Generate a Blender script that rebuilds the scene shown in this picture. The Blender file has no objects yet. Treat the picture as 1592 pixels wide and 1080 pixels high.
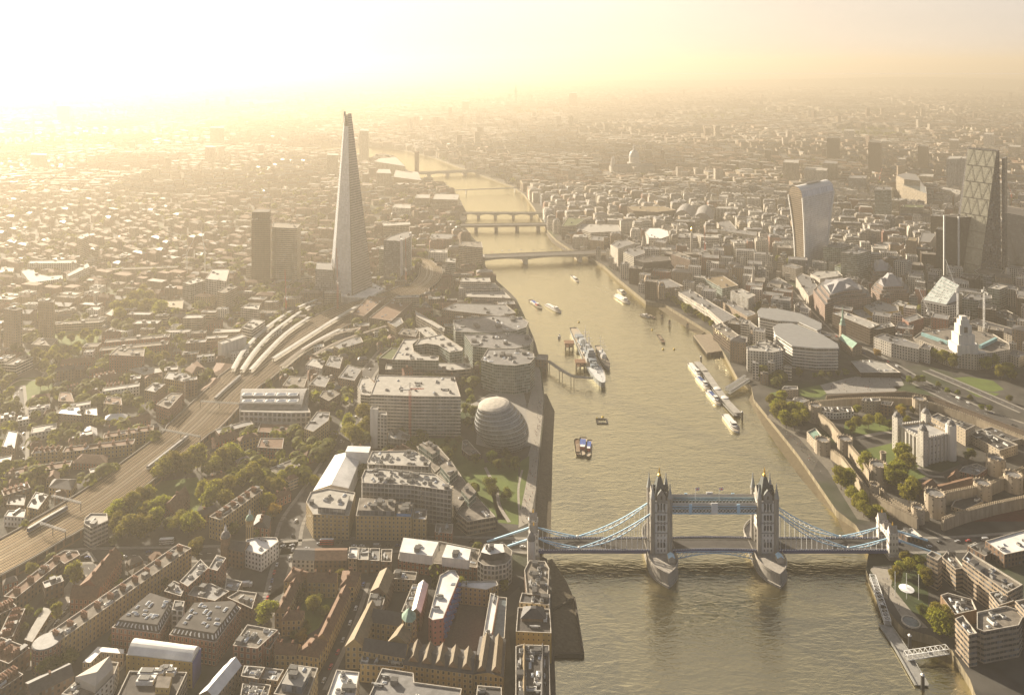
import bpy, bmesh, math, random
from mathutils import Vector, Matrix
from mathutils.geometry import tessellate_polygon
R = math.radians
S = bpy.context.scene
COL = S.collection

# ------------------------------------------------------------------ camera, sky, sun, exposure
F, HC, CX, CY = 1223.0, 380.0, 796.0, 100.0      # focal length in photo pixels, camera height, principal point
cam_d = bpy.data.cameras.new('camera'); cam = bpy.data.objects.new('camera', cam_d); COL.objects.link(cam)
cam.location = (0, 0, HC); cam.rotation_euler = (R(90), 0, 0)
cam_d.sensor_width = 36.0; cam_d.lens = F / 1592 * 36.0
cam_d.shift_y = -(540 - CY) / 1592
cam_d.clip_start = 1.0; cam_d.clip_end = 90000
S.camera = cam

SUN_EL, SUN_AZ = R(21), R(-43)                   # azimuth from the view axis (+Y), negative = to the left
W = bpy.data.worlds.new("World"); S.world = W; W.use_nodes = True
nt = W.node_tree; nt.nodes.clear()
wo = nt.nodes.new('ShaderNodeOutputWorld'); bg = nt.nodes.new('ShaderNodeBackground')
sky = nt.nodes.new('ShaderNodeTexSky'); sky.sky_type = 'NISHITA'; sky.sun_disc = False
sky.sun_elevation = SUN_EL; sky.sun_rotation = SUN_AZ
sky.air_density = 1.0; sky.dust_density = 3.0; sky.ozone_density = 1.0; sky.altitude = 0
bg.inputs['Strength'].default_value = 0.058
sdir = Vector((math.sin(SUN_AZ) * math.cos(SUN_EL), math.cos(SUN_AZ) * math.cos(SUN_EL), math.sin(SUN_EL)))
# thin high cloud veil over the clear sky: brightest towards the sun, thickest low down
tc = nt.nodes.new('ShaderNodeTexCoord'); dt = nt.nodes.new('ShaderNodeVectorMath'); dt.operation = 'DOT_PRODUCT'
nt.links.new(tc.outputs['Generated'], dt.inputs[0]); dt.inputs[1].default_value = sdir
cr = nt.nodes.new('ShaderNodeValToRGB'); mr = nt.nodes.new('ShaderNodeMapRange'); mr.inputs[1].default_value = -1; mr.inputs[2].default_value = 1
nt.links.new(dt.outputs['Value'], mr.inputs[0]); nt.links.new(mr.outputs[0], cr.inputs[0])
VEIL = [(0, (.13, .18, .29)), (.46, (.20, .215, .26)), (.60, (.385, .345, .31)), (.72, (.47, .405, .335)), (.82, (.56, .49, .41)), (.92, (.62, .55, .46)), (1, (.74, .63, .48))]
while len(cr.color_ramp.elements) < len(VEIL): cr.color_ramp.elements.new(.5)
for e, (p, c) in zip(cr.color_ramp.elements, VEIL): e.position = p; e.color = (*c, 1)
sc_ = nt.nodes.new('ShaderNodeVectorMath'); sc_.operation = 'SCALE'; sc_.inputs['Scale'].default_value = 10.0
nt.links.new(cr.outputs[0], sc_.inputs[0])
cn = nt.nodes.new('ShaderNodeTexNoise'); cmap = nt.nodes.new('ShaderNodeMapping'); cmap.inputs['Scale'].default_value = (1.2, 1.2, 9)
cn.inputs['Scale'].default_value = 2.2; cn.inputs['Detail'].default_value = 5
nt.links.new(tc.outputs['Generated'], cmap.inputs[0]); nt.links.new(cmap.outputs[0], cn.inputs['Vector'])
cs = nt.nodes.new('ShaderNodeMapRange'); cs.inputs[3].default_value = .92; cs.inputs[4].default_value = 1.08; nt.links.new(cn.outputs['Fac'], cs.inputs[0])
s2 = nt.nodes.new('ShaderNodeVectorMath'); s2.operation = 'SCALE'; nt.links.new(sc_.outputs[0], s2.inputs[0]); nt.links.new(cs.outputs[0], s2.inputs['Scale'])
sz = nt.nodes.new('ShaderNodeSeparateXYZ'); nt.links.new(tc.outputs['Generated'], sz.inputs[0])
vf = nt.nodes.new('ShaderNodeMapRange'); vf.inputs[1].default_value = 0; vf.inputs[2].default_value = .9; vf.inputs[3].default_value = .95; vf.inputs[4].default_value = .4
nt.links.new(sz.outputs['Z'], vf.inputs[0])
ef = nt.nodes.new('ShaderNodeMapRange'); ef.interpolation_type = 'SMOOTHSTEP'; ef.inputs[1].default_value = .30; ef.inputs[2].default_value = .57; ef.inputs[3].default_value = 1; ef.inputs[4].default_value = .15
nt.links.new(sz.outputs['Z'], ef.inputs[0])
s3 = nt.nodes.new('ShaderNodeVectorMath'); s3.operation = 'SCALE'; nt.links.new(s2.outputs[0], s3.inputs[0]); nt.links.new(ef.outputs[0], s3.inputs['Scale'])
vm = nt.nodes.new('ShaderNodeMix'); vm.data_type = 'RGBA'; nt.links.new(vf.outputs[0], vm.inputs['Factor'])
nt.links.new(sky.outputs[0], vm.inputs['A']); nt.links.new(s3.outputs[0], vm.inputs['B'])
nt.links.new(vm.outputs['Result'], bg.inputs['Color']); nt.links.new(bg.outputs[0], wo.inputs['Surface'])

sd = bpy.data.lights.new('sun', 'SUN'); sun = bpy.data.objects.new('sun', sd); COL.objects.link(sun)
sd.energy = 5.0; sd.angle = R(0.5); sd.color = (1.0, 0.86, 0.66)
sun.rotation_euler = sdir.to_track_quat('Z', 'Y').to_euler()

S.view_settings.view_transform = 'Standard'; S.view_settings.look = 'None'
S.view_settings.gamma = 1.0; S.view_settings.exposure = 1.85
S.render.engine = 'CYCLES'
S.cycles.use_denoising = True
S.cycles.max_bounces = 5; S.cycles.diffuse_bounces = 2; S.cycles.glossy_bounces = 3
S.cycles.transmission_bounces = 2; S.cycles.transparent_max_bounces = 6; S.cycles.volume_bounces = 0
S.cycles.caustics_reflective = False; S.cycles.caustics_refractive = False
HAZE_DENSITY, HAZE_G, HAZE_COL = 1.9e-4, 0.42, (0.60, 0.535, 0.43)
# ------------------------------------------------------------------ helpers
G = 6.0                                           # height of the city ground above the river
TILE = {r + str(c + 1): (x, y) for r, y in zip('ABCD', (60, 300, 540, 810)) for c, x in enumerate((0, 400, 800, 1192))}
def px(t, p):
    ox, oy = TILE[t]; return (ox + p[0] / 3.98, oy + p[1] / 3.98)
def at(x, y, z=G):
    Y = F * (HC - z) / (y - CY); return ((x - CX) * Y / F, Y)
def ta(t, p, z=G):
    return at(*px(t, p), z)
def hz(t, yt, yb):
    a = px(t, (0, yt))[1]; b = px(t, (0, yb))[1]
    return (HC - G) * (b - a) / (b - CY)
def links(mat):
    return mat.node_tree.nodes, mat.node_tree.links
def area(p):
    return sum(p[i][0] * p[(i + 1) % len(p)][1] - p[(i + 1) % len(p)][0] * p[i][1] for i in range(len(p))) / 2
def ccw(p):
    return list(p) if area(p) > 0 else list(reversed(p))
def cen(p):
    return (sum(q[0] for q in p) / len(p), sum(q[1] for q in p) / len(p))
def inside(p, q):
    x, y = q; c = False; j = len(p) - 1
    for i in range(len(p)):
        if (p[i][1] > y) != (p[j][1] > y) and x < (p[j][0] - p[i][0]) * (y - p[i][1]) / (p[j][1] - p[i][1]) + p[i][0]: c = not c
        j = i
    return c
def inset(p, d):
    n = len(p); out = []
    for i in range(n):
        a, b, c = Vector(p[i - 1][:2]), Vector(p[i][:2]), Vector(p[(i + 1) % n][:2])
        e1, e2 = (b - a), (c - b)
        if e1.length < 1e-6 or e2.length < 1e-6: out.append(tuple(b)); continue
        e1.normalize(); e2.normalize()
        n1, n2 = Vector((-e1.y, e1.x)), Vector((-e2.y, e2.x))
        m = n1 + n2; k = m.dot(n1)
        out.append(tuple(b + m * (d / k if k > .35 else d)))
    return out
class MB:
    """collects faces for ONE mesh object; uv is given in cells for facades and in metres elsewhere"""
    def __init__(s): s.v = []; s.f = []; s.u = []; s.m = []
    def face(s, pts, mi=0, uv=None):
        i = len(s.v); s.v += [tuple(p) for p in pts]; s.f.append(tuple(range(i, i + len(pts)))); s.m.append(mi)
        s.u += (uv or [(p[0], p[1]) for p in pts])
    def cap(s, poly, z, mi=0, flip=False):
        if len(poly) <= 4 :
            q = [(a[0], a[1], z) for a in poly]; s.face(q[::-1] if flip else q, mi); return
        for t in tessellate_polygon([[Vector((a[0], a[1], 0)) for a in poly]]):
            q = [(poly[k][0], poly[k][1], z) for k in t]
            n = (q[1][0]-q[0][0])*(q[2][1]-q[0][1]) - (q[1][1]-q[0][1])*(q[2][0]-q[0][0])
            if (n < 0) != flip: q = q[::-1]
            s.face(q, mi)
    def walls(s, poly, z0, z1, mi=0, bay=3.2, fl=3.4, voff=0, poly1=None):
        """side faces of a ccw polygon from z0 to z1; uv in window bays and storeys"""
        n = len(poly); nf = max(1, round((z1 - z0) / fl)); q = poly1 or poly
        for i in range(n):
            a, b = poly[i], poly[(i + 1) % n]; c, d = q[(i + 1) % n], q[i]
            L = math.hypot(b[0] - a[0], b[1] - a[1]); nb = max(1, round(L / bay)); o = i * 17
            s.face([(a[0], a[1], z0), (b[0], b[1], z0), (c[0], c[1], z1), (d[0], d[1], z1)], mi,
                   [(o, voff), (o + nb, voff), (o + nb, voff + nf), (o, voff + nf)])
    def prism(s, poly, z0, z1, mi=0, top=None, bay=3.2, fl=3.4):
        poly = ccw(poly); s.walls(poly, z0, z1, mi, bay, fl); s.cap(poly, z1, mi if top is None else top)
    def box(s, c, d, z0, z1, rz=0, mi=0, top=None, bay=3.2, fl=3.4):
        cs, sn = math.cos(rz), math.sin(rz); x, y = d[0] / 2, d[1] / 2
        s.prism([(c[0] + a * cs - b * sn, c[1] + a * sn + b * cs) for a, b in ((-x, -y), (x, -y), (x, y), (-x, y))], z0, z1, mi, top, bay, fl)
    def bar(s, a, b, w, h=None, mi=0):
        """box beam between two 3-D points"""
        a, b = Vector(a), Vector(b); h = h or w; d = (b - a)
        if d.length < 1e-6: return
        d.normalize(); up = Vector((0, 0, 1)) if abs(d.z) < .95 else Vector((0, 1, 0))
        r = d.cross(up).normalized() * (w / 2); u = r.cross(d).normalized() * (h / 2)
        A = [a - r - u, a + r - u, a + r + u, a - r + u]; B = [b - r - u, b + r - u, b + r + u, b - r + u]
        for i in range(4):
            j = (i + 1) % 4; s.face([A[i], A[j], B[j], B[i]][::-1], mi)
        s.face(A, mi); s.face(B[::-1], mi)
    def lathe(s, c, prof, n=12, mi=0, caps=True, rot=0, sx=1, sy=1):
        """prof: list of (radius, z)"""
        for k in range(len(prof) - 1):
            (r0, z0), (r1, z1) = prof[k], prof[k + 1]
            for i in range(n):
                a, b = rot + 2 * math.pi * i / n, rot + 2 * math.pi * (i + 1) / n
                P = lambda r, t, z: (c[0] + r * math.cos(t) * sx, c[1] + r * math.sin(t) * sy, z)
                uv = [(i, k), (i + 1, k), (i + 1, k + 1), (i, k + 1)]
                if r1 < 1e-4: s.face([P(r0, a, z0), P(r0, b, z0), P(0, a, z1)], mi, uv[:3])
                elif r0 < 1e-4: s.face([P(0, a, z0), P(r1, b, z1), P(r1, a, z1)], mi, uv[:3])
                else: s.face([P(r0, a, z0), P(r0, b, z0), P(r1, b, z1), P(r1, a, z1)], mi, uv)
        if caps and prof[-1][0] > 1e-4:
            r, z = prof[-1]; s.face([(c[0] + r * math.cos(rot + 2 * math.pi * i / n) * sx, c[1] + r * math.sin(rot + 2 * math.pi * i / n) * sy, z) for i in range(n)], mi)
    def gable(s, q, z, rise, mi=0, gi=1, hip=0.0, over=0.0, axis=None):
        """pitched roof over the quad q (ccw), ridge along the longer side; hip = share of length cut at each end"""
        q = ccw(q); e = [math.hypot(q[(i+1) % 4][0]-q[i][0], q[(i+1) % 4][1]-q[i][1]) for i in range(4)]
        if axis is None: axis = 0 if e[0] + e[2] >= e[1] + e[3] else 1
        if axis: q = q[1:] + q[:1]
        m1 = ((q[1][0]+q[2][0])/2, (q[1][1]+q[2][1])/2); m0 = ((q[3][0]+q[0][0])/2, (q[3][1]+q[0][1])/2)
        dx, dy = m1[0]-m0[0], m1[1]-m0[1]
        r0 = (m0[0]+dx*hip, m0[1]+dy*hip, z+rise); r1 = (m1[0]-dx*hip, m1[1]-dy*hip, z+rise)
        P = [(a[0], a[1], z) for a in q]
        s.face([P[0], P[1], r1, r0], mi); s.face([P[2], P[3], r0, r1], mi)
        s.face([P[1], P[2], r1], mi if hip else gi, None if hip else [(0,0),(.01,0),(.01,.01)])
        s.face([P[3], P[0], r0], mi if hip else gi, None if hip else [(0,0),(.01,0),(.01,.01)])
    def build(s, name, mats, parent=None, smooth=False, loc=None):
        if not isinstance(mats, (list, tuple)): mats = [mats]
        if loc is not None: s.v = [(a - loc[0], b - loc[1], c - loc[2]) for a, b, c in s.v]
        me = bpy.data.meshes.new(name); me.from_pydata(s.v, [], s.f)
        for m in mats: me.materials.append(m)
        me.polygons.foreach_set('material_index', s.m)
        if smooth: me.polygons.foreach_set('use_smooth', [True] * len(s.f))
        lay = me.uv_layers.new(name='UVMap'); flat = [c for p in s.u for c in p[:2]]
        lay.data.foreach_set('uv', flat)
        me.update(); o = bpy.data.objects.new(name, me); COL.objects.link(o)
        if parent is not None: o.parent = parent
        elif loc is not None: o.location = loc
        return o
def tag(o, label, cat, group=None, kind=None):
    if label: o['label'] = label
    if cat: o['category'] = cat
    if group: o['group'] = group
    if kind: o['kind'] = kind
    return o
def empty(name, loc, label=None, cat=None, group=None, rz=0):
    o = bpy.data.objects.new(name, None); COL.objects.link(o); o.location = loc; o.rotation_euler = (0, 0, rz)
    o.empty_display_size = 1
    return tag(o, label, cat, group)
def struct(o): o['kind'] = 'structure'; return o
def dup(root, loc, rz=0, sc=1.0, label=None, group=None, swap=None):
    """copy of a thing, its parts and sub-parts"""
    def cp(o, par):
        c = o.copy(); COL.objects.link(c); c.parent = par
        if swap and o.type == 'MESH' and len(o.material_slots):
            for i, ms in enumerate(o.material_slots):
                if ms.material and ms.material.name in swap:
                    c.material_slots[i].link = 'OBJECT'; c.material_slots[i].material = swap[ms.material.name]
        for ch in kids.get(o.name, ()): cp(ch, c)
        return c
    kids = {}
    def gather(o):
        kids[o.name] = list(o.children)
        for ch in o.children: gather(ch)
    gather(root)
    r = cp(root, None); r.location = loc; r.rotation_euler = (0, 0, rz)
    r.scale = (sc, sc, sc) if not isinstance(sc, tuple) else sc
    if label: r['label'] = label
    if group: r['group'] = group
    return r

# ------------------------------------------------------------------ materials
MATS = {}
def mat(name, col, rough=.8, var=.25, scale=.15, metal=0, spec=.3, streak=False, objvar=.0, col2=None, bump=0):
    """plain surface with blotchy wear; var = strength of the mottling"""
    if name in MATS: return MATS[name]
    m = bpy.data.materials.new(name); m.use_nodes = True; N, L = links(m); b = N['Principled BSDF']
    b.inputs['Roughness'].default_value = rough; b.inputs['Metallic'].default_value = metal
    b.inputs['Specular IOR Level'].default_value = spec
    tc = N.new('ShaderNodeNewGeometry'); mp = N.new('ShaderNodeMapping'); L.new(tc.outputs['Position'], mp.inputs[0])
    if streak: mp.inputs['Scale'].default_value = (1, 1, .15)
    no = N.new('ShaderNodeTexNoise'); no.inputs['Scale'].default_value = scale; no.inputs['Detail'].default_value = 8
    no.inputs['Roughness'].default_value = .65
    L.new(mp.outputs[0], no.inputs['Vector'])
    mx = N.new('ShaderNodeMix'); mx.data_type = 'RGBA'
    c2 = col2 or tuple(c * (1 - var * .9) for c in col); c1 = tuple(min(1, c * (1 + var * .6)) for c in col)
    mx.inputs['A'].default_value = (*c2, 1); mx.inputs['B'].default_value = (*c1, 1)
    rp = N.new('ShaderNodeMapRange'); rp.inputs[1].default_value = .32; rp.inputs[2].default_value = .68
    L.new(no.outputs['Fac'], rp.inputs[0]); L.new(rp.outputs[0], mx.inputs['Factor'])
    out = mx.outputs['Result']
    if objvar:
        oi = N.new('ShaderNodeObjectInfo'); hs = N.new('ShaderNodeHueSaturation')
        a = N.new('ShaderNodeMapRange'); a.inputs[3].default_value = 1 - objvar; a.inputs[4].default_value = 1 + objvar
        L.new(oi.outputs['Random'], a.inputs[0]); L.new(a.outputs[0], hs.inputs['Value']); L.new(out, hs.inputs['Color']); out = hs.outputs[0]
    L.new(out, b.inputs['Base Color'])
    if bump:
        bp = N.new('ShaderNodeBump'); bp.inputs['Strength'].default_value = bump; bp.inputs['Distance'].default_value = .3
        L.new(no.outputs['Fac'], bp.inputs['Height']); L.new(bp.outputs[0], b.inputs['Normal'])
    MATS[name] = m; return m
def facade(name, wall, glass=(.03, .035, .04), ww=.5, wh=.55, trim=None, rough=.12, objvar=.12, lit=.25, mull=0, spec=.5, wr=.85, glassy=0, vary=1):
    """wall with a window in every uv cell; ww, wh = share of the cell that is glass; trim = sill/floor band colour"""
    if name in MATS: return MATS[name]
    m = bpy.data.materials.new(name); m.use_nodes = True; N, L = links(m); b = N['Principled BSDF']
    def math_(op, *a):
        n = N.new('ShaderNodeMath'); n.operation = op
        for i, x in enumerate(a):
            if isinstance(x, (int, float)): n.inputs[i].default_value = x
            else: L.new(x, n.inputs[i])
        return n.outputs[0]
    uv = N.new('ShaderNodeUVMap'); sp = N.new('ShaderNodeSeparateXYZ'); L.new(uv.outputs[0], sp.inputs[0])
    fu, fv = math_('FRACT', sp.outputs[0]), math_('FRACT', sp.outputs[1])
    au, av = math_('ABSOLUTE', math_('SUBTRACT', fu, .5)), math_('ABSOLUTE', math_('SUBTRACT', fv, .52))
    win = math_('MULTIPLY', math_('LESS_THAN', au, ww / 2), math_('LESS_THAN', av, wh / 2))
    if mull: win = math_('MULTIPLY', win, math_('GREATER_THAN', au, mull))
    # random tone per window
    cell = N.new('ShaderNodeCombineXYZ'); L.new(math_('FLOOR', sp.outputs[0]), cell.inputs[0]); L.new(math_('FLOOR', sp.outputs[1]), cell.inputs[1])
    oi = N.new('ShaderNodeObjectInfo'); L.new(oi.outputs['Random'], cell.inputs[2])
    wn = N.new('ShaderNodeTexWhiteNoise'); wn.noise_dimensions = '3D'; L.new(cell.outputs[0], wn.inputs['Vector'])
    gm = N.new('ShaderNodeMix'); gm.data_type = 'RGBA'; gm.inputs['A'].default_value = (*glass, 1)
    gm.inputs['B'].default_value = (*[min(1, g * (1 + 1.2 * vary) + .10 * vary) for g in glass], 1)
    pw = math_('POWER', wn.outputs['Value'], 4.0 if lit < .5 else 1.2); L.new(pw, gm.inputs['Factor'])
    geo = N.new('ShaderNodeNewGeometry'); mp = N.new('ShaderNodeMapping'); mp.inputs['Scale'].default_value = (1, 1, .22); L.new(geo.outputs['Position'], mp.inputs[0])
    no = N.new('ShaderNodeTexNoise'); no.inputs['Scale'].default_value = .22; no.inputs['Detail'].default_value = 8; L.new(mp.outputs[0], no.inputs['Vector'])
    wm = N.new('ShaderNodeMix'); wm.data_type = 'RGBA'; wm.inputs['A'].default_value = (*[c * .68 for c in wall], 1); wm.inputs['B'].default_value = (*[min(1, c * 1.18) for c in wall], 1)
    rp = N.new('ShaderNodeMapRange'); rp.inputs[1].default_value = .3; rp.inputs[2].default_value = .7; L.new(no.outputs['Fac'], rp.inputs[0]); L.new(rp.outputs[0], wm.inputs['Factor'])
    wc = wm.outputs['Result']
    if objvar:
        hs = N.new('ShaderNodeHueSaturation'); a = N.new('ShaderNodeMapRange'); a.inputs[3].default_value = 1 - objvar; a.inputs[4].default_value = 1 + objvar
        L.new(oi.outputs['Random'], a.inputs[0]); L.new(a.outputs[0], hs.inputs['Value']); L.new(wc, hs.inputs['Color']); wc = hs.outputs[0]
    if trim:
        tm = N.new('ShaderNodeMix'); tm.data_type = 'RGBA'; L.new(wc, tm.inputs['A']); tm.inputs['B'].default_value = (*trim, 1)
        ring = math_('MULTIPLY', math_('LESS_THAN', au, ww / 2 + .09), math_('LESS_THAN', av, wh / 2 + .09))
        L.new(ring, tm.inputs['Factor']); wc = tm.outputs['Result']
    fm = N.new('ShaderNodeMix'); fm.data_type = 'RGBA'; L.new(win, fm.inputs['Factor']); L.new(wc, fm.inputs['A']); L.new(gm.outputs['Result'], fm.inputs['B'])
    L.new(fm.outputs['Result'], b.inputs['Base Color'])
    rr = N.new('ShaderNodeMix'); rr.data_type = 'FLOAT'; L.new(win, rr.inputs['Factor']); rr.inputs['A'].default_value = wr; rr.inputs['B'].default_value = rough
    L.new(rr.outputs['Result'], b.inputs['Roughness']); b.inputs['Specular IOR Level'].default_value = spec
    if glassy:
        mm = math_('MULTIPLY', win, glassy); L.new(mm, b.inputs['Metallic'])
    bp = N.new('ShaderNodeBump'); bp.inputs['Strength'].default_value = .6; bp.inputs['Distance'].default_value = .25
    L.new(math_('SUBTRACT', 1.0, win), bp.inputs['Height']); L.new(bp.outputs[0], b.inputs['Normal'])
    MATS[name] = m; return m
# ------------------------------------------------------------------ the setting: ground, water, banks
def P(*pts, z=G): return [at(x, y, z) for x, y in pts]
south_edge = [(864,1080),(860,960),(857,900),(850,868),(838,862),(830,815),(833,770),(840,700),(845,650),(847,622),(842,575),(837,550),(831,528),(815,490),(803,465),(790,452),(774,438),(756,416),(750,400),(740,375),(722,352),(726,332),(716,312),(706,296),(690,288),(673,283),(655,277),(640,270),(630,262),(622,250),(608,242),(588,239),(574,247),(560,240),(540,236),(500,234),(440,233)]
north_edge = [(1517,1080),(1508,1055),(1480,1010),(1450,988),(1404,976),(1388,958),(1364,925),(1346,885),(1352,850),(1330,815),(1300,792),(1268,745),(1240,705),(1200,655),(1172,620),(1168,600),(1146,586),(1128,552),(1104,516),(1032,472),(1004,468),(960,432),(938,412),(905,394),(885,386),(864,372),(850,357),(836,333),(830,322),(815,302),(798,290),(765,278),(717,261),(676,245),(628,233),(592,228),(572,227),(500,226),(440,227)]
FAR = 30000.0
sp_, np_ = P(*south_edge), P(*north_edge)
south_poly = [(-FAR, 300), (sp_[0][0], 300)] + sp_ + [(-FAR, sp_[-1][1])]
north_poly = [(np_[0][0], 300), (FAR, 300), (FAR, FAR), (-FAR, FAR), (-FAR, np_[-1][1])] + np_[::-1]
RIVER = [(sp_[0][0], 200)] + sp_ + np_[::-1] + [(np_[0][0], 200)]
def ground_mat():
    m = bpy.data.materials.new('city_ground'); m.use_nodes = True; N, L = links(m); b = N['Principled BSDF']
    b.inputs['Roughness'].default_value = .9; b.inputs['Specular IOR Level'].default_value = .15
    geo = N.new('ShaderNodeNewGeometry')
    def noise(sc, d=6):
        n = N.new('ShaderNodeTexNoise'); n.inputs['Scale'].default_value = sc; n.inputs['Detail'].default_value = d; L.new(geo.outputs['Position'], n.inputs['Vector']); return n.outputs['Fac']
    def ramp(f, a, c):
        r = N.new('ShaderNodeMapRange'); r.inputs[1].default_value = a; r.inputs[2].default_value = c; L.new(f, r.inputs[0]); return r.outputs[0]
    def mix(f, a, c):
        x = N.new('ShaderNodeMix'); x.data_type = 'RGBA'; L.new(f, x.inputs['Factor'])
        for k, v in (('A', a), ('B', c)):
            if isinstance(v, tuple): x.inputs[k].default_value = (*v, 1)
            else: L.new(v, x.inputs[k])
        return x.outputs['Result']
    base = mix(ramp(noise(.06, 9), .35, .65), (.042, .040, .036), (.082, .076, .066))
    vo = N.new('ShaderNodeTexVoronoi'); vo.inputs['Scale'].default_value = .02; L.new(geo.outputs['Position'], vo.inputs['Vector'])
    base = mix(ramp(vo.outputs['Color'], .75, .95), base, (.13, .12, .10))
    base = mix(ramp(noise(.008, 8), .56, .66), base, (.035, .05, .018))
    L.new(base, b.inputs['Base Color']); return m
g = MB()
GM = ground_mat(); QUAY = mat('quay_stone', (.20, .17, .11), .9, .5, .25, streak=True)
g.cap(ccw(south_poly), G, 0); g.cap(ccw(north_poly), G, 0)
for line, s_ in ((sp_, 1), (np_, -1)):
    for a, b in zip(line, line[1:]):
        q = [(a[0], a[1], -1.5), (b[0], b[1], -1.5), (b[0], b[1], G), (a[0], a[1], G)]
        g.face(q if s_ > 0 else q[::-1], 1)
ground = struct(g.build('ground', [GM, QUAY]))

def water_mat():
    m = bpy.data.materials.new('river_water'); m.use_nodes = True; N, L = links(m); b = N['Principled BSDF']
    b.inputs['Roughness'].default_value = .10; b.inputs['Specular Tint'].default_value = (1, .91, .62, 1); b.inputs['IOR'].default_value = 6.0; b.inputs['Specular IOR Level'].default_value = .5
    geo = N.new('ShaderNodeNewGeometry')
    def noise(sc, rot, sy, d, dist=0):
        mp = N.new('ShaderNodeMapping'); mp.inputs['Rotation'].default_value = (0, 0, R(rot)); mp.inputs['Scale'].default_value = (1, sy, 1); L.new(geo.outputs['Position'], mp.inputs[0])
        n = N.new('ShaderNodeTexNoise'); n.inputs['Scale'].default_value = sc; n.inputs['Detail'].default_value = d; n.inputs['Distortion'].default_value = dist; L.new(mp.outputs[0], n.inputs['Vector']); return n.outputs['Fac']
    a, c, e = noise(.16, 18, 2.6, 6, .6), noise(.045, -12, 2.2, 5, .8), noise(.006, 30, 1.0, 3)
    s1 = N.new('ShaderNodeMath'); s1.operation = 'MULTIPLY_ADD'; L.new(c, s1.inputs[0]); s1.inputs[1].default_value = 1.5; L.new(a, s1.inputs[2])
    bp = N.new('ShaderNodeBump'); bp.inputs['Strength'].default_value = .27; bp.inputs['Distance'].default_value = 1.5
    L.new(s1.outputs[0], bp.inputs['Height']); L.new(bp.outputs[0], b.inputs['Normal'])
    x = N.new('ShaderNodeMix'); x.data_type = 'RGBA'; x.inputs['A'].default_value = (.038, .033, .012, 1); x.inputs['B'].default_value = (.055, .045, .018, 1)
    L.new(e, x.inputs['Factor']); L.new(x.outputs['Result'], b.inputs['Base Color']); return m
w = MB(); w.face([(-FAR, 200, 0), (FAR, 200, 0), (FAR, FAR, 0), (-FAR, FAR, 0)])
struct(w.build('water', water_mat()))
# ------------------------------------------------------------------ building kit
WALL = dict(
  stone=facade('stone_facade', (.40,.35,.285), ww=.42, wh=.56, trim=(.46,.41,.34)),
  pale=facade('pale_facade', (.50,.455,.39), ww=.46, wh=.58, trim=(.56,.52,.45)),
  buff=facade('buff_brick_facade', (.32,.225,.095), ww=.40, wh=.55, trim=(.40,.32,.20)),
  red=facade('red_brick_facade', (.20,.075,.045), ww=.42, wh=.55, trim=(.34,.25,.19)),
  brown=facade('brown_brick_facade', (.135,.085,.055), ww=.42, wh=.52),
  tan=facade('tan_brick_facade', (.25,.18,.115), ww=.38, wh=.50, trim=(.38,.31,.23)),
  white=facade('white_facade', (.66,.63,.58), ww=.40, wh=.50),
  pink=facade('pink_render_facade', (.46,.17,.14), ww=.30, wh=.35),
  yellow=facade('yellow_render_facade', (.38,.26,.075), ww=.22, wh=.30),
  ribbon=facade('ribbon_window_facade', (.50,.46,.39), ww=1.1, wh=.50, mull=.04),
  ribdark=facade('dark_ribbon_facade', (.24,.20,.15), ww=1.1, wh=.55, mull=.04),
  ribconc=facade('concrete_ribbon_facade', (.33,.27,.19), ww=1.1, wh=.42, mull=.06),
  grid=facade('white_grid_facade', (.58,.54,.48), ww=.66, wh=.66),
  fin=facade('vertical_fin_facade', (.52,.49,.44), ww=.55, wh=.97),
  glassg=facade('green_glass_facade', (.28,.29,.25), (.05,.075,.066), ww=.90, wh=.74, spec=.8),
  glassd=facade('dark_glass_facade', (.035,.036,.040), (.014,.016,.02), ww=.90, wh=.84, spec=.22, vary=.25),
  glassb=facade('blue_glass_facade', (.17,.19,.21), (.05,.065,.085), ww=.90, wh=.78, spec=.9),
  bronze=facade('bronze_glass_facade', (.10,.07,.045), (.02,.018,.016), ww=.86, wh=.66, spec=.22, vary=.25),
  site=facade('unfinished_frame_facade', (.36,.34,.31), (.02,.02,.02), ww=.84, wh=.72, lit=.7, rough=.6),
  plain=mat('painted_render', (.55,.52,.47), .85, .25, .3, streak=True),
  plainbrick=mat('plain_brick', (.20,.13,.075), .9, .35, .4),
)
ROOF = dict(
  slate=mat('slate_roof', (.055,.052,.052), .65, .4, .5, spec=.4), lead=mat('lead_roof', (.17,.165,.16), .6, .4, .25),
  memb=mat('roof_membrane', (.31,.295,.265), .8, .3, .2), gravel=mat('gravel_roof', (.17,.15,.125), .95, .5, .2),
  tile=mat('brown_tile_roof', (.13,.075,.045), .85, .4, .5), copper=mat('green_copper_roof', (.21,.32,.25), .7, .35, .3),
  white=mat('white_sheet_roof', (.66,.645,.61), .5, .22, .12), green=mat('planted_roof', (.07,.085,.03), .95, .5, .3),
  gold=mat('sunlit_yellow_slate', (.19,.145,.085), .7, .35, .4), dark=mat('dark_felt_roof', (.07,.063,.057), .9, .5, .15),  # gold: yellowish slate with warm sunlight put into its colour
  glass=mat('roof_glazing', (.10,.125,.13), .12, .35, .4, spec=.8), blue=mat('blue_glazing', (.10,.22,.42), .2, .3, .3, spec=.7),
)
PAR = mat('coping_stone', (.42,.385,.33), .85, .35, .3)
UNITM = mat('plant_metal', (.34,.335,.32), .55, .4, .5); UNITW = mat('white_metal', (.62,.61,.58), .5, .25, .5); UNITD = mat('dark_metal', (.06,.058,.055), .6, .4, .5)
SKYL = mat('skylight_glass', (.42,.46,.50), .12, .2, .5, spec=.9); CHIM = mat('chimney_brick', (.17,.09,.055), .9, .4, 1.0)
OCC = []                                         # footprints already built on
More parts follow.
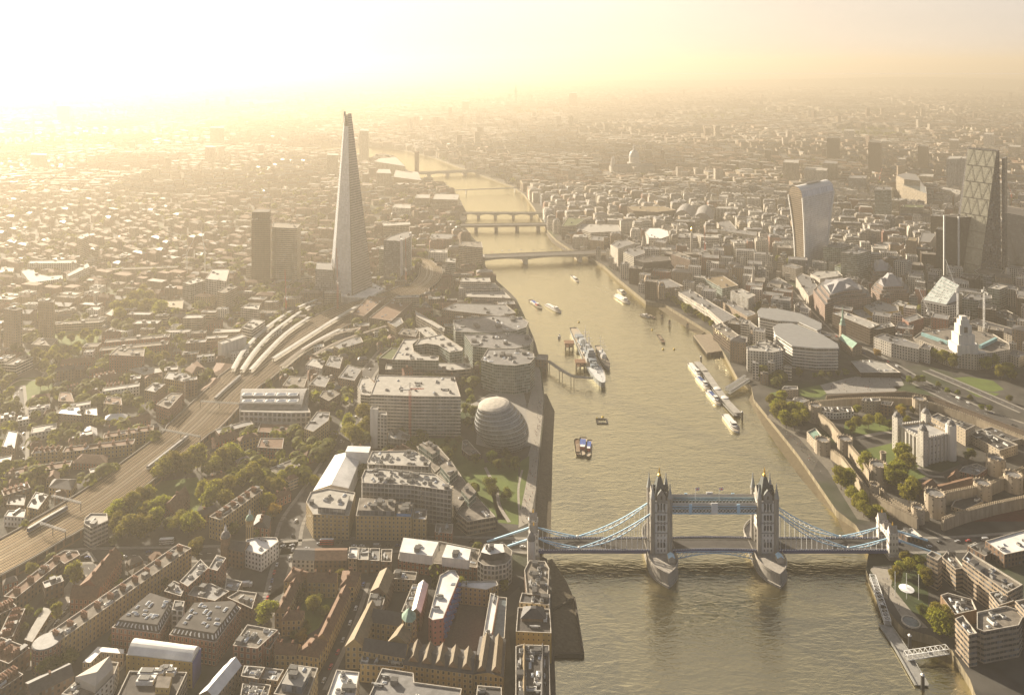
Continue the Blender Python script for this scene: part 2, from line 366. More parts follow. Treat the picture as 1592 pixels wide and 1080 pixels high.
def occupy(p, d=3.0):
    q = inset(ccw(p), -d); OCC.append((min(a[0] for a in q), min(a[1] for a in q), max(a[0] for a in q), max(a[1] for a in q), q))
def free(c, r=0):
    x, y = c
    for a, b, c_, d, q in OCC:
        if a - r <= x <= c_ + r and b - r <= y <= d + r and inside(q, (x, y)): return False
    return True
def proto(name, fn, mats):
    b = MB(); fn(b); o = b.build(name, mats); me = o.data; bpy.data.objects.remove(o); return me
def _unit(b):
    b.box((0,0),(1,1),0,.8); b.box((.1,0),(.62,.7),.8,1,mi=1); b.lathe((-.28,0),[(.16,.8),(.16,.95)],8,1)
    for k in range(4): b.box((.51,-.36+k*.24),(.03,.1),.1,.7,mi=1)
def _sky(b):
    b.box((0,0),(1,1),0,.5); b.gable([(-.44,-.44),(.44,-.44),(.44,.44),(-.44,.44)],.5,.5,1,1,.25)
def _house(b):
    b.box((0,0),(1,1),0,.92); b.box((0,0),(1.08,1.08),.92,1,mi=1); b.box((0,-.505),(.3,.02),0,.7,mi=1)
def _duct(b):
    b.box((0,0),(1,.5),.25,.9); b.box((-.4,0),(.12,.6),0,.9,mi=1); b.box((.4,0),(.12,.6),0,.9,mi=1); b.box((.1,.4),(.3,.4),.1,.8)
def _chim(b):
    b.box((0,0),(1,1),0,.85); b.box((0,0),(1.12,1.2),.85,.9)
    for k in (-.3,0,.3): b.lathe((k,0),[(.12,.9),(.09,1.1)],6,1)
UNITS = [('rooftop_unit', proto('rooftop_unit', _unit, [UNITM, UNITD]), (2,5,1.6,3,1.4,2.6)), ('rooftop_unit', proto('rooftop_unit', _unit, [UNITW, UNITD]), (2,6,1.6,3,1.2,2.4)),
         ('skylight', proto('skylight', _sky, [UNITW, SKYL]), (2,5,1.4,2.4,.8,1.2)), ('stair_head', proto('stair_head', _house, [ROOF['lead'], UNITD]), (3,5,3,4,2.4,3)),
         ('duct', proto('duct', _duct, [UNITM, UNITD]), (4,9,1.6,2.5,1.2,1.8))]
CHIMNEY = proto('chimney', _chim, [CHIM, mat('clay_pot', (.30,.13,.07), .9)])
def put(name, me, parent, loc, rz, sc):
    o = bpy.data.objects.new(name, me); COL.objects.link(o); o.parent = parent; o.location = loc; o.rotation_euler = (0, 0, rz); o.scale = sc; return o
def edge_dir(p):
    k = max(range(len(p)), key=lambda i: math.hypot(p[(i+1) % len(p)][0]-p[i][0], p[(i+1) % len(p)][1]-p[i][1]))
    a, b = p[k], p[(k+1) % len(p)]; return math.atan2(b[1]-a[1], b[0]-a[0])
def clutter(root, poly, z, n, rnd, kinds=(0,1,2,3,4), big=1.0):
    """plant, skylights and stair heads scattered over a flat roof (poly relative to root)"""
    if n <= 0: return
    rz = edge_dir(poly); xs = [a[0] for a in poly]; ys = [a[1] for a in poly]; inn = inset(poly, 2.0); done = []
    for _ in range(n * 8):
        if len(done) >= n: break
        c = (rnd.uniform(min(xs), max(xs)), rnd.uniform(min(ys), max(ys)))
        name, me, d = UNITS[rnd.choice(kinds)]
        w, l, h = rnd.uniform(d[0], d[1]) * big, rnd.uniform(d[2], d[3]) * big, rnd.uniform(d[4], d[5])
        if not inside(inn, c) or any(abs(c[0]-q[0]) + abs(c[1]-q[1]) < w for q in done): continue
        done.append(c); put(name, me, root, (c[0], c[1], z), rz + rnd.choice((0, math.pi/2)), (w, l, h))
def upper(root, t, pts, h, z0, wall, roof, name='penthouse', n=0, bay=3.2, fl=3.4):
    """set-back storey standing on a roof; pts at height G+h"""
    p = ccw([ta(t, q, G + h) for q in pts]); o = root.location
    b = MB(); b.walls(p, z0, G + h, 0, bay, fl); b.cap(p, G + h, 1)
    m = b.build(name, [WALL.get(wall) or ROOF[wall], ROOF[roof]], root)
    me = m.data
    for v in me.vertices: v.co -= o
    q = [(a[0]-o.x, a[1]-o.y) for a in p]
    clutter(root, q, G + h - o.z, n, random.Random(len(OCC) * 3 + 7))
    return m
def B(t, name, label, cat, pts, h, wall='stone', roof='gravel', kind='flat', n=4, group=None, bay=3.2, fl=3.4, rise=4.0, hip=0.0, par=.9, z0=G, world=False, axis=None, chim=0, occ=True, units=(0,1,2,3,4), big=1.0, lift=0):
    """one building: root empty, wall, roof (with its parapet), rooftop pieces. pts trace the roof edge, h its height"""
    if isinstance(h, tuple): h = hz(t, *h)
    zt = G + h
    p = ccw(pts if world else [ta(t, q, zt) for q in pts]); c = cen(p)
    root = empty(name, (c[0], c[1], z0), label, cat, group); q = [(a[0]-c[0], a[1]-c[1]) for a in p]; H = zt - z0
    wm = WALL[wall] if isinstance(wall, str) else wall; rm = ROOF[roof] if isinstance(roof, str) else roof
    if occ: occupy(p)
    rnd = random.Random(int(abs(c[0]) * 7 + abs(c[1]) * 13))
    b = MB(); b.walls(q, lift, H, 0, bay, fl)
    if kind == 'flat':
        b.build('wall', wm, root)
        r = MB(); i = inset(q, .5)
        if par > 0 and abs(area(i)) > 20:
            k = len(q)
            for j in range(k):
                m = (j + 1) % k
                r.face([(*q[j], H), (*q[m], H), (*i[m], H), (*i[j], H)], 1)
                r.face([(*i[j], H), (*i[m], H), (*i[m], H - par), (*i[j], H - par)], 1)
            r.cap(i, H - par, 0)
        else: r.cap(q, H, 0); par = 0
        r.build('roof', [rm, PAR], root)
        clutter(root, q, H - par, n, rnd, units, big)
    else:
        b.build('wall', wm, root)
        r = MB(); e = inset(q, -.35)
        if len(e) == 4: r.gable(e, H, rise, 0, 1, hip if kind == 'hip' else 0, axis=axis)
        else:
            m = cen(e)                                    # many-sided hip to a flat top
            i2 = [(m[0] + (a[0]-m[0]) * hip, m[1] + (a[1]-m[1]) * hip) for a in q]
            r.walls(e, H, H + rise, 0, poly1=i2); r.cap(i2, H + rise, 0)
        r.build('roof', [rm, wm], root)
        for k in range(chim):
            # chimneys stand on the ridge
            ax = 0 if axis is None else axis
            L = [math.hypot(q[(i+1) % 4][0]-q[i][0], q[(i+1) % 4][1]-q[i][1]) for i in range(4)]
            if axis is None: ax = 0 if L[0]+L[2] >= L[1]+L[3] else 1
            qq = q[1:] + q[:1] if ax else q
            m1 = ((qq[1][0]+qq[2][0])/2, (qq[1][1]+qq[2][1])/2); m0 = ((qq[3][0]+qq[0][0])/2, (qq[3][1]+qq[0][1])/2)
            f = (k + .5) / chim; put('chimney', CHIMNEY, root, (m0[0]+(m1[0]-m0[0])*f, m0[1]+(m1[1]-m0[1])*f, H + rise * .7), math.atan2(m1[1]-m0[1], m1[0]-m0[0]) + 1.57, (2.2, .9, rise * .3 + 1.6))
    return root
# ------------------------------------------------------------------ twin towered bridge
BST = facade('bridge_stone', (.60,.57,.52), ww=.30, wh=.42, trim=(.50,.47,.42), lit=.3); BSP = mat('bridge_granite',(.31,.285,.25),.85,.35,.4,streak=True)
BLUE = mat('pale_blue_paint',(.40,.61,.76),.5,.15); NAVY = mat('dark_blue_paint',(.05,.075,.20),.5,.2); BWH = mat('white_paint',(.72,.72,.70),.5,.12); GOLD = mat('gilt_finial',(.80,.50,.10),.3,.1,metal=.7)
ASPH = mat('asphalt',(.062,.058,.054),.9,.35,.3); SLATE = mat('bridge_slate',(.075,.085,.085),.6,.35,.5)
YB, XS, XN, XA, XB = 606.0, 113.5, 194.5, 16.5, 289.0
ZD = 10.2
bridge = empty('suspension_bridge', ((XS+XN)/2, YB, 0), 'blue and white suspension bridge with two gothic towers and high walkways', 'bridge')
BX = (XS+XN)/2
def bb(b, name, m, smooth=False, par=None):
    """bridge part: geometry given in world coordinates"""
    b.v = [(x-BX, y-YB, z) for x, y, z in b.v]; return b.build(name, m, par or bridge, smooth)
for X0 in (XS, XN):
    # pier with pointed cutwaters
    pl = [(X0+s*10.5*(1-t**2.2),YB+e*(14+20*t)) for e,s,T_ in ((-1,-1,range(9)),(-1,1,range(7,-1,-1)),(1,1,range(9)),(1,-1,range(7,-1,-1))) for t in [k/8 for k in T_]]
    b = MB(); b.prism([((x-X0)*1.06+X0,(y-YB)*1.05+YB) for x,y in pl],-1,1.6); b.prism(pl,1.6,8.6); q = [((x-X0)*1.05+X0,(y-YB)*1.03+YB) for x,y in pl]; b.walls(ccw(q),8.6,10.4); b.walls(ccw(pl)[::-1],9.2,10.4)
    for a,c_,d,e in zip(ccw(q),ccw(q)[1:]+ccw(q)[:1],ccw(pl)[1:]+ccw(pl)[:1],ccw(pl)): b.face([(*a,10.4),(*c_,10.4),(*d,10.4),(*e,10.4)])
    bb(b,'pier',BSP)
    # tower: four turrets, body with road arch left open along the deck
    b = MB()
    for sy in (-1,1): b.box((X0,YB+sy*6.3),(13,3.4),8.6,24,bay=2.6,fl=4.4)
    b.box((X0,YB),(13,16),24,48,bay=2.6,fl=4.8); bb(b,'tower_body',BST)
    b = MB()
    for z in (24,31.5,39.5,47): b.box((X0,YB),(13.7,16.7),z-.35,z+.35)
    bb(b,'string_course',BSP)
    for sx in (-1,1):
        for sy in (-1,1):
            b = MB(); c = (X0+sx*6.6,YB+sy*8.0); b.lathe(c,[(1.95,8.6),(1.85,49),(2.2,49.4),(2.2,50.6)],8); t = bb(b,'turret',BSP)
            b = MB(); b.lathe(c,[(2.0,50.6),(1.5,53),(.65,57.5),(.12,60.5)],8); b.lathe(c,[(.5,59.5),(.5,60.3),(.05,62)],6); bb(b,'turret_spire',mat('spire_stone',(.33,.34,.33),.8),par=bridge)
    b = MB(); a = [(X0-5.2,YB-6.5),(X0+5.2,YB-6.5),(X0+5.2,YB+6.5),(X0-5.2,YB+6.5)]; t2 = [(X0-1.3,YB-2),(X0+1.3,YB-2),(X0+1.3,YB+2),(X0-1.3,YB+2)]
    b.walls(a,48,63,poly1=t2); b.cap(t2,63); bb(b,'tower_roof',SLATE)
    b = MB(); b.lathe((X0,YB),[(1.2,63),(1.5,64.2),(.5,65.2),(.8,66),(.1,70)],8); bb(b,'finial',GOLD)
    for sx,sy in ((0,-1),(0,1),(-1,0),(1,0)):
        b = MB(); w = 3.4
        if sy: A = [(X0-w,YB+sy*8.05),(X0+w,YB+sy*8.05)]; ap_ = (X0,YB+sy*8.05); bk = (X0,YB+sy*3)
        else: A = [(X0+sx*6.55,YB-w),(X0+sx*6.55,YB+w)]; ap_ = (X0+sx*6.55,YB); bk = (X0+sx*2.5,YB)
        b.face([(*A[0],47.4),(*A[1],47.4),(*A[1],52),(*ap_,56.5),(*A[0],52)],0,[(0,0),(1,0),(1,1),(.5,1.4),(0,1)])
        b.face([(*A[0],52),(*ap_,56.5),(*bk,56.5),(*bk,52)],1); b.face([(*A[1],52),(*bk,52),(*bk,56.5),(*ap_,56.5)],1)
        bb(b,'gable',[BSP,SLATE])
    # window bays on the water and road sides
    for sy in (-1,1):
        for z,h_ in ((13,4),(26,3.6),(33.5,4),(41.5,4.4),(49.4,2.6)):
            for dx in ((-2.2,0,2.2) if z < 49 else (0,)): b = MB(); b.box((X0+dx,YB+sy*8.12),(1.3,.2),z,z+h_); bb(b,'window',mat('leaded_glass',(.05,.055,.065),.2,.2,spec=.7))
    b = MB(); b.box((X0+5.5,YB-18),(5,6),9,12.5); b.gable([(X0+3,YB-21),(X0+8,YB-21),(X0+8,YB-15),(X0+3,YB-15)],12.5,1.6,1,0); bb(b,'control_cabin',[BSP,BLUE])
# deck spans
def deck(x0, x1, rise, name):
    b = MB(); n = 12
    for k in range(n):
        f0, f1 = k/n, (k+1)/n; X0, X1 = x0+(x1-x0)*f0, x0+(x1-x0)*f1; z0, z1 = ZD+rise*math.sin(math.pi*f0), ZD+rise*math.sin(math.pi*f1)
        b.face([(X0,YB-7.6,z0),(X1,YB-7.6,z1),(X1,YB+7.6,z1),(X0,YB+7.6,z0)],0)
        for sy in (-1,1):
            for w0,w1 in ((5.2,7.4),):
                y0,y1 = sorted((YB+sy*w0,YB+sy*w1)); b.face([(X0,y0,z0+.18),(X1,y0,z1+.18),(X1,y1,z1+.18),(X0,y1,z0+.18)],1)
        b.face([(X0,YB+7.6,z0-1.2),(X1,YB+7.6,z1-1.2),(X1,YB-7.6,z1-1.2),(X0,YB-7.6,z0-1.2)],0)
    bb(b,name,[ASPH,mat('footway_slabs',(.16,.15,.13),.9,.3,.5)])
    for sy in (-1,1):
        b = MB(); n = max(6,int((x1-x0)/1.9))
        for k in range(n):
            f0,f1 = k/n,(k+1)/n; X0,X1 = x0+(x1-x0)*f0,x0+(x1-x0)*f1; z0 = ZD+rise*math.sin(math.pi*(f0+f1)/2); y = YB+sy*7.75
            b.box(((X0+X1)/2,y),(X1-X0-.02,.3),z0-1.9,z0+.25,mi=0); b.box(((X0+X1)/2,y),(X1-X0-.02,.22),z0+.25,z0+1.25,mi=0); b.box(((X0+X1)/2,y),((X1-X0)*.62,.34),z0+.4,z0+1.1,mi=1)
        bb(b,'parapet',[NAVY,BWH])
deck(XA+3,XS-6.6,0,'road_deck'); deck(XN+6.6,XB-3,0,'road_deck')
deck(XS+6.6,XN-6.6,.8,'bascule_deck'); deck(XS-6.6,XS+6.6,0,'road_deck'); deck(XN-6.6,XN+6.6,0,'road_deck')
for sy in (-1,1):                                   # blue arched lattice under the opening span
    b = MB(); y = YB+sy*7.9; n = 16; x0,x1 = XS+10.5,XN-10.5
    f_ = lambda k: (x0+(x1-x0)*k/n, ZD-.9+.8*math.sin(math.pi*k/n), ZD-1.6-4.6*abs(2*k/n-1)**1.6)
    for k in range(n):
        a,c_ = f_(k),f_(k+1); b.bar((a[0],y,a[2]),(c_[0],y,c_[2]),.5); b.bar((a[0],y,a[1]),(c_[0],y,c_[1]),.4); b.bar((a[0],y,a[2]),(c_[0],y,c_[1]),.3); b.bar((a[0],y,a[1]),(a[0],y,a[2]),.3)
    bb(b,'bascule_truss',BLUE)
# high walkways
for sy in (-1,1):
    y = YB+sy*6.0; x0,x1 = XS+6.6,XN-6.6; L = x1-x0
    b = MB(); b.box((BX,y),(L,3.2),44.2,45.0); b.gable([(x0,y-1.7),(x1,y-1.7),(x1,y+1.7),(x0,y+1.7)],45.0,.9); bb(b,'walkway_roof',mat('walkway_roof',(.42,.39,.34),.7,.2))
    b = MB(); b.box((BX,y),(L,3.0),38.2,38.9); bb(b,'walkway_floor',BLUE)
    for f in (-1,1):
        b = MB(); yy = y+f*1.6; n = 26
        b.bar((x0,yy,44),(x1,yy,44),.35,.5); b.bar((x0,yy,38.6),(x1,yy,38.6),.5,1.0)
        b.bar((x0,yy,42.4),(x1,yy,42.4),.3,.4)
        bb(b,'walkway_chord',BLUE); b = MB()
        for k in range(n):
            xa,xb = x0+L*k/n,x0+L*(k+1)/n; b.bar((xa,yy,39.1),(xb,yy,42.3),.28); b.bar((xa,yy,42.3),(xb,yy,39.1),.28)
        bb(b,'walkway_lattice',BWH); b = MB(); b.box((BX,y+f*1.3),(L,.2),38.9,44.2); bb(b,'walkway_glazing',ROOF['glass'])
    for fx in (-1,0,1):
        b = MB(); b.box((BX+fx*L*.27,y+sy*1.75),(5 if fx==0 else 2.4,.5),38,45.6 if fx else 46.6); bb(b,'walkway_panel',BLUE if fx else BWH)
# chains
def chain(xt, zt, xl, zl, xe, ze, y):
    def seg(xa,za,xb,zb,n,dep,sag):
        up,lo = MB(),[]
        pu = []; plw = []
        for k in range(n+1):
            f = k/n; x = xa+(xb-xa)*f; z = za+(zb-za)*f - sag*math.sin(math.pi*f); d = dep*math.sin(math.pi*f)
            pu.append((x,y,z+d*.4)); plw.append((x,y,z-d*.6))
        for k in range(n): up.bar(pu[k],pu[k+1],.55,.7); up.bar(plw[k],plw[k+1],.5,.6)
        bb(up,'chain_chord',BLUE); w = MB()
        for k in range(n): w.bar(pu[k],plw[k],.32); w.bar(plw[k],pu[k+1],.26); w.bar(pu[k],plw[k+1],.26)
        bb(w,'chain_web',BWH); return plw
    lo = seg(xt,zt,xl,zl,14,3.6,4.2)+seg(xl,zl,xe,ze,7,2.0,1.2)
    for p in lo[1::1]:
        if p[2] > ZD+1.5: b = MB(); b.bar(p,(p[0],p[1],ZD),.26); bb(b,'hanger',BWH)
    b = MB(); b.lathe((xl,y),[(.1,zl-1.1),(1,zl-.7),(1.2,zl),(1,zl+.7),(.1,zl+1.1)],10); bb(b,'chain_roundel',BWH)
for sy in (-1,1):
    y = YB+sy*7.2
    chain(XS-6,39.5,51,12.2,XA+3,19.5,y); chain(XN+6,39.5,256,12.2,XB-3,19.5,y)
    b = MB(); b.bar((XA-3,y,19),(XA-36,y,8),1,1.3); bb(b,'land_tie',BLUE); b = MB(); b.bar((XB+3,y,19),(XB+36,y+sy*2,8),1,1.3); bb(b,'land_tie',BLUE)
# abutment gate towers
for X0 in (XA,XB):
    b = MB()
    for sy in (-1,1): b.box((X0,YB+sy*8.6),(7,4.2),0,24,bay=2.2,fl=5); b.box((X0,YB+sy*8.6),(7.8,5),24,25.2); b.gable([(X0-3.2,YB+sy*8.6-2),(X0+3.2,YB+sy*8.6-2),(X0+3.2,YB+sy*8.6+2),(X0-3.2,YB+sy*8.6+2)],25.2,5,1,0)
    b.box((X0,YB),(6,13),19.5,23.5,mi=0); bb(b,'gate_tower',[BST,BSP])
    b = MB(); n = 10
    for k in range(n):
        a0,a1 = math.pi*k/n,math.pi*(k+1)/n
        for s in (-1,1): b.face([(X0+s*2.9,YB+6.5*math.cos(a0),14+5.5*math.sin(a0)),(X0+s*2.9,YB+6.5*math.cos(a1),14+5.5*math.sin(a1)),(X0+s*2.9,YB+6.5*math.cos(a1),19.5),(X0+s*2.9,YB+6.5*math.cos(a0),19.5)])
        b.face([(X0-2.9,YB+6.5*math.cos(a0),14+5.5*math.sin(a0)),(X0+2.9,YB+6.5*math.cos(a0),14+5.5*math.sin(a0)),(X0+2.9,YB+6.5*math.cos(a1),14+5.5*math.sin(a1)),(X0-2.9,YB+6.5*math.cos(a1),14+5.5*math.sin(a1))])
    b.box((X0,YB),(6.2,4),23.5,25); b.gable([(X0-2.8,YB-1.8),(X0+2.8,YB-1.8),(X0+2.8,YB+1.8),(X0-2.8,YB+1.8)],25,2.2); bb(b,'gate_arch',BSP)
    for sy in (-1,1):
        b = MB(); b.lathe((X0,YB+sy*8.6),[(.5,30),(.6,31),(.1,33)],6); bb(b,'finial',GOLD)
    b = MB(); b.box((X0,YB),(9,26),-1,8.8); bb(b,'abutment',BSP)
occupy([(XA-8,YB-16),(XB+8,YB-16),(XB+8,YB+16),(XA-8,YB+16)])
FLAGM = [mat('flag_white',(.75,.75,.74),.8,.05), mat('flag_red',(.55,.05,.06),.8,.05), mat('flag_navy',(.04,.06,.25),.8,.05)]
for x,lab in [(1081,'flag with red cross on white and blue on the left of the high walkways'),(1118,'flag with red cross on white and blue on the right of the high walkways')]:
    c = ((x-796)*606/1223, YB); r = empty('flagpole',(*c,45),lab,'flag'); b = MB(); b.lathe((0,0),[(.12,0),(.08,9)],6); b.build('pole',BWH,r)
    b = MB()
    for i in range(9):
        for k in range(5):
            P_ = lambda i,k: (.1+i*.36, .18*math.sin(i*.8), 6.6+k*.48+ i*.05)
            b.face([P_(i,k),P_(i+1,k),P_(i+1,k+1),P_(i,k+1)], 1 if (k==2 or i==4) else (0 if (k in (1,3) or i in (3,5) or abs((i-4)*.5)==abs(k-2)) else 2))
    b.build('flag',FLAGM,r)
# approach roads
def strip(name, pts, w, z, m, world=False, kind='structure'):
    p = [Vector(q if world else at(*q, z)) for q in pts]; b = MB(); L_, R_ = [], []; d = 0; D = [0]
    for i in range(len(p)):
        t = (p[min(i+1,len(p)-1)] - p[max(i-1,0)]).normalized(); n = Vector((-t.y,t.x)); ww = w[i] if isinstance(w,list) else w
        L_.append(p[i]+n*ww/2); R_.append(p[i]-n*ww/2)
        if i: d += (p[i]-p[i-1]).length; D.append(d)
    for i in range(len(p)-1): b.face([(*R_[i],z),(*R_[i+1],z),(*L_[i+1],z),(*L_[i],z)],0,[(0,D[i]),(0,D[i+1]),(1,D[i+1]),(1,D[i])])
    o = b.build(name, m)
    if kind: o['kind'] = kind
    return o, p
def smooth(pts, n=6):
    out = []
    for i in range(len(pts)-1):
        a,b_,c_,d = [Vector(pts[max(0,min(len(pts)-1,k))]) for k in (i-1,i,i+1,i+2)]
        for k in range(n):
            t = k/n; out.append(tuple(.5*((2*b_)+(c_-a)*t+(2*a-5*b_+4*c_-d)*t*t+(3*b_-a-3*c_+d)*t**3)))
    return out+[tuple(pts[-1])]
ROADS = [('road',[(845,848),(790,847),(700,845),(600,846),(520,847),(448,852),(380,858),(240,862),(125,864),(40,872)],15),('road',[(446,850),(455,810),(485,765),(515,720),(533,690),(552,640),(566,590),(600,545)],16),
 ('road',[(448,852),(435,890),(425,930),(404,960)],10),('road',[(560,905),(545,950),(520,1010),(490,1070)],9),('road',[(1383,848),(1440,847),(1500,845),(1592,838)],15),('road',[(1592,664),(1526,640),(1441,600),(1400,577),(1365,557),(1340,545),(1300,528),(1268,500),(1240,470),(1215,440)],17),
 ('road',[(1592,640),(1500,600),(1440,575)],9),('road',[(1385,1080),(1383,1080)],1),('road',[(125,864),(150,920),(90,985),(60,1040)],9),('road',[(160,1050),(250,960),(330,900),(360,862)],9),('road',[(30,720),(32,660),(28,600)],9),('road',[(410,935),(455,905)],6)]
OCCR = []
for nm,pts,w in ROADS:
    if w < 2: continue
    o,p = strip(nm, smooth(pts), w, G+.06, ASPH)
    for a,b_ in zip(p,p[1:]):
        t = (b_-a); 
        if t.length > .1:
            n = Vector((-t.y,t.x)).normalized()*(w/2+1); OCCR.append([tuple(a+n),tuple(a-n),tuple(b_-n),tuple(b_+n)])
PAVE = mat('pavement_slabs',(.21,.195,.17),.9,.25,.4); DASH = mat('road_paint',(.55,.54,.50),.8,.2,1)
for nm,pts,w in ROADS:
    if w < 9: continue
    b = MB(); p = [Vector(at(*q)) for q in smooth(pts)]
    for a,b_ in zip(p,p[1:]):
        t = b_-a; n = int(t.length/9)
        for k in range(n):
            c = a+t*((k+.5)/n); b.box(c,(3,.3),G+.10,G+.11,rz=math.atan2(t.y,t.x))
    struct(b.build('road_markings',DASH))
    b = MB()
    for s in (-1,1):
        for a,b_ in zip(p,p[1:]):
            t = b_-a
            if t.length < .1: continue
            n_ = Vector((-t.y,t.x)).normalized()*s; q = [a+n_*(w/2),b_+n_*(w/2),b_+n_*(w/2+3),a+n_*(w/2+3)]; b.prism([tuple(v) for v in q],G,G+.13)
    struct(b.build('pavement',PAVE))
for q in OCCR: occupy(q,0)
# ------------------------------------------------------------------ the other river bridges
CONC = mat('bridge_concrete',(.36,.32,.26),.85,.25,.3)
def river_bridge(name,label,a,b_,zt,w,piers,thick=2.5,arch=0,m=CONC,par=1.1,pw=6,deckm=None,pm=None):
    A,C = Vector(at(*a,zt)),Vector(at(*b_,zt)); c = (A+C)/2; d = C-A; L = d.length; r = empty(name,(*c,0),label,'bridge',rz=math.atan2(d.y,d.x)); occupy([tuple(v) for v in (A+Vector((-8,-14)),C+Vector((8,-14)),C+Vector((8,14)),A+Vector((-8,14)))],0)
    b = MB(); xs = [-L/2]+[((p-a[0])/(b_[0]-a[0])-.5)*L for p in piers]+[L/2]; b.box((0,0),(L,w),zt-.6,zt); b.build('deck',deckm or ASPH,r)
    b = MB()
    for s in (-1,1):
        y = s*w/2
        for x0,x1 in zip(xs,xs[1:]):
            n = 10
            for k in range(n):
                f0,f1 = k/n,(k+1)/n; za,zb = [zt-.6-thick-arch*(1-math.sin(math.pi*f)) for f in (f0,f1)]; X0,X1 = x0+(x1-x0)*f0,x0+(x1-x0)*f1
                b.face([(X0,y,za),(X1,y,zb),(X1,y,zt+par),(X0,y,zt+par)]); b.face([(X0,y-s*.5,zt),(X1,y-s*.5,zt),(X1,y-s*.5,zt+par),(X0,y-s*.5,zt+par)]); b.face([(X0,y,zt+par),(X1,y,zt+par),(X1,y-s*.5,zt+par),(X0,y-s*.5,zt+par)])
                if s > 0: b.face([(X0,-w/2,za),(X1,-w/2,zb),(X1,w/2,zb),(X0,w/2,za)])
    b.build('girder',m,r)
    for x in xs[1:-1]:
        b = MB(); b.prism([(x-pw/2,-w/2-1),(x,-w/2-4),(x+pw/2,-w/2-1),(x+pw/2,w/2+1),(x,w/2+4),(x-pw/2,w/2+1)],-1,zt-.6-thick); b.build('pier',pm or m,r)
    return r
lb = river_bridge('road_bridge','wide flat concrete road bridge with two thick piers, nearest beyond the warship',(748,399),(952,391),13.5,30,[814,898],1.6,3.2,pw=8)
river_bridge('railway_bridge','flat steel railway bridge on round piers, second up the river',(716,350),(868,348),13,24,[740,771,803,836],2.6,0,mat('bridge_steel_dark',(.11,.10,.085),.7),pw=8)
river_bridge('road_bridge','arched steel road bridge with stone piers, third up the river',(720,331),(850,331),12,17,[744,770,798,826],1.2,4.5,mat('bridge_green_steel',(.16,.17,.15),.6),pm=CONC,pw=7)
river_bridge('railway_bridge','long white roofed railway bridge at the river bend',(630,270),(800,263),13,30,[665,693,720,748],2,3,CONC,pw=10,deckm=ROOF['memb'],par=3)
r = river_bridge('footbridge','thin steel footbridge on two winged piers',(700,296),(806,292),13,5,[724,800],.5,0,UNITM,pw=3,deckm=UNITM)
# ------------------------------------------------------------------ foreshore and lawns
MUD = mat('foreshore_mud',(.085,.068,.04),.75,.5,.5,bump=.8); SAND = mat('foreshore_sand',(.10,.078,.042),.85,.3,.3,bump=.5)
def sheet(name,pts,z,m,kind='structure'):
    p = ccw([at(*q,z) for q in pts]); b = MB(); b.cap(p,z); o = b.build(name,m); o['kind'] = kind; return o,p
def shore(name, land, wet, zl, zw, m):
    b = MB(); a = [at(*q,zl) for q in land]; c = [at(*q,zw) for q in wet]
    for k in range(len(a)-1): b.face([(*a[k],zl),(*a[k+1],zl),(*c[k+1],zw),(*c[k],zw)])
    struct(b.build(name,m))
shore('foreshore',[(843,612),(845,650),(840,700),(833,770),(830,815),(838,862)],[(850,612),(863,640),(860,700),(859,755),(858,810),(857,838)],2.2,-.1,MUD)
shore('foreshore',[(852,872),(856,900),(859,950),(862,1005),(862,1018)],[(858,868),(882,905),(893,930),(904,990),(907,1018)],2.0,-.05,MUD)
shore('foreshore',[(1168,612),(1200,655),(1240,705),(1268,745),(1300,792),(1330,815),(1345,838)],[(1164,622),(1186,662),(1212,700),(1240,738),(1272,776),(1298,800),(1312,830)],2.4,-.1,SAND)
shore('foreshore',[(1026,470),(1060,490),(1100,514)],[(1024,480),(1056,502),(1086,522)],2,-.05,SAND)
shore('foreshore',[(850,357),(864,372),(885,386),(905,394)],[(848,362),(858,377),(876,390),(900,398)],2,-.05,MUD)
b = MB()
for a,c_ in (((859,950),(893,930)),((862,1018),(907,1018)),((893,930),(907,1018))): p,q = at(*a,1),at(*c_,1); b.bar((*p,1.2),(*q,1.2),1.2,2.4)
tag(b.build('timber_groyne',mat('wet_timber',(.045,.038,.028),.8,.4)),'dark timber groyne frame round the muddy foreshore by the wharves','groyne')
LAWN = mat('lawn_grass',(.085,.115,.024),.95,.35,.06); PATH = mat('pale_path',(.27,.245,.205),.9,.2,.3)
PARKS = []
def park(pts, m=LAWN, name='lawn', occ=True, z=.05):
    o,p = sheet(name,pts,G+z,m,'stuff' if name=='lawn' else 'structure'); PARKS.append(p)
    if occ: occupy(p,0)
    return p
T = lambda t,*pp: [px(t,p) for p in pp]
park(T('C2',(1000,560),(1260,560),(1300,640),(1400,690),(1480,900),(1560,1070),(1475,1060),(1330,890),(1130,640)))
park([(752,720),(790,708),(806,720),(806,815),(775,812),(762,760)]); park([(808,718),(823,708),(822,730),(808,800)],occ=False,z=.09)
park(T('C2',(520,420),(690,420),(700,600),(560,610),(470,660)))
park(T('C1',(50,230),(130,190),(290,180),(330,230),(300,300),(200,330),(40,370),(20,300)))
park(T('C1',(960,830),(1220,800),(1280,900),(1180,1075),(700,1075),(850,940)))
park(T('B1',(360,860),(620,840),(600,960),(380,1000),(150,1000)))
park(T('C4',(480,470),(740,440),(800,500),(700,540),(480,530))); park(T('C4',(560,640),(780,590),(900,700),(1000,790),(900,830),(720,720))); park(T('C4',(1030,690),(1160,680),(1200,720),(1080,770),(950,740)),mat('dark_lawn',(.035,.05,.016),.95,.3,.1))  # dark patch beside the keep: its cast shadow put into the lawn colour
park(T('C4',(200,255),(330,232),(370,285),(330,308),(200,305))); park(T('C4',(20,280),(90,272),(120,310),(40,340))); park(T('C4',(1140,190),(1250,180),(1400,205),(1470,260),(1400,275),(1190,245)))
park(T('C4',(1230,260),(1440,285),(1400,310),(1300,305))); park(T('C4',(780,240),(940,232),(1030,300),(830,280)),mat('dark_lawn',(.03,.04,.015)))
